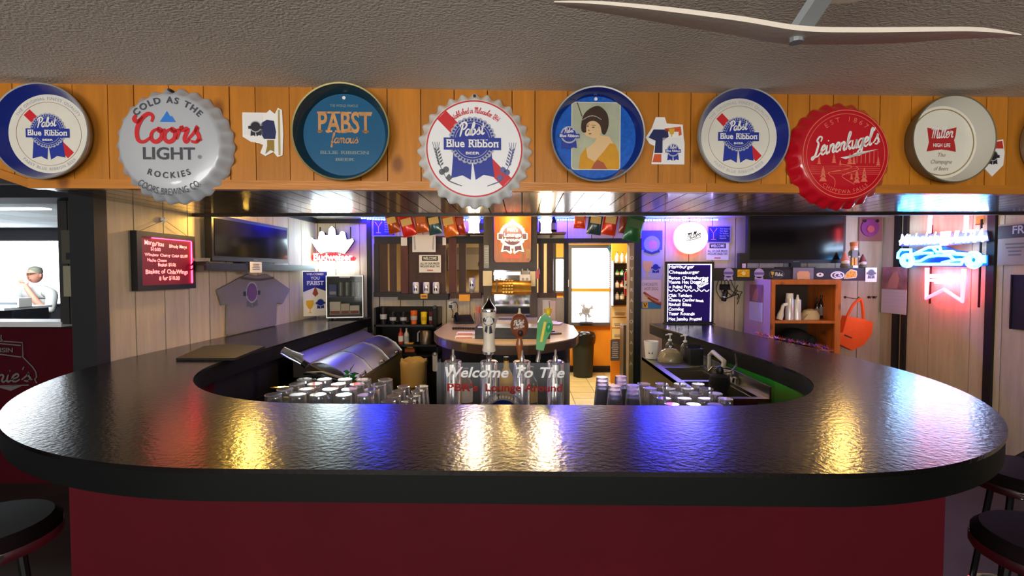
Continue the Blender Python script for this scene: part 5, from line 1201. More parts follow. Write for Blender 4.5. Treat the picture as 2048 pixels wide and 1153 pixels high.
MB().ell((.004, -.006, .10), .016, .02, .02, 12, 8).build('mug_picture', m('dark_brown_pic', (50, 30, 24), .5), t, smooth=True)
p0 = onY(1078, 708, 2.36); t = thing('beer_tap', 'leaning green lime-shaped tap handle with yellow strip', 'tap handle', p0, group='beer tap handles', rot=(0, R(9), 0))
GRH = m('green_handle', (34, 150, 62), .3, coat=.4)
MB().lathe([(.011, -.04), (.009, .0), (.013, .02)], 12).build('stem', STEEL, t, smooth=True)
MB().prism([(-.018, .02), (.018, .02), (.026, .08), (.040, .12), (.040, .16), (.026, .185), (.0, .2), (-.02, .18), (-.03, .15), (-.026, .09)], -.016, .016).build('grip', GRH, t)
MB().ell((.026, 0, .135), .02, .022, .036, 12, 10).build('lime', m('lime_green', (40, 160, 90), .3, coat=.4), t, smooth=True)
MB().prism([(-.006, .06), (.006, .062), (.010, .16), (-.002, .16)], -.018, -.016).build('yellow_strip', m('yellow_cup'), t)
MB().lathe([(.008, .19), (.014, .2), (.012, .22), (.001, .235)], 12, (.012, 0, 0)).build('yellow_tip', m('yellow_cup'), t, smooth=True)
# --- acrylic welcome panel
t = thing('acrylic_welcome_sign', 'clear acrylic panel lettered in white and red before the taps', 'sign', (onY(1006, 725, 2.2).x, 2.2, .851)); w2 = .302; hz = onY(1006, 726, 2.2).z-.851
ACR = m('clear_acrylic', (222, 228, 234), .03, alpha=.08, spec=.8)
MB().box(-w2, w2, -.002, .002, 0, hz).build('front_sheet', ACR, t)
for q in (-1, 1): MB().box(q*w2-.0015, q*w2+.0015, .002, .1, 0, hz).build('side_sheet', ACR, t)
text('white_line', 'Welcome To The', .046, 0, hz-.066, -.004, m('white_vinyl', (252, 252, 252), .5), t, bold=True, shear=.3, width=.55)
for s_, x_, w_ in (("PBR's", -.185, .145), ('Lounge', .0, .165), ('Around', .185, .17)): text('red_word', s_, .034, x_, hz-.13, -.004, m('red_vinyl', (200, 40, 36), .5), t, bold=True, width=w_)
ez = hz-.245
MB().ring(0.0, ez, .105, .113, -.004, -.003, 40).build('emblem_ring', SILVER, t); MB().ring(0, ez, .075, .08, -.004, -.003, 40).build('emblem_ring', SILVER, t)
mk = MB()
for i in range(40): a = 2*math.pi*i/40; mk.add([(r_*math.cos(a+q), -.004, ez+r_*math.sin(a+q)) for r_, q in ((.083, -.05), (.095, -.05), (.095, .05), (.083, .05))], [(0,1,2,3)])
mk.build('emblem_teeth', WHITE, t); MB().prism(circ(0, ez, .075, 36), -.0036, -.003).build('emblem_disc', BLUE, t)
text('emblem_word', "PBR's", .03, 0, ez+.02, -.005, m('red_vinyl'), t, bold=True, width=.11)
# bottles behind the panel, in the dark under the taps
for k, (px_, mt, la, lab) in enumerate(((930, m('amber_bottle_glass', (120, 84, 40), .1), CREAM, 'amber squat bottle behind the welcome panel, by the first column'), (1062, m('olive_bottle_glass', (70, 66, 40), .1), m('yellow_label', (206, 168, 70), .5), 'olive bottle with yellow label behind the panel'), (1012, m('gold_can', (226, 180, 40), .35), m('yellow_label'), 'yellow drink carton behind the middle of the panel'))):
    bottle_thing('liquor_bottle', lab, (onY(px_, 780, 2.46).x, 2.50, .851), (.2, .21, .26)[k], .035, mt, la, BLACK, 'bottles behind the tap panel')
# --- stainless ice bin with sliding lids along the left arm
SB = m('brushed_lid', (206, 206, 212), .34, 1., bump=.015, bscale=40, stretch=(1, 12, 1))
t = thing('bottle_cooler', 'stainless bottle cooler with curved sliding lids under the left arm', 'cooler', (-1.36, 4.2, 0))
def yz(y0, y1, prof, mat, name, parent, ox=-1.36, oy=4.2, smooth=False):
    n = len(prof); v = [(x-ox, y-oy, z) for y in (y0, y1) for x, z in prof]
    return MB().add(v, [tuple(range(n)), tuple(range(2*n-1, n-1, -1))]+[(i, (i+1) % n, (i+1) % n+n, i+n) for i in range(n)]).build(name, mat, parent, smooth=smooth)
yz(3.4, 4.9, [(-1.5, 0), (-1.215, 0), (-1.215, .735), (-1.5, .89)], m('cooler_body', (120, 112, 84), .4, .6), 'body', t)
lid = [(-1.5, .895), (-1.44, .905), (-1.36, .885), (-1.28, .835), (-1.21, .755), (-1.21, .735), (-1.5, .885)]
ys = [3.42, 3.9, 4.4, 4.88]
for a, b in zip(ys[:-1], ys[1:]):
    l_ = yz(a+.006, b-.006, lid, SB, 'lid', t, smooth=True); h_ = MB().lathe([(.012, 0), (.012, .02), (.02, .028), (.001, .034)], 12, M=Matrix.Translation((-1.215+1.36, (a+b)/2-4.2, .775)) @ Matrix.Rotation(R(70), 4, 'Y')).build('lid_knob', CHROME, t, smooth=True)
    yz(b-.006, b+.006, [(x, z+.006) for x, z in lid[:5]]+[(x, z-.002) for x, z in lid[4::-1]], CHROME, 'lid_seam', t)
yz(3.4, 4.9, [(-1.62, .80), (-1.5, .80), (-1.5, .905), (-1.62, .965)], m('grey_splash', (132, 126, 120), .4, .5), 'splash_back', t)
t = thing('ice_bin', 'dark glass-topped ice bin with chrome rails at the bar curve', 'ice bin', (-1.36, 2.9, 0))
yz(2.5, 3.34, [(-1.5, 0), (-1.02, 0), (-1.02, .7), (-1.5, .82)], MATTE, 'body', t, -1.36, 2.9)
gl = [(-1.5, .83), (-1.38, .835), (-1.22, .79), (-1.1, .72), (-1.06, .70), (-1.06, .69), (-1.5, .82)]
yz(2.52, 3.32, gl, m('green_glint_black_glass', (10, 22, 16), .08, coat=.5), 'glass_top', t, -1.36, 2.9, True)  # green reflection put into the black glass colour
for y_ in (2.86, 3.3): MB().tube([(x+1.36, y_-2.9, z+.02) for x, z in gl[:5]], .011, 8).build('rail', CHROME, t, smooth=True); MB().tube([(x+1.36, y_+.03-2.9, z+.02) for x, z in gl[:5]], .006, 8).build('rail', CHROME, t, smooth=True)
MB().tube([(-1.3+1.36, 2.46-2.9, .715), (-.9+1.36, 2.44-2.9, .715)], .012, 8).build('front_rail', m('green_glint_chrome', (90, 150, 110), .2, .9), t)  # rail chrome with the green reflection put into its colour
p = onY(584, 718, 3.15); t = thing('soda_gun', 'clear bottle with chrome collar lying on the ice bin', 'bottle', (p.x, 3.15, p.z), rot=(0, R(20), 0)); MB().tube([(-.075, 0, .03), (-.02, 0, .022), (.04, 0, .012), (.075, 0, .0)], [.026, .03, .026, .02], 12).build('grip', m('clear_plastic'), t, smooth=True); MB().tube([(.075, 0, 0), (.11, 0, -.012)], .022, 10).build('collar', BLACK, t); MB().box(-.02, .06, -.01, .01, .035, .05).build('button_bar', SILVER, t)
p = onY(745, 748, 2.9); t = thing('small_plant', 'small green plant in a red pot behind the pint glasses', 'plant', (p.x, 2.52, .851)); MB().lathe([(.02, 0), (.028, .05), (.024, .05), (.02, .01)], 12).build('pot', m('red_pot', (150, 50, 44), .5), t, smooth=True)
MB().tube([(0, 0, .04), (.004, 0, .16)], .003, 5).build('stem', m('stem_green', (40, 90, 40), .6), t)
lf = MB().add([(0, 0, 0), (.02, -.004, .012), (.045, 0, .006), (.02, .004, -.012)], [(0, 1, 2, 3)]).add([(0, 0, .001), (.02, .004, -.011), (.045, 0, .007), (.02, -.004, .013)], [(0, 1, 2, 3)]).data('leaf'); lf.materials.append(m('leaf_green', (30, 130, 60), .5))
for k in range(12): put('leaf', lf, t, (0, 0, .11+.007*k), rot=(random.uniform(-.5, .5), random.uniform(-.6, .2), k*2.4))
p = onY(556, 790, 2.3); t = thing('ice_scoop', 'clear plastic scoop leaning in front of the ice bin', 'scoop', (-1.02, 2.40, .851), R(150)); MB().lathe([(.04, 0), (.045, .1), (.042, .1), (.036, .006), (.001, .006)], 14).build('bowl', m('clear_plastic'), t, smooth=True); MB().bar((.04, 0, .06), (.14, .03, .09), .03, .012).build('handle', m('tan_handle', (196, 180, 140), .5), t)
# dark liner panels inside the horseshoe
LN = m('underbar_black', (20, 20, 21), .5)
lin_o = shrink(inner, -.14); lin_i = shrink(inner, -.12)
o = band(MB(), lin_o, lin_i, 0, ZT-.02).build('rear_liner', LN, bar); o.location = (0, -1.16, 0)
# --- sink along the right arm
t = thing('bar_sink', 'stainless bar sink with recessed basin lit green beneath the right arm', 'sink', (1.05, 2.95, 0)); ZS = .92
SK = m('sink_steel', (170, 168, 150), .28, 1., bump=.02, bscale=30)
def sk(x0, x1, y0, y1, z0, z1, name, mat=SK): return MB().box(x0-1.05, x1-1.05, y0-2.95, y1-2.95, z0, z1).build(name, mat, t)
sk(.885, 1.235, 3.2, 3.6, ZS-.02, ZS, 'drainboard'); sk(.885, .93, 2.42, 3.2, ZS-.02, ZS, 'front_rim'); sk(1.19, 1.235, 2.42, 3.2, ZS-.02, ZS, 'rear_rim'); sk(.93, 1.19, 2.42, 2.46, ZS-.02, ZS, 'end_rim'); sk(.93, 1.19, 2.80, 2.84, ZS-.02, ZS, 'divider')
for y0, y1 in ((2.46, 2.80), (2.84, 3.2)):
    sk(.93, 1.19, y0, y1, ZS-.18, ZS-.17, 'basin_floor'); sk(.93, .934, y0, y1, ZS-.17, ZS-.02, 'basin_wall'); sk(1.186, 1.19, y0, y1, ZS-.17, ZS-.02, 'basin_wall'); sk(.934, 1.186, y0, y0+.004, ZS-.17, ZS-.02, 'basin_wall'); sk(.934, 1.186, y1-.004, y1, ZS-.17, ZS-.02, 'basin_wall')
sk(.885, .89, 2.42, 3.6, ZS-.26, ZS, 'front_apron', m('apron_steel', (150, 140, 100), .35, .8)); sk(.89, .91, 2.45, 3.58, 0, ZS-.26, 'leg_panel', BLACK); sk(1.225, 1.235, 2.42, 3.6, ZS, ZS+.06, 'splash_back')
for i in range(9): sk(.94, 1.18, 3.24+i*.036, 3.255+i*.036, ZS, ZS+.004, 'drain_rib')
MB().tube([(1.215-1.05, 2.82-2.95, ZS), (1.215-1.05, 2.82-2.95, ZS+.06), (1.1-1.05, 2.82-2.95, ZS+.075), (1.08-1.05, 2.82-2.95, ZS+.05)], .010, 8).build('faucet', CHROME, t, smooth=True)
for q in (-.05, .05): MB().lathe([(.014, 0), (.018, .03), (.006, .035)], 10, (1.205-1.05, 2.82-2.95+q, ZS)).build('tap_knob', CHROME, t, smooth=True)
t = thing('led_strip', 'green LED strip hidden under the right bar arm', 'light strip', (1.265, 2.8, ZT-.075), group='green LED strips')
GLED = glow('green_led', (10, 255, 60), 130)
A = [(1.33, 3.3), (1.355, 2.9), (1.38, 2.6), (1.37, 2.35), (1.34, 2.2), (1.29, 2.07)]
MB().tube([(x-1.265, y-2.8, 0) for x, y in A], .005, 6).build('strip_tape', GLED, t)
t = thing('led_strip', 'green LED strip hidden under the left bar curve', 'light strip', (-1.45, 2.3, ZT-.075), group='green LED strips')
MB().tube([(x+1.45, y-2.3, 0) for x, y in ((-1.65, 2.5), (-1.58, 2.2), (-1.46, 2.0), (-1.3, 1.83))], .004, 6).build('strip_tape', glow('dim_green_led', (10, 220, 60), 2.2), t)
# on the sink
t = thing('white_cup', 'white frosted cup with dark mark on the drainboard corner', 'cup', (.935, 3.53, ZS+.0045)); MB().lathe([(.04, 0), (.052, .125), (.049, .125), (.037, .006), (.001, .006)], 20).build('cup_body', m('frosted_white', (226, 226, 222), .5), t, smooth=True); mv = curved(rect(-.03, .0, .035, .062), .0455); MB().add(mv, [(0, 1, 2, 3)]).build('dark_mark', m('olive_mark', (100, 100, 90), .6), t)
t = thing('glass_dome', 'clear glass dome lid resting on the drainboard', 'dome lid', (1.04, 3.42, ZS+.0045)); MB().lathe([(.085, 0), (.083, .03), (.07, .062), (.04, .085), (.001, .092), (.001, .088), (.038, .081), (.066, .06), (.079, .03), (.081, 0)], 24).build('dome', m('tinted_dome', (214, 206, 176), .08, trans=.7), t, smooth=True); MB().ell((0, 0, .098), .011, .011, .01, 10, 6).build('knob', CHROME, t, smooth=True)
for k, (x_, y_) in enumerate(((1.075, 3.55), (1.165, 3.49))):
    t = thing('pump_bottle', ('pump bottle behind the glass dome', 'pump bottle next to the black caddy')[k], 'pump bottle', (x_, y_, ZS+.0045), 0, 'pump bottles on the sink'); MB().lathe([(.028, 0), (.03, .09), (.02, .11), (.012, .115), (.012, .125)], 14).build('bottle_body', m('dark_soap_bottle', (70, 76, 70), .2), t, smooth=True); MB().lathe([(.014, .122), (.014, .134), (.005, .138), (.005, .165), (.016, .168), (.016, .176), (.001, .178)], 12).build('pump_head', m('pump_white', (206, 208, 206), .4), t, smooth=True); MB().tube([(0, 0, .172), (-.035, -.01, .168)], .005, 6).build('nozzle', MATS['pump_white'], t)
t = thing('bar_caddy', 'black bar caddy beside the pump bottles on the sink', 'caddy', (1.17, 3.32, ZS+.0045)); MB().box(-.045, .04, -.06, .06, 0, .11).build('tray', BLACK, t); MB().box(-.045, .04, -.003, .003, .11, .135).build('divider', MATTE, t)
t = thing('sprayer_arm', 'grey plastic sprayer arm reaching over the sink', 'sprayer', (1.215, 3.17, ZS)); MB().tube([(.0, .0, .0), (.0, .0, .09), (-.0, -.06, .12), (-.02, -.28, .10), (-.05, -.33, .05)], [.012, .012, .014, .014, .012], 10).build('arm', m('sprayer_grey', (176, 176, 172), .4), t, smooth=True); MB().ell((-.05, -.34, .035), .02, .02, .03, 10, 8).build('spray_head', m('sprayer_grey'), t, smooth=True)
t = thing('glass_washer_brush', 'black upright glass washing brush standing in the sink', 'brush', (1.06, 2.62, ZS-.17)); MB().lathe([(.07, 0), (.075, .02), (.04, .16), (.055, .2), (.05, .24), (.02, .255)], 18).build('brush_body', m('black_bristle', (24, 24, 24), .9, bump=.8, bscale=90), t, smooth=True); MB().lathe([(.015, .25), (.022, .27), (.015, .29), (.001, .295)], 12).build('knob', BLACK, t, smooth=True)
MB().tube(crom3([(.02, 0, .26), (.08, .05, .255), (.14, .12, .28), (.16, .18, .33)]), .005, 6).build('hose', BLACK, t)

# ================================================================== RIGHT PART OF THE BACK WALL
def poster(label, px0, px1, py0, py1, Y=YB-.016, mat=PAPER, name='poster', cat='poster', grp='posters by the doorway'):
    t, s = wsign(name, label, cat, (px0+px1)/2, (py0+py1)/2, Y, grp); w_, h_ = (px1-px0)/2, (py1-py0)/2; plate(t, 'sheet', rect(-w_, w_, -h_, h_), mat, s); return t, s, w_, h_
t, s, w_, h_ = poster('tall poster with blue medallion above a beer glass', 1283, 1324, 462, 559, mat=m('grey_blue_paper', (176, 176, 200), .7))
plate(t, 'blue_field', rect(-w_, w_, 10, h_), m('poster_blue', (74, 90, 160), .6), s, -.002, -.001); plate(t, 'medallion', circ(0, 22, 16, 28), m('medallion_blue', (150, 160, 210), .6), s, -.003, -.002); plate(t, 'medallion_core', circ(2, 20, 9, 22), m('medallion_pink', (206, 140, 130), .6), s, -.004, -.003)
plate(t, 'banner', [(-16, 6), (0, 1), (16, 6), (15, 11), (0, 6), (-15, 11)], m('poster_navy', (50, 60, 120), .6), s, -.005, -.003); goblet(t, -8*s, -28*s, 32*s, m('gold_beer', (226, 180, 110), .6)); emblem(t, 8*s, -24*s, 7*s, -.002, full=False, words=False)
t, s, w_, h_ = poster('hot dog poster with blue foot and yellow corner badge', 1281, 1322, 560, 618, mat=m('pink_cream_paper', (222, 200, 190), .7))
plate(t, 'blue_foot', rect(-w_, w_, -h_, -h_+14), m('foot_blue', (60, 130, 200), .6), s, -.002, -.001)
text('heading', "CHICAGO'S", 6*s, -2*s, 17*s, -.003, GREYP, t, bold=False, width=30*s); text('heading', 'HOT DOG', 6*s, 1*s, 8*s, -.003, GREYP, t, bold=False, width=28*s)
SAUS = m('sausage_red', (160, 60, 40), .4)
for k in range(3): q0 = (-14+k*4, 4-k*5); q1 = (14+k*3, -12-k*4); MB().tube([(q0[0]*s, -.008, q0[1]*s), ((q0[0]+q1[0])/2*s, -.01, (q0[1]+q1[1])/2*s-.01), (q1[0]*s, -.008, q1[1]*s)], .012, 8).build('hot_dog_print', SAUS if k != 1 else m('bun_tan', (206, 150, 90), .6), t, smooth=True)
plate(t, 'badge', rect(-17, -6, -27, -16), m('yellow_card'), s, -.012, -.003); text('badge_letter', 'V', 8*s, -11.5*s, -25.5*s, -.013, DARKP, t, bold=True)
# round lit sign
t, s = wsign('round_light_sign', 'round white lit sign with script and red side glow', 'light sign', 1383, 476, 5.08); r_ = 30*s
MB().lathe([(r_*.001, -.06), (r_*.8, -.058), (r_*.97, -.04), (r_, -.02), (r_, .05)], 40, M=Matrix(((1,0,0,0),(0,0,1,0),(0,1,0,0),(0,0,0,1)))).build('lit_dome', glow('warm_white_glow', (255, 244, 236), 2.2), t, smooth=True)
MB().lathe([(r_*1.0, .05), (r_*1.06, .055), (r_*1.06, .09), (r_*.9, .1)], 40, M=Matrix(((1,0,0,0),(0,0,1,0),(0,1,0,0),(0,0,0,1)))).build('base_ring', glow('red_ring_glow', (255, 60, 50), 3), t, smooth=True)
w_ = MB(); script(w_, 'Miller', 6*s, 0, -1*s, -.064, 1.8*s, width=26*s, slope=.25); w_.stroke([(-14*s, -6*s), (0, -4*s), (14*s, 1*s)], 1.6*s, -.064); w_.build('script_name', DARKP, t)
# LED chalk menu standing on the end of the right arm
Ym = 4.5; a = onY(1330, 524, Ym); b = onY(1426, 647, Ym); ht = a.z-ZT
t = thing('menu_board', 'tall violet-lit writing board with white food list on the bar end', 'menu board', ((a.x+b.x)/2, Ym, ZT+.001)); w2 = (b.x-a.x)/2
fr = MB(); fr.box(-w2, w2, -.012, .014, ht-.022, ht).box(-w2, w2, -.012, .014, 0, .022).box(-w2, -w2+.022, -.012, .014, .022, ht-.022).box(w2-.022, w2, -.012, .014, .022, ht-.022); fr.build('frame', BLACK, t)
MB().box(-w2+.022, w2-.022, -.004, .004, .022, ht-.022).build('writing_panel', m('violet_lit_panel', (30, 20, 70), .15, emit=.12, erg=(60, 30, 160)), t)
VG = glow('violet_edge_led', (190, 170, 255), 7)
MB().box(-w2+.022, -w2+.028, -.008, -.004, .022, ht-.022).build('led_edge', VG, t); MB().box(w2-.030, w2-.022, -.008, -.004, .022, ht-.022).build('led_edge', VG, t); MB().box(-w2+.028, w2-.03, -.008, -.004, ht-.028, ht-.022).build('led_edge', VG, t); MB().box(-w2, w2, -.06, .05, -.0, .008).build('foot', BLACK, t)
s = Ym/FPX; WG = glow('white_marker_glow', (250, 245, 255), 2.2); x0 = -w2+.034
for y_, l, wpx in ((537, 'Hamburger', 50), (548, 'Cheeseburger', 60), (559, 'Bacon Cheeseburger', 78), (567.5, 'Vienna Hot Dog', 57), (577, '+ Pulled Pork', 46), (594, 'Chix Tenders', 46), (603, 'Cheese Curds', 47), (612, 'Ravioli Bites', 45), (621, 'Corndog', 30), (630.5, 'Tater Rounds', 52), (641, 'Hot Jumbo Pretzel', 66)):
    text('written_line', l, 6.2*s, x0, ht-(y_-524)*s, -.0055, WG, t, bold=False, align=0, width=wpx*s, jit=.1)
text('written_line', 'w/ Ranch', 4.5*s, .02, ht-(602-524)*s, -.0055, WG, t, bold=True, align=0, width=24*s, jit=.1, slope=-.1)
for i, l in enumerate(('Brats', 'Chili', 'Cheese')): text('written_line', l, 4.5*s, .07, ht-(569+i*5-524)*s, -.0055, WG, t, bold=True, align=0, width=22*s, jit=.1, slope=.5)
wv = MB(); wv.stroke([(x0+i*5*s, ht-(581+(2.2 if i % 2 else -1.5)-524)*s) for i in range(17)], .006, -.0055); wv.build('wavy_line', WG, t)
# shelf with stickers and television
t = thing('wall_shelf', 'long black wall shelf covered in stickers below the right television', 'shelf', (bx(1580), YB-.012, onY(1580, 562, 4.96).z))
xa, xb = onY(1425, 550, 4.95).x-bx(1580), onY(1734, 550, 4.95).x-bx(1580); zt = onY(1580, 536.5, 4.95).z-onY(1580, 562, 4.95).z
MB().box(xa, xb, -.24, 0, zt-.018, zt).build('shelf_board', BLACK, t); MB().box(xa, xb, -.246, -.226, 0, zt-.018).build('shelf_front', m('black_front', (26, 26, 30), .5), t)
for x_ in (xa+.2, 0, xb-.2): MB().box(x_-.01, x_+.01, -.2, 0, zt-.05, zt-.018).build('bracket', BLACK, t)
ZSH = t.location.z+zt
def stk(label, px_, py_, build, cat='sticker'):
    t, s = wsign('sticker', label, cat, px_, py_, YB-.012-.2475, 'stickers on the right shelf'); build(t, s); return t
LIL = m('lilac_sticker', (176, 160, 214), .5)
def ros(t, s): plate(t, 'rosette', scallop(16, 9, 1, 0, 3), LIL, s); plate(t, 'tails', [(-8, -4), (8, -4), (9, -12), (3, -10), (0, -13), (-3, -10), (-9, -12)], LIL, s); plate(t, 'band', rect(-10, 10, 0, 5), m('violet_band', (110, 90, 170), .5), s, -.002, -.001)
stk('lilac ribbon sticker nearest the lit food board', 1457, 549, ros); stk('lilac ribbon sticker right of the gold one', 1518, 550, ros)
stk('shiny gold rectangular sticker on the shelf front', 1487, 547, lambda t, s: (plate(t, 'foil', rect(-12, 12, -7.5, 7.5), m('gold_foil', (220, 170, 30), .25, .6, bump=.5, bscale=60), s), plate(t, 'centre', circ(0, 0, 4, 12), m('pale_gold', (240, 220, 130), .3), s, -.002, -.001)))
def oval(t, s): plate(t, 'oval', circ(0, 0, 15, 28, 9), m('grey_violet_border', (110, 100, 130), .5), s); plate(t, 'field', circ(0, 0, 14, 28, 8), DARKP, s, -.002, -.001); goblet(t, -8*s, 0, 10*s, m('beer_gold_print'), -.003); w_ = MB(); script(w_, 'Pabst', 3*s, 4*s, -3*s, -.003, 1.1*s, width=15*s); w_.build('lettering', WHITE, t)
stk('dark oval sticker with small beer glass and script', 1553, 549, oval)
stk('tiny white oval sticker in the middle of the shelf', 1640, 550, lambda t, s: (plate(t, 'oval', circ(0, 0, 7, 20, 4.2), WHITE, s), plate(t, 'mark', [(-3, -1), (3, -1), (0, 3)], DARKP, s, -.002, -.001)))
def gl_(t, s): plate(t, 'outer_oval', circ(0, 0, 14.5, 30, 8.5), GREYP, s); plate(t, 'white_oval', circ(0, 0, 13.5, 30, 7.6), WHITE, s, -.002, -.001); plate(t, 'dark_oval', circ(0, 0, 11, 30, 5.6), m('violet_grey', (70, 66, 100), .5), s, -.003, -.002); mb = MB(); mb.stroke([(5*s, 3*s), (-2*s, 4*s), (-6*s, 0), (-2*s, -4*s), (6*s, -3*s), (6*s, 0), (1*s, 0)], 2.2*s, -.004); mb.build('letter', WHITE, t)
stk('white oval sticker with a letter G by the cheese', 1675, 551, gl_)
def chz(t, s): plate(t, 'wedge', [(-13, -10), (-9, 1), (0, 9), (12, 6), (13, -2), (11, -8), (-6, -10)], CREAM, s); plate(t, 'cheese', [(-11, -8.5), (-8, 1), (0, 7.5), (11, 4.5), (11.5, -2), (10, -6.5), (-5, -8.5)], m('cheese_yellow', (226, 158, 30), .5), s, -.002, -.001); [plate(t, 'hole', circ(x, z, .9, 8), m('hole_brown', (120, 70, 20), .5), s, -.003, -.002) for x, z in ((-5, -3), (0, 2), (5, -2), (2, -5), (7, 2))]
stk('yellow cheese wedge sticker beside the letter G oval', 1701, 548, chz)
t, s = wsign('toast_bag', 'clear bag with slice of toast pinned on the shelf front', 'bag', 1606, 549, YB-.262); plate(t, 'bag', rect(-20, 20, -13, 13), m('hazy_plastic', (150, 140, 165), .3, alpha=.7), s, -.006, 0); plate(t, 'toast', [(-12, -12), (12, -12), (12, 2), (9, 6), (-9, 6), (-13, 2)], m('toast_tan', (214, 160, 120), .7), s, -.012, -.006)
t, s = wsign('ribbon_card', 'small white card with dark ribbon mark at the shelf end', 'card', 1742, 550, YB-.262); plate(t, 'sheet', rect(-11, 11, -14, 14), PAPER, s, -.002, 0); emblem(t, 0, 4*s, 7*s, -.0035, full=False, dark=GREYP, words=False)
zs = ZSH
tvx = onY(1590, 500, 5.02).x; tv('large black television on the sticker-covered shelf', (tvx, 5.02, zs+.001), 0, (1686-1496)*5.02/FPX, .50)
t = thing('set_top_box', 'small black box with white label beside the right television', 'box', (onY(1485, 530, 5.0).x, 5.0, zs+.001)); MB().box(-.04, .035, -.03, .04, 0, .15).build('case', BLACK, t); MB().box(-.018, .018, -.034, -.03, .0, .045).build('label', m('lilac_paper', (206, 180, 230), .6), t)
def gnome(label, px_, Y, h, hat, beard): 
    t = thing('gnome_figure', label, 'figurine', (onY(px_, 535, Y).x, Y, zs+.001), 0, 'gnome figurines on the right shelf')
    MB().lathe([(h*.2, 0), (h*.24, h*.08), (h*.2, h*.22), (h*.12, h*.3)], 14).build('body', m('gnome_body', (90, 84, 60), .7), t, smooth=True)
    MB().lathe([(h*.05, h*.16), (h*.2, h*.28), (h*.22, h*.4), (h*.16, h*.46)], 14, (0, -.01, 0)).build('beard', beard, t, smooth=True)
    MB().lathe([(h*.24, h*.40), (h*.2, h*.55), (h*.1, h*.8), (h*.03, h*.98), (.001, h)], 14).build('hat', hat, t, smooth=True)
    MB().ell((0, -h*.2, h*.42), h*.05, h*.05, h*.05, 8, 6).build('nose', m('figure_skin', (226, 170, 140), .6), t, smooth=True)
gnome('gnome with pink pointed hat against the television edge', 1689, 4.925, .165, m('pink_hat', (206, 120, 100), .7), m('white_beard', (222, 212, 206), .8))
gnome('gnome with maroon hat and pale beard at the shelf end', 1725, 5.0, .14, m('maroon_hat', (120, 50, 50), .7), m('pale_beard', (220, 200, 196), .8))
t = thing('nutcracker_figure', 'tall nutcracker figure with yellow legs between two gnomes', 'figurine', (onY(1707, 535, 4.98).x, 4.98, zs+.001))
u = 4.98/FPX; YL = m('nut_yellow', (216, 150, 40), .5); SKN = m('figure_skin')
MB().box(-5*u, 5*u, -.03, .03, 0, 5*u).build('feet', WHITE, t)
for q in (-1, 1):
    MB().box(q*3*u-2*u, q*3*u+2*u, -.012, .012, 5*u, 20*u).build('leg', YL, t); MB().tube([(q*6*u, 0, 34*u), (q*9*u, 0, 30*u), (q*9*u, -.005, 24*u)], .009, 7).build('arm', m('nut_green', (60, 64, 50), .6), t); MB().ell((q*9*u, -.005, 22*u), .01, .01, .011, 8, 6).build('hand', CREAM, t)
MB().box(-5.5*u, 5.5*u, -.018, .018, 20*u, 35*u).build('tunic', m('nut_grey', (120, 116, 110), .6), t)
MB().lathe([(5*u, 35*u), (6*u, 37*u), (6*u, 43*u), (5*u, 44*u)], 12).build('head', SKN, t, smooth=True); MB().lathe([(6.4*u, 43*u), (7*u, 50*u), (5*u, 51*u)], 12).build('hat', m('nut_hat', (206, 116, 70), .6), t, smooth=True); MB().box(-4*u, 4*u, -6.6*u, -5.5*u, 35*u, 39*u).build('beard', m('white_beard'), t)
t, s = wsign('wall_clock_bag', 'purple round toy face on a square cardboard backing', 'toy', 1739, 458, YB-.02); plate(t, 'backing', rect(-21, 24, -24, 26), m('dusty_pink_card', (150, 100, 100), .7), s, -.006, 0); plate(t, 'face', circ(-1, 2, 17, 30), m('purple_felt', (140, 60, 130), .8), s, -.02, -.006); plate(t, 'snout', circ(-1, -1, 7, 20), m('pink_felt', (196, 90, 100), .8), s, -.03, -.02); [plate(t, 'eye', circ(x, 15, 3, 12), DARKP, s, -.026, -.02) for x in (-12, 12)]
# wires, camera on wall
t, s = wsign('wall_camera', 'black bracket camera with tangled leads beside the food board', 'camera', 1450, 590, YB-.05); MB().lathe([(.02, -.07), (.026, -.06), (.026, .03), (.018, .05)], 14, M=Matrix.Rotation(R(12), 4, 'Y')).build('body', BLACK, t, smooth=True); MB().box(-.05, .04, -.03, .02, .05, .11).build('bracket', MATTE, t); MB().lathe([(.0265, -.03), (.0265, -.02)], 14, M=Matrix.Rotation(R(12), 4, 'Y')).build('ring', CHROME, t)
for k in range(5): MB().tube(crom3([(-.06+k*.03, .01, .16), (-.09+k*.05, .0, .05), (-.02+k*.05, .01, -.05+.02*k), (.08+k*.02, .0, .0), (.14, .02, .1-.05*k)]), .004, 5).build('lead', BLACK, t)
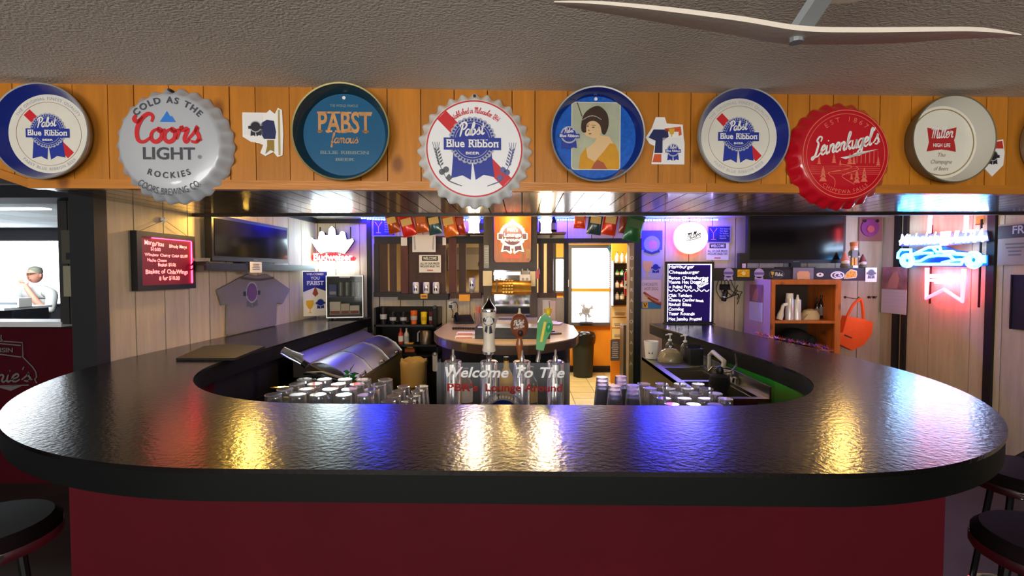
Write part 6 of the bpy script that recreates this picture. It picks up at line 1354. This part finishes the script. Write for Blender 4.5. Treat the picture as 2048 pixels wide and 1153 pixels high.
# pine cabinet, standing in the corner behind the right arm
Yf = 4.6; PINEC = knotty('cabinet_pine', (190, 104, 40), (110, 54, 20), rough=.45, coat=.2); xl = onY(1543, 600, Yf).x; xr = onY(1682, 600, Yf).x
zt = onY(1600, 560, Yf).z; t = thing('pine_cabinet', 'orange pine open cabinet below the sticker shelf', 'cabinet', ((xl+xr)/2, Yf, 0)); hw = (xr-xl)/2; dp = .56
z_s = onY(1600, 642, Yf).z
MB().box(-hw, -hw+.035, 0, .02, 0, zt).build('face_stile', PINEC, t); MB().box(hw-.05, hw, 0, .02, 0, zt).build('face_stile', PINEC, t); MB().box(-hw+.035, hw-.05, 0, .02, zt-.045, zt).build('face_rail', PINEC, t); MB().box(-hw+.035, hw-.05, 0, .02, z_s-.025, z_s).build('face_rail', PINEC, t)
MB().box(-hw, -hw+.018, .02, dp, 0, zt).build('side_panel', m('lilac_side', (196, 160, 176), .6), t); MB().box(hw-.018, hw, .02, dp, 0, zt).build('side_panel', PINEC, t); MB().box(-hw+.018, hw-.018, .02, dp, z_s-.02, z_s-.003).build('shelf_board', PINEC, t); MB().box(-hw+.018, hw-.018, .02, dp, zt-.02, zt).build('top_panel', PINEC, t); MB().box(-hw+.018, hw-.018, .5, .51, 0, zt).build('back_panel', m('dim_back', (70, 56, 48), .8), t); MB().box(-hw+.018, hw-.018, .02, dp, .8, .82).build('shelf_board', PINEC, t)
cx = (xl+xr)/2
for k, (px_, r_, h_, lab) in enumerate(((1578.5, .037, .255, 'white aerosol can with blue stripe in the pine cabinet'), (1594.5, .032, .24, 'plain white aerosol can in the pine cabinet'))):
    t = thing('aerosol_can', lab, 'spray can', (onY(px_, 630, 4.72).x, 4.72, z_s-.002), 0, 'spray cans in the pine cabinet'); MB().lathe([(r_, 0), (r_, h_*.78), (r_*.8, h_*.82)], 18).build('can_body', m('white_can'), t, smooth=True); MB().lathe([(r_*.9, h_*.8), (r_*.85, h_)] if k == 0 else [(r_*.5, h_*.82), (r_*.35, h_*.9), (r_*.2, h_)], 16).build('cap', WHITE, t, smooth=True)
    if k == 0: v = curved(rect(.0, .045, .03, .15), r_+.001); MB().add(v, [(0, 1, 2, 3)]).build('blue_stripe', m('stripe_blue', (70, 80, 140), .5), t)
t = thing('sun_cap', 'cream cloth cap lying on the pine cabinet shelf', 'cap', (onY(1620, 635, 4.78).x, 4.78, z_s-.002)); MB().lathe([(.08, 0), (.082, .04), (.06, .085), (.02, .1), (.001, .1)], 18).build('crown', m('cream_cloth', (206, 186, 150), .9), t, smooth=True); MB().prism([(-.10, 0), (-.06, .05), (-.0, .06), (.0, 0)], -.07, .07).build('brim', m('cream_cloth'), t)
t = thing('bottle', 'tipped white spray bottle by the cabinet stile', 'bottle', (onY(1556, 635, 4.68).x, 4.66, z_s-.002), rot=(0, R(14), 0)); MB().lathe([(.026, .008), (.028, .05), (.016, .1), (.014, .15)], 12).build('bottle_body', CREAM, t, smooth=True); MB().bar((.0, 0, .15), (.035, 0, .17), .02, .025).build('trigger', WHITE, t)
for k, (px_, h_) in enumerate(((1648, .2), (1656, .23), (1664, .19))): bottle_thing('liquor_bottle', ('first dark bottle deep in the pine cabinet, beside the cap', 'tallest dark bottle deep in the pine cabinet', 'dark bottle against the pine cabinet side')[k], (onY(px_, 630, 4.85).x-.07, 4.85, z_s-.002), h_, .022, DG, m('grey_label', (110, 100, 100), .6), BLACK, 'dark bottles in the pine cabinet')
t = thing('black_bundle', 'dark folded jacket on the lower cabinet shelf', 'clothing', (onY(1590, 660, 4.8).x, 4.8, .821)); MB().ell((0, 0, .09), .13, .12, .09, 14, 10).build('folds', m('dark_cloth', (26, 28, 30), .9, bump=.6, bscale=14), t, smooth=True); MB().ell((.12, 0, .06), .08, .1, .06, 12, 8).build('sleeve', m('dark_cloth'), t, smooth=True)
# calendar on the cabinet side and calendar on the right wall
def calendar(label, loc, rz, w_, h_):
    t = thing('wall_calendar', label, 'calendar', loc, rz, 'wall calendars'); PIC = m('calendar_picture', (150, 100, 110), .6, var=.5, vscale=9)
    MB().box(-w_/2, w_/2, -.003, 0, .01, h_/2).build('picture_page', PIC, t); MB().prism([(-.25*w_, .02), (-.2*w_, .2*h_), (-.05*w_, .36*h_), (.1*w_, .4*h_), (.2*w_, .25*h_), (.12*w_, .02)], -.005, -.003).build('picture_shape', m('calendar_pink', (196, 130, 130), .6), t)
    MB().box(-w_/2, w_/2, -.004, 0, -h_/2, .005).build('date_page', m('lilac_paper2', (206, 196, 220), .7), t); gmb = MB()
    for i in range(6): gmb.box(-w_*.44, w_*.44, -.0045, -.004, -.05*h_-i*.075*h_, -.046*h_-i*.075*h_)
    gmb.build('date_rows', m('pale_grid', (180, 172, 200), .7), t); MB().tube([(-w_/2, -.004, .007), (w_/2, -.004, .007)], .003, 6).build('spiral', SILVER, t)
    return t
pc = onX(1512, 606, xl-.004); calendar('small calendar hung on the lilac cabinet side', (xl-.004, pc.y, pc.z), RW, .27, .36)
pc = onX(1786, 581, XR-.05); calendar('large calendar on the right wall below the neon car', (XR-.04, pc.y, pc.z), RW, .33, .47)
# orange tote bag on hook
Yt = 5.02; c0 = onY(1700, 650, Yt); t = thing('tote_bag', 'bright orange tote bag hanging from a wall hook', 'bag', c0); s = Yt/FPX
def tb(pts): return [((x-1700)*s, (650-y)*s) for x, y in pts]
OT = m('orange_fabric', (236, 92, 24), .8, bump=.4, bscale=16)
body = tb([(1688, 632), (1712, 636), (1738, 644), (1736, 668), (1722, 688), (1700, 700), (1688, 694), (1664, 682), (1668, 670), (1680, 664)])
mb = MB(); n = len(body)
mb.add([(x, -.05, z) for x, z in body]+[(x*1.02, .03, z) for x, z in body]+[(0, -.085, 0)], [(i, (i+1) % n, 2*n) for i in range(n)]+[(i, i+n, (i+1) % n+n, (i+1) % n) for i in range(n)]+[tuple(range(2*n-1, n-1, -1))])
mb.build('bag_body', OT, t, smooth=True)
for a in ([(1690, 634), (1702, 610), (1716, 598)], [(1722, 640), (1720, 616), (1716, 598)]): MB().tube([(x, -.03, z) for x, z in crom(tb(a))], .014, 7).build('strap', OT, t, smooth=True)
lt = tb([(1678, 668), (1692, 674)]); MB().bar((lt[0][0], -.088, lt[0][1]), (lt[1][0], -.092, lt[1][1]), .002, .012).build('dark_print', DARKP, t)
for k, px_ in enumerate((1716, 1737, 1747)):
    p = onY(px_, 595, YB-.012); p.x = p.x if k else onY(1716, 595, 4.99).x; t = thing('coat_hook', ('brass wall hook holding the orange bag', 'empty wall hook right of the orange bag', 'empty wall hook nearest the right wall calendar')[k], 'hook', p, 0, 'hooks on the right back wall'); MB().lathe([(.014, 0), (.014, .005)], 10, M=Matrix.Rotation(R(90), 4, 'X')).build('plate', m('dark_brass'), t); MB().tube([(0, 0, 0), (0, -.03 if k else -.18, -.008), (0, -.04 if k else -.215, .015)], .004, 6).build('prong', m('dark_brass'), t)
# tinsel garland along the right arm edge
t = thing('tinsel_garland', 'coloured tinsel garland along the outer edge of the right arm', 'garland', (1.85, 3.3, ZT))
path = [(1.795, 3.75), (1.805, 3.55), (1.83, 3.35), (1.86, 3.15), (1.875, 3.0)]
cols = [m('tinsel_'+n, c, .3, .5) for n, c in (('violet', (150, 90, 190)), ('pink', (196, 90, 100)), ('rust', (170, 90, 60)), ('plum', (110, 60, 120)))]
for k in range(26):
    f = k/25*(len(path)-1); i = min(int(f), len(path)-2); q = Vector(path[i]).lerp(Vector(path[i+1]), f-i)
    mb = MB()
    for j in range(10): d = Vector((random.gauss(0, 1), random.gauss(0, 1), abs(random.gauss(0, .8)))).normalized()*.035; pq = d.orthogonal().normalized()*.004; mb.add([pq, -pq, d], [(0, 1, 2)])
    mb.build('tinsel_tuft', cols[k % 4], t, loc=(q.x-1.85, q.y-3.3, .004))

# ================================================================== NEON CAR SIGN ON THE RIGHT WALL
XN = XR-.09; c0 = onX(1885, 515, XN); t = thing('neon_car_sign', 'neon sign of a blue racing car crossing a red ribbon', 'neon sign', c0, RW)
def nz_(pts, sc_=5.764, o=(1780, 420)):
    out = []
    for x, y in pts: q = onX(x/sc_+o[0], y/sc_+o[1], XN); out.append((-(q.y-c0.y), q.z-c0.z))
    return out
CY = glow('cyan_neon', (40, 170, 255), 9); RN = glow('red_neon', (255, 40, 54), 14); WN = glow('white_neon', (190, 225, 255), 14)
def ntube(name, pts, mat, r=.0125, y=0, closed=False): MB().tube([(x, y, z) for x, z in nz_(pts)], r, 8, closed).build(name, mat, t, smooth=True)
for a in ([(130, 560), (90, 555), (95, 500), (130, 460), (240, 460), (240, 530)], [(250, 520), (440, 435), (575, 430), (585, 480), (640, 500)], [(280, 515), (400, 500), (490, 500)], [(500, 445), (540, 490), (600, 480)], [(590, 485), (720, 480), (760, 505), (880, 510)], [(300, 595), (350, 590), (440, 540), (560, 525), (690, 530), (730, 570)], [(290, 628), (560, 628), (820, 628), (845, 570), (870, 560)], [(600, 610), (740, 580), (840, 575)], [(1065, 540), (1085, 530), (1085, 610), (1065, 600)], [(640, 500), (860, 520)]): ntube('car_tube', a, CY)
for cx_, cy_, r_ in ((198, 585, 62), (965, 578, 76)): ntube('wheel_tube', [(cx_+r_*math.cos(a*.35), cy_+r_*math.sin(a*.35)) for a in range(18)], CY, .02, closed=True); ntube('hub_tube', [(cx_+r_*.55*math.cos(a*.5236), cy_+r_*.55*math.sin(a*.5236)) for a in range(12)], CY, .012, closed=True)
for a in ([(440, 20), (440, 60), (425, 270)], [(855, 20), (855, 60), (848, 235)], [(402, 670), (400, 850), (393, 1020), (595, 920), (805, 1055), (815, 850), (825, 680)]): ntube('ribbon_tube', a, RN, .017, .02)
for s_, a, b in (('Michelob', (120, 405), (570, 385)), ('ULTRA', (670, 385), (1095, 365))):
    q = nz_([a, b]); tmb = MB(); letters(tmb, s_, .10, (q[0][0]+q[1][0])/2, (q[0][1]+q[1][1])/2, -.015, True, width=q[1][0]-q[0][0], shear=.25, slope=(q[1][1]-q[0][1])/(q[1][0]-q[0][0])); tmb.build('word_tubes', WN, t)
    ntube('word_outline', [(a[0], a[1]-40), (b[0], b[1]-42)], WN, .018, .004)
q = nz_([(625, 330)])[0]; MB().box(q[0]-.03, q[0]+.03, -.01, .01, q[1]-.06, q[1]+.06).build('red_divider', glow('pink_white_neon', (255, 170, 180), 7), t)
for a, b in (((425, 765), (785, 765)), ((455, 812), (745, 815)), ((520, 838), (670, 840))): ntube('wing_tube', [a, b], glow('pale_blue_neon', (150, 190, 255), 5), .010 if a[1] != 765 else .017)
bk1 = nz_([(80, 560), (90, 470), (240, 445), (300, 480), (450, 415), (600, 415), (740, 465), (900, 490), (965, 480), (1060, 520), (1100, 520), (1100, 640), (960, 660), (300, 650), (200, 660), (110, 630)]); MB().prism(bk1, .02, .03).build('added_car_backing', m('deep_blue_acrylic', (8, 40, 130), .4), t)  # panel added behind the tubes to keep their glow off the wall
bk2 = nz_([(90, 420), (130, 300), (1085, 240), (1110, 360), (600, 420)]); MB().prism(bk2, .02, .03).build('added_word_backing', m('violet_acrylic', (60, 54, 120), .4), t)  # added likewise, stops the words' glow washing out the wall
fr = MB(); q = nz_([(90, 420), (1095, 650), (180, 90), (1090, 640)])
for xq in (.30, -.18): fr.bar((xq, .05, -.42), (xq, .05, .30), .012, .01)
fr.build('carrier_bars', BLACK, t)
# posters right of the neon
def rposter(label, px0, px1, py0, py1, mat, name='poster', cat='poster'):
    a = onX(px0, py0, XR-.03); b = onX(px1, py1, XR-.03); c = (a+b)/2; t = thing(name, label, cat, (XR-.03, c.y, c.z), RW); w_ = (a.y-b.y)/2; h_ = abs(onX((px0+px1)/2, py0, XR-.03).z-onX((px0+px1)/2, py1, XR-.03).z)/2; MB().box(-w_, w_, -.003, 0, -h_, h_).build('sheet', mat, t); return t, w_, h_
t, w_, h_ = rposter('pale notice with dark band at the right edge wall', 1998, 2075, 448, 532, m('pale_notice', (150, 140, 136), .7)); MB().box(-w_, w_, -.006, -.003, h_*.3, h_*.92).build('dark_band', m('band_black', (44, 42, 48), .6), t); text('band_text', 'FREE', .06, .05, h_*.5, -.007, SILVER, t, bold=True); note_lines(MB(), -w_*.7, w_*.5, -h_*.6, h_*.1, 4, -.004).build('small_print', GREYP, t)
t, w_, h_ = rposter('blank black board on the wall beyond the dark post', 2024, 2100, 552, 665, m('black_board', (20, 24, 24), .5), 'black_board', 'board'); MB().box(-w_, -w_+.01, -.01, -.003, -h_, h_).box(-w_, w_, -.01, -.003, h_-.01, h_).build('frame', BLACK, t)
t, w_, h_ = rposter('small golden framed picture behind the neon sign top', 1953, 1968, 432, 450, m('gold_picture', (190, 140, 50), .5), 'picture', 'picture'); MB().box(-w_, w_, -.008, -.003, -h_, -h_+.008).build('frame', DKWOOD, t)

# ================================================================== KITCHEN THINGS
p = onY(1166, 740, 7.15); t = thing('trash_can', 'black trash can with bag folded over, beyond the doorway', 'trash can', (p.x, 7.15, 0)); hh = onY(1168, 668, 7.15).z
MB().lathe([(.14, 0), (.165, hh-.06), (.17, hh-.06)], 20).build('can_body', m('dark_green_can', (34, 38, 34), .5), t, smooth=True)
mb = MB().lathe([(.172, hh-.14), (.185, hh-.05), (.18, hh), (.16, hh-.01), (.14, hh-.1)], 22, caps=False); mb.v = [(x*(1+random.uniform(-.05, .05)), y*(1+random.uniform(-.05, .05)), z+random.uniform(-.03, .03)) for x, y, z in mb.v]; mb.build('bag', m('black_bag', (24, 25, 25), .3), t, smooth=True)
MB().ell((.02, 0, hh-.02), .1, .1, .06, 12, 8).build('bag_knot', m('black_bag'), t, smooth=True)
# desk fan on the window sill
t = thing('desk_fan', 'desk fan standing in the kitchen window', 'fan', onY(1172, 646, 7.40)); s = 7.4/FPX; FD = m('fan_dark', (120, 122, 124), .4)
MB().box(-12*s, 12*s, -.06, .06, 0, .02).build('base', m('fan_base', (90, 100, 130), .5), t); MB().lathe([(.012, .02), (.012, 17*s)], 8).build('neck', FD, t)
MB().lathe([(.05, -.05), (.07, 0), (.05, .05)], 16, M=Matrix.Translation((0, 0, 24*s)) @ Matrix.Rotation(R(90), 4, 'X')).build('motor', FD, t, smooth=True)
for r_ in (20, 14): MB().tube([(r_*s*math.cos(a*.3142), -.07, 24*s+r_*s*math.sin(a*.3142)) for a in range(20)], .004, 5, True).build('guard_ring', m('guard_wire', (200, 206, 214), .4), t)
for k in range(12): a = k*.5236; MB().tube([(.03*math.cos(a), -.07, 24*s+.03*math.sin(a)), (20*s*math.cos(a), -.07, 24*s+20*s*math.sin(a))], .002, 4).build('guard_wire', m('guard_wire'), t)
for k in range(4): a = k*1.5708+.5; MB().prism([(.02*math.cos(a), .02*math.sin(a)), (.12*math.cos(a-.25), .12*math.sin(a-.25)), (.13*math.cos(a+.3), .13*math.sin(a+.3))], -.03, -.024).build('fan_blade', m('blade_grey', (150, 152, 156), .4), t, loc=(0, 0, 24*s))
# shelves right of the kitchen window
Yk = 6.6; xk0, xk1 = kx(1226, Yk), kx(1258, Yk); t = thing('spice_rack', 'narrow black spice rack on the kitchen side wall', 'rack', ((xk0+xk1)/2, Yk, 0)); hw = (xk1-xk0)/2
sy = [527, 552, 576, 600, 611]
MB().box(-hw, hw, .10, .12, kz(612, Yk), kz(527, Yk)).build('back_panel', BLACK, t)
for y_ in sy[:4]: MB().box(-hw, hw, -.06, .12, kz(y_, Yk)-.012, kz(y_, Yk)).build('shelf_board', BLACK, t)
MB().box(-hw-.01, -hw, -.06, .12, kz(612, Yk), kz(522, Yk)).build('side_panel', BLACK, t)
k = 0
names = {0: 'white', 1: 'green', 2: 'red', 3: 'clear'}
for row, (y_, h_, cs_) in enumerate(((527, .15, ((206, 196, 170), (190, 180, 160), (214, 206, 190))), (552, .085, ((60, 110, 50), (50, 130, 70), (206, 130, 40))), (576, .1, ((206, 202, 196), (196, 70, 40), (210, 206, 200))), (600, .11, ((170, 176, 176), (130, 140, 140))))):
    for i, c_ in enumerate(cs_):
        bottle_thing('spice_bottle', '%s bottle on the %s spice rack shelf' % (('left', 'middle', 'right')[i], ('top', 'second', 'third', 'lowest')[row]), (xk0+.045+i*.068, Yk-.02, kz(y_, Yk)+.001), h_, .03, m('spice_%d_%d' % (row, i), c_, .4), CREAM, m('cap_%d' % row, [(90, 80, 70), (40, 90, 50), (206, 60, 40), (60, 60, 60)][row], .5), 'bottles on the kitchen spice rack')
t = thing('blue_rosette', 'teal rosette bow on top of the kitchen window frame', 'bow', onY(1222, 497, 7.452)); 
for a in range(6): MB().ell((.03*math.cos(a*1.047), 0, .03*math.sin(a*1.047)), .028, .015, .028, 8, 6).build('petal', m('teal_bow', (40, 96, 110), .5), t, smooth=True)
for k, (y0, y1, lab) in enumerate(((613, 635, 'upper paper sheet pinned below the spice rack'), (636, 656, 'middle paper sheet pinned below the spice rack'), (657, 679, 'lower paper sheet pinned below the spice rack'))):
    t = thing('paper_sheet', lab, 'paper', onY(1240, (y0+y1)/2, 6.68), 0, 'papers below the spice rack'); s = 6.68/FPX; plate(t, 'sheet', rect(-16, 16, -(y1-y0)/2+.6, (y1-y0)/2-.6), m('yellowish_paper', (216, 206, 160), .7), s); note_lines(MB(), -12*s, 12*s, -(y1-y0)*.35*s, -(y1-y0)*.05*s, 2, -.002, .8).build('small_print', GREYP, t)
t = thing('info_poster', 'dark blue printed poster low on the kitchen wall', 'poster', onY(1230, 701, 6.68)); s = 6.68/FPX; plate(t, 'sheet', rect(-9, 9, -21, 21), m('slate_blue_print', (60, 70, 90), .6), s); note_lines(MB(), -7*s, 7*s, -16*s, 18*s, 9, -.002, .7).build('small_print', SILVER, t)
t = thing('info_poster', 'orange picture sheet beside the dark blue poster', 'poster', onY(1248, 701, 6.70)); plate(t, 'sheet', rect(-8, 8, -21, 21), m('orange_card'), s); plate(t, 'picture', rect(-6, 6, -8, 6), m('pale_picture', (196, 180, 190), .6), s, -.002, -.001)
kb = struct('wall_kitchen_rack'); MB().box(kx(1222, 6.72), 1.62, 6.71, 6.76, 0, 2.35).build('wall_panel', ORANGE, kb)
Ye = 5.34; t = thing('fire_extinguisher', 'red fire extinguisher with white band inside the doorway', 'fire extinguisher', onY(1254, 592, Ye)); s = Ye/FPX; t.location.x = min(t.location.x, 1.2)
MB().lathe([(5*s, 0), (5.6*s, .01), (5.6*s, 42*s), (3.5*s, 47*s), (2*s, 49*s)], 18).build('cylinder', m('extinguisher_red', (196, 24, 28), .3, coat=.4), t, smooth=True); MB().lathe([(5.7*s, 14*s), (5.7*s, 30*s)], 18, caps=False).build('label_band', WHITE, t, smooth=True); MB().box(-2*s, 2*s, -2*s, 2*s, 49*s, 53*s).build('valve', CHROME, t); MB().bar((0, 0, 54*s), (6*s, 0, 60*s), .012, .006).build('lever', m('dull_metal'), t); MB().tube([(-2*s, 0, 51*s), (-7*s, 0, 46*s), (-7.4*s, 0, 20*s)], .007, 6).build('hose', BLACK, t); MB().box(-.02, .04, -.052, -.02, 20*s, 24*s).build('wall_bracket', BLACK, t)
t = thing('kitchen_cabinet', 'grey kitchen wall cabinet glimpsed between the pallet slats', 'cabinet', onY(938, 520, 7.3)); s = 7.3/FPX; plate(t, 'case', rect(-42, 30, -22, 24), m('grey_cabinet', (108, 98, 84), .6), s, -.1, .19)
for x_ in (-24, 12): plate(t, 'door', rect(x_-16, x_+16, -20, 10), m('grey_cabinet_door', (128, 116, 98), .6), s, -.115, -.1); plate(t, 'handle', rect(x_+10, x_+12, -12, -4), CHROME, s, -.13, -.115)
t = thing('thermostat', 'white thermostat by the kitchen window', 'thermostat', onY(1132, 567, 7.47)); s = 7.47/FPX; plate(t, 'case', rrect(-5, 5, -7.5, 7.5, 1), WHITE, s, -.02, 0); plate(t, 'display', rect(-2.6, 2.6, -3, 4.5), GREYP, s, -.022, -.02)
t = thing('steel_bin', 'tall narrow steel cabinet at the kitchen door edge', 'cabinet', (1.22, 5.75, 0)); MB().box(-.045, .05, -.1, .1, 0, onY(1252, 650, 5.7).z).build('case', STEEL, t); MB().box(-.03, .04, -.104, -.1, .2, .6).build('door', STEEL, t)
# ================================================================== LEFT: NEXT ROOM
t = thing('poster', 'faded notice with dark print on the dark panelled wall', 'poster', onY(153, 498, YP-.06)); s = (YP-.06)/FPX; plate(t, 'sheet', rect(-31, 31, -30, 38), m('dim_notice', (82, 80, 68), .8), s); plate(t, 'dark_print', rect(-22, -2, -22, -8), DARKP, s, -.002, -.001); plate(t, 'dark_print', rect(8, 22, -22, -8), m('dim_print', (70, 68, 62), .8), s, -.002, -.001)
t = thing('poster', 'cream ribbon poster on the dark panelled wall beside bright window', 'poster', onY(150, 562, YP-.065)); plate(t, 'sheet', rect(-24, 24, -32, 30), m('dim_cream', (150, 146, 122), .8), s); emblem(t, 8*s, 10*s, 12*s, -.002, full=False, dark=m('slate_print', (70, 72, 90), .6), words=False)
t = thing('wood_strip', 'narrow orange wooden strip on the dark panelled wall', 'strip', onY(185, 520, YP-.06)); plate(t, 'strip', rect(-3.5, 3.5, -64, 60), m('orange_strip', (180, 130, 50), .6), s, -.012, 0); plate(t, 'end_cap', rect(-3.5, 3.5, 60, 64), CREAM, s, -.014, 0)
# lettered sign on the burgundy wainscot
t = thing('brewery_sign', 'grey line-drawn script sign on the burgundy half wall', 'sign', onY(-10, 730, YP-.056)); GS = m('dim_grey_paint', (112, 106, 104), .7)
def ls(pts): return [((x+10)*s, (730-y)*s) for x, y in pts]
mb = MB()
for a in ([(-70, 700), (-70, 682), (-10, 680), (50, 684), (50, 712)], [(-70, 692), (0, 686), (46, 690)], [(6, 668), (5, 676), (10, 682)], [(-70, 714), (0, 708), (46, 714)], [(48, 712), (70, 735), (76, 745), (77, 755), (73, 760), (77, 768)], [(-60, 776), (60, 772)]): mb.stroke(ls(a), 2.4*s, -.002, False)
mb.build('outline', GS, t); text('banner_word', 'WISCONSIN', 9*s, -5*s, (730-704)*s, -.002, GS, t, bold=True, width=90*s)
w_ = MB(); script(w_, "Leinie's".replace('L', 'L'), 15*s, 10*s, (730-766)*s, -.002, 4.2*s, width=130*s, slope=.04); w_.build('script_name', GS, t); MB().prism(ls([(-40, 778), (30, 773), (45, 774), (22, 784), (0, 778)]), -.002, 0).build('underline', GS, t)
# long counter of the next room
t = thing('far_counter', 'dark counter with pale top in the bright next room', 'counter', (-7.5, 6.0, 0)); zc_ = lz(615, 6.0); MB().box(-2.5, 1.3, -.3, .3, zc_-.03, zc_).build('counter_top', m('pale_counter', (220, 224, 226), .3), t); MB().box(-2.5, 1.3, -.2, .25, 0, zc_-.03).build('counter_front', m('dark_counter', (38, 42, 50), .6), t)
t = thing('white_box', 'white box on the far counter in front of the man', 'box', (lx(16, 6.0), 5.95, zc_+.001)); MB().box(-.13, .13, -.08, .08, 0, .11).build('case', WHITE, t); MB().box(-.11, .11, -.085, -.08, .03, .06).build('slot', GREYP, t)
# person leaning on the far counter
Yq = 6.75; hp = onY(71, 551, Yq)
t = thing('person', 'person in grey shirt and cap, hand at chin, behind far counter', 'person', (hp.x, Yq, 0))
def skin_body(parent, joints, edges, mat, name, root=0):
    me = bpy.data.meshes.new(name); me.from_pydata([j[0] for j in joints], edges, []); me.materials.append(mat); o = put(name, me, parent)
    md = o.modifiers.new('skin', 'SKIN'); md.use_smooth_shade = True
    for i, j in enumerate(joints): sv = me.skin_vertices[0].data[i]; sv.radius = j[1] if isinstance(j[1], tuple) else (j[1], j[1]); sv.use_root = (i == root)
    o.modifiers.new('sub', 'SUBSURF').levels = 2; o.modifiers['sub'].render_levels = 2
    return o
H = hp.z
J = [((0, .02, H-.70), (.17, .12)), ((0, .02, H-.50), (.18, .12)), ((0, .03, H-.33), (.2, .12)), ((0, .03, H-.22), (.14, .10)), ((0, .02, H-.14), (.06, .06)),
     ((-.21, .03, H-.26), (.08, .08)), ((-.30, -.02, H-.50), .055), ((-.22, -.26, H-.62), .042), ((-.12, -.36, H-.60), .035),
     ((.21, .03, H-.26), (.08, .08)), ((.28, -.10, H-.54), .055)]
skin_body(t, J, [(0, 1), (1, 2), (2, 3), (3, 4), (3, 5), (5, 6), (6, 7), (7, 8), (3, 9), (9, 10)], m('grey_shirt', (170, 170, 168), .9), 'torso')
SKP = m('skin', (190, 130, 110), .6)
F = [((.28, -.10, H-.54), .05), ((.16, -.16, H-.36), .042), ((.06, -.18, H-.18), .034), ((.02, -.17, H-.11), (.04, .028))]
skin_body(t, F, [(0, 1), (1, 2), (2, 3)], SKP, 'forearm')
for k in range(4): skin_body(t, [((.03-.02*k, -.175, H-.115), .010), ((.02-.02*k, -.195, H-.085), .009), ((.005-.018*k, -.18, H-.06), .008)], [(0, 1), (1, 2)], SKP, 'finger')
skin_body(t, [((.05, -.165, H-.13), .012), ((.055, -.16, H-.09), .010), ((.045, -.14, H-.065), .009)], [(0, 1), (1, 2)], SKP, 'thumb')
hm = MB().ell((0, -.01, H), .077, .095, .112, 20, 14); hm.build('head', SKP, t, smooth=True)
MB().prism([(-.012, -.01), (.012, -.01), (0, .03)], -.125, -.09).build('nose', SKP, t, loc=(0, 0, H-.02)); MB().box(-.025, .025, -.1, -.092, H-.062, H-.055).build('mouth', m('lips', (150, 80, 76), .6), t)
for q in (-1, 1): MB().ell((q*.03, -.093, H+.015), .007, .005, .005, 8, 6).build('eye', DARKP, t); MB().ell((q*.078, .0, H-.005), .012, .022, .03, 8, 6).build('ear', SKP, t, smooth=True)
MB().lathe([(.082, 0), (.084, .03), (.07, .075), (.03, .098), (.001, .1)], 20, (0, 0, H+.03)).build('cap', m('grey_cap', (110, 112, 100), .8), t, smooth=True); MB().slab([(-.07, -.06), (-.06, -.14), (0, -.17), (.06, -.14), (.07, -.06)], H+.03, H+.036).build('cap_brim', m('grey_cap'), t)
for q in (-1, 1): skin_body(t, [((q*.09, .02, H-.72), .10), ((q*.1, -.30, H-.78), .075), ((q*.1, -.30, .35), .055), ((q*.1, -.30, .08), .045), ((q*.1, -.42, .05), .04)], [(0, 1), (1, 2), (2, 3), (3, 4)], m('dark_trousers', (40, 44, 56), .8), 'trouser_leg')
t = thing('bar_stool', 'tall stool under the person in the next room', 'stool', (hp.x, Yq+.05, 0)); MB().lathe([(.17, H-.86), (.18, H-.84), (.17, H-.815)], 20).build('seat', MATTE, t, smooth=True); MB().lathe([(.2, 0), (.2, .02), (.03, .03), (.03, H-.86)], 18).build('pedestal', CHROME, t, smooth=True)
# ================================================================== BAR STOOLS IN FRONT
def stool(label, x, y, rz):
    t = thing('bar_stool', label, 'stool', (x, y, 0), rz, 'bar stools around the horseshoe'); VS = m('dark_vinyl', (20, 11, 13), .7, spec=.15)
    MB().lathe([(.001, .70), (.17, .70), (.185, .72), (.185, .755), (.165, .775), (.001, .78)], 28).build('seat', VS, t, smooth=True)
    MB().lathe([(.187, .705), (.190, .712), (.190, .728), (.187, .735)], 28, caps=False).build('seat_band', CHROME, t, smooth=True)
    for k in range(4): a = k*math.pi/2+math.pi/4; MB().tube([(.11*math.cos(a), .11*math.sin(a), .70), (.2*math.cos(a), .2*math.sin(a), .0)], .012, 8).build('leg', m('dark_steel_leg', (50, 48, 50), .3, .8), t, smooth=True)
    MB().tube([(.172*math.cos(a*.2618), .172*math.sin(a*.2618), .24) for a in range(24)], .009, 8, True).build('foot_ring', CHROME, t, smooth=True)
    br = [(-.17, -.0, .74), (-.19, .14, .86), (-.12, .19, .98), (0, .205, 1.0), (.12, .19, .98), (.19, .14, .86), (.17, .0, .74)]
    MB().tube(crom3(br), .011, 8).build('back_frame', m('dark_steel_leg'), t, smooth=True)
    bk = MB(); n = 9
    for z_ in (.86, .97):
        for sgn in (0, 1):
            for i in range(n): a = R(50+80*i/(n-1)); r_ = .205+.03*sgn; bk.v.append((r_*math.cos(a), r_*math.sin(a), z_))
    for i in range(n-1): bk.f += [(i, i+1, 2*n+i+1, 2*n+i), (n+i, 3*n+i, 3*n+i+1, n+i+1), (2*n+i, 2*n+i+1, 3*n+i+1, 3*n+i), (i, n+i, n+i+1, i+1)]
    bk.f += [(0, 2*n, 3*n, n), (n-1, 2*n-1, 4*n-1, 3*n-1)]
    bk.build('backrest', VS, t, smooth=True)
    return t
s0 = stool('dark bar stool at the near left curve of the bar', -1.66, 1.44, R(140))
again(s0, (1.56, 1.43, 0), 'dark bar stool at the near right curve of the bar', R(-150)); again(s0, (1.99, 1.93, 0), 'dark bar stool farther round the right curve', R(-115))
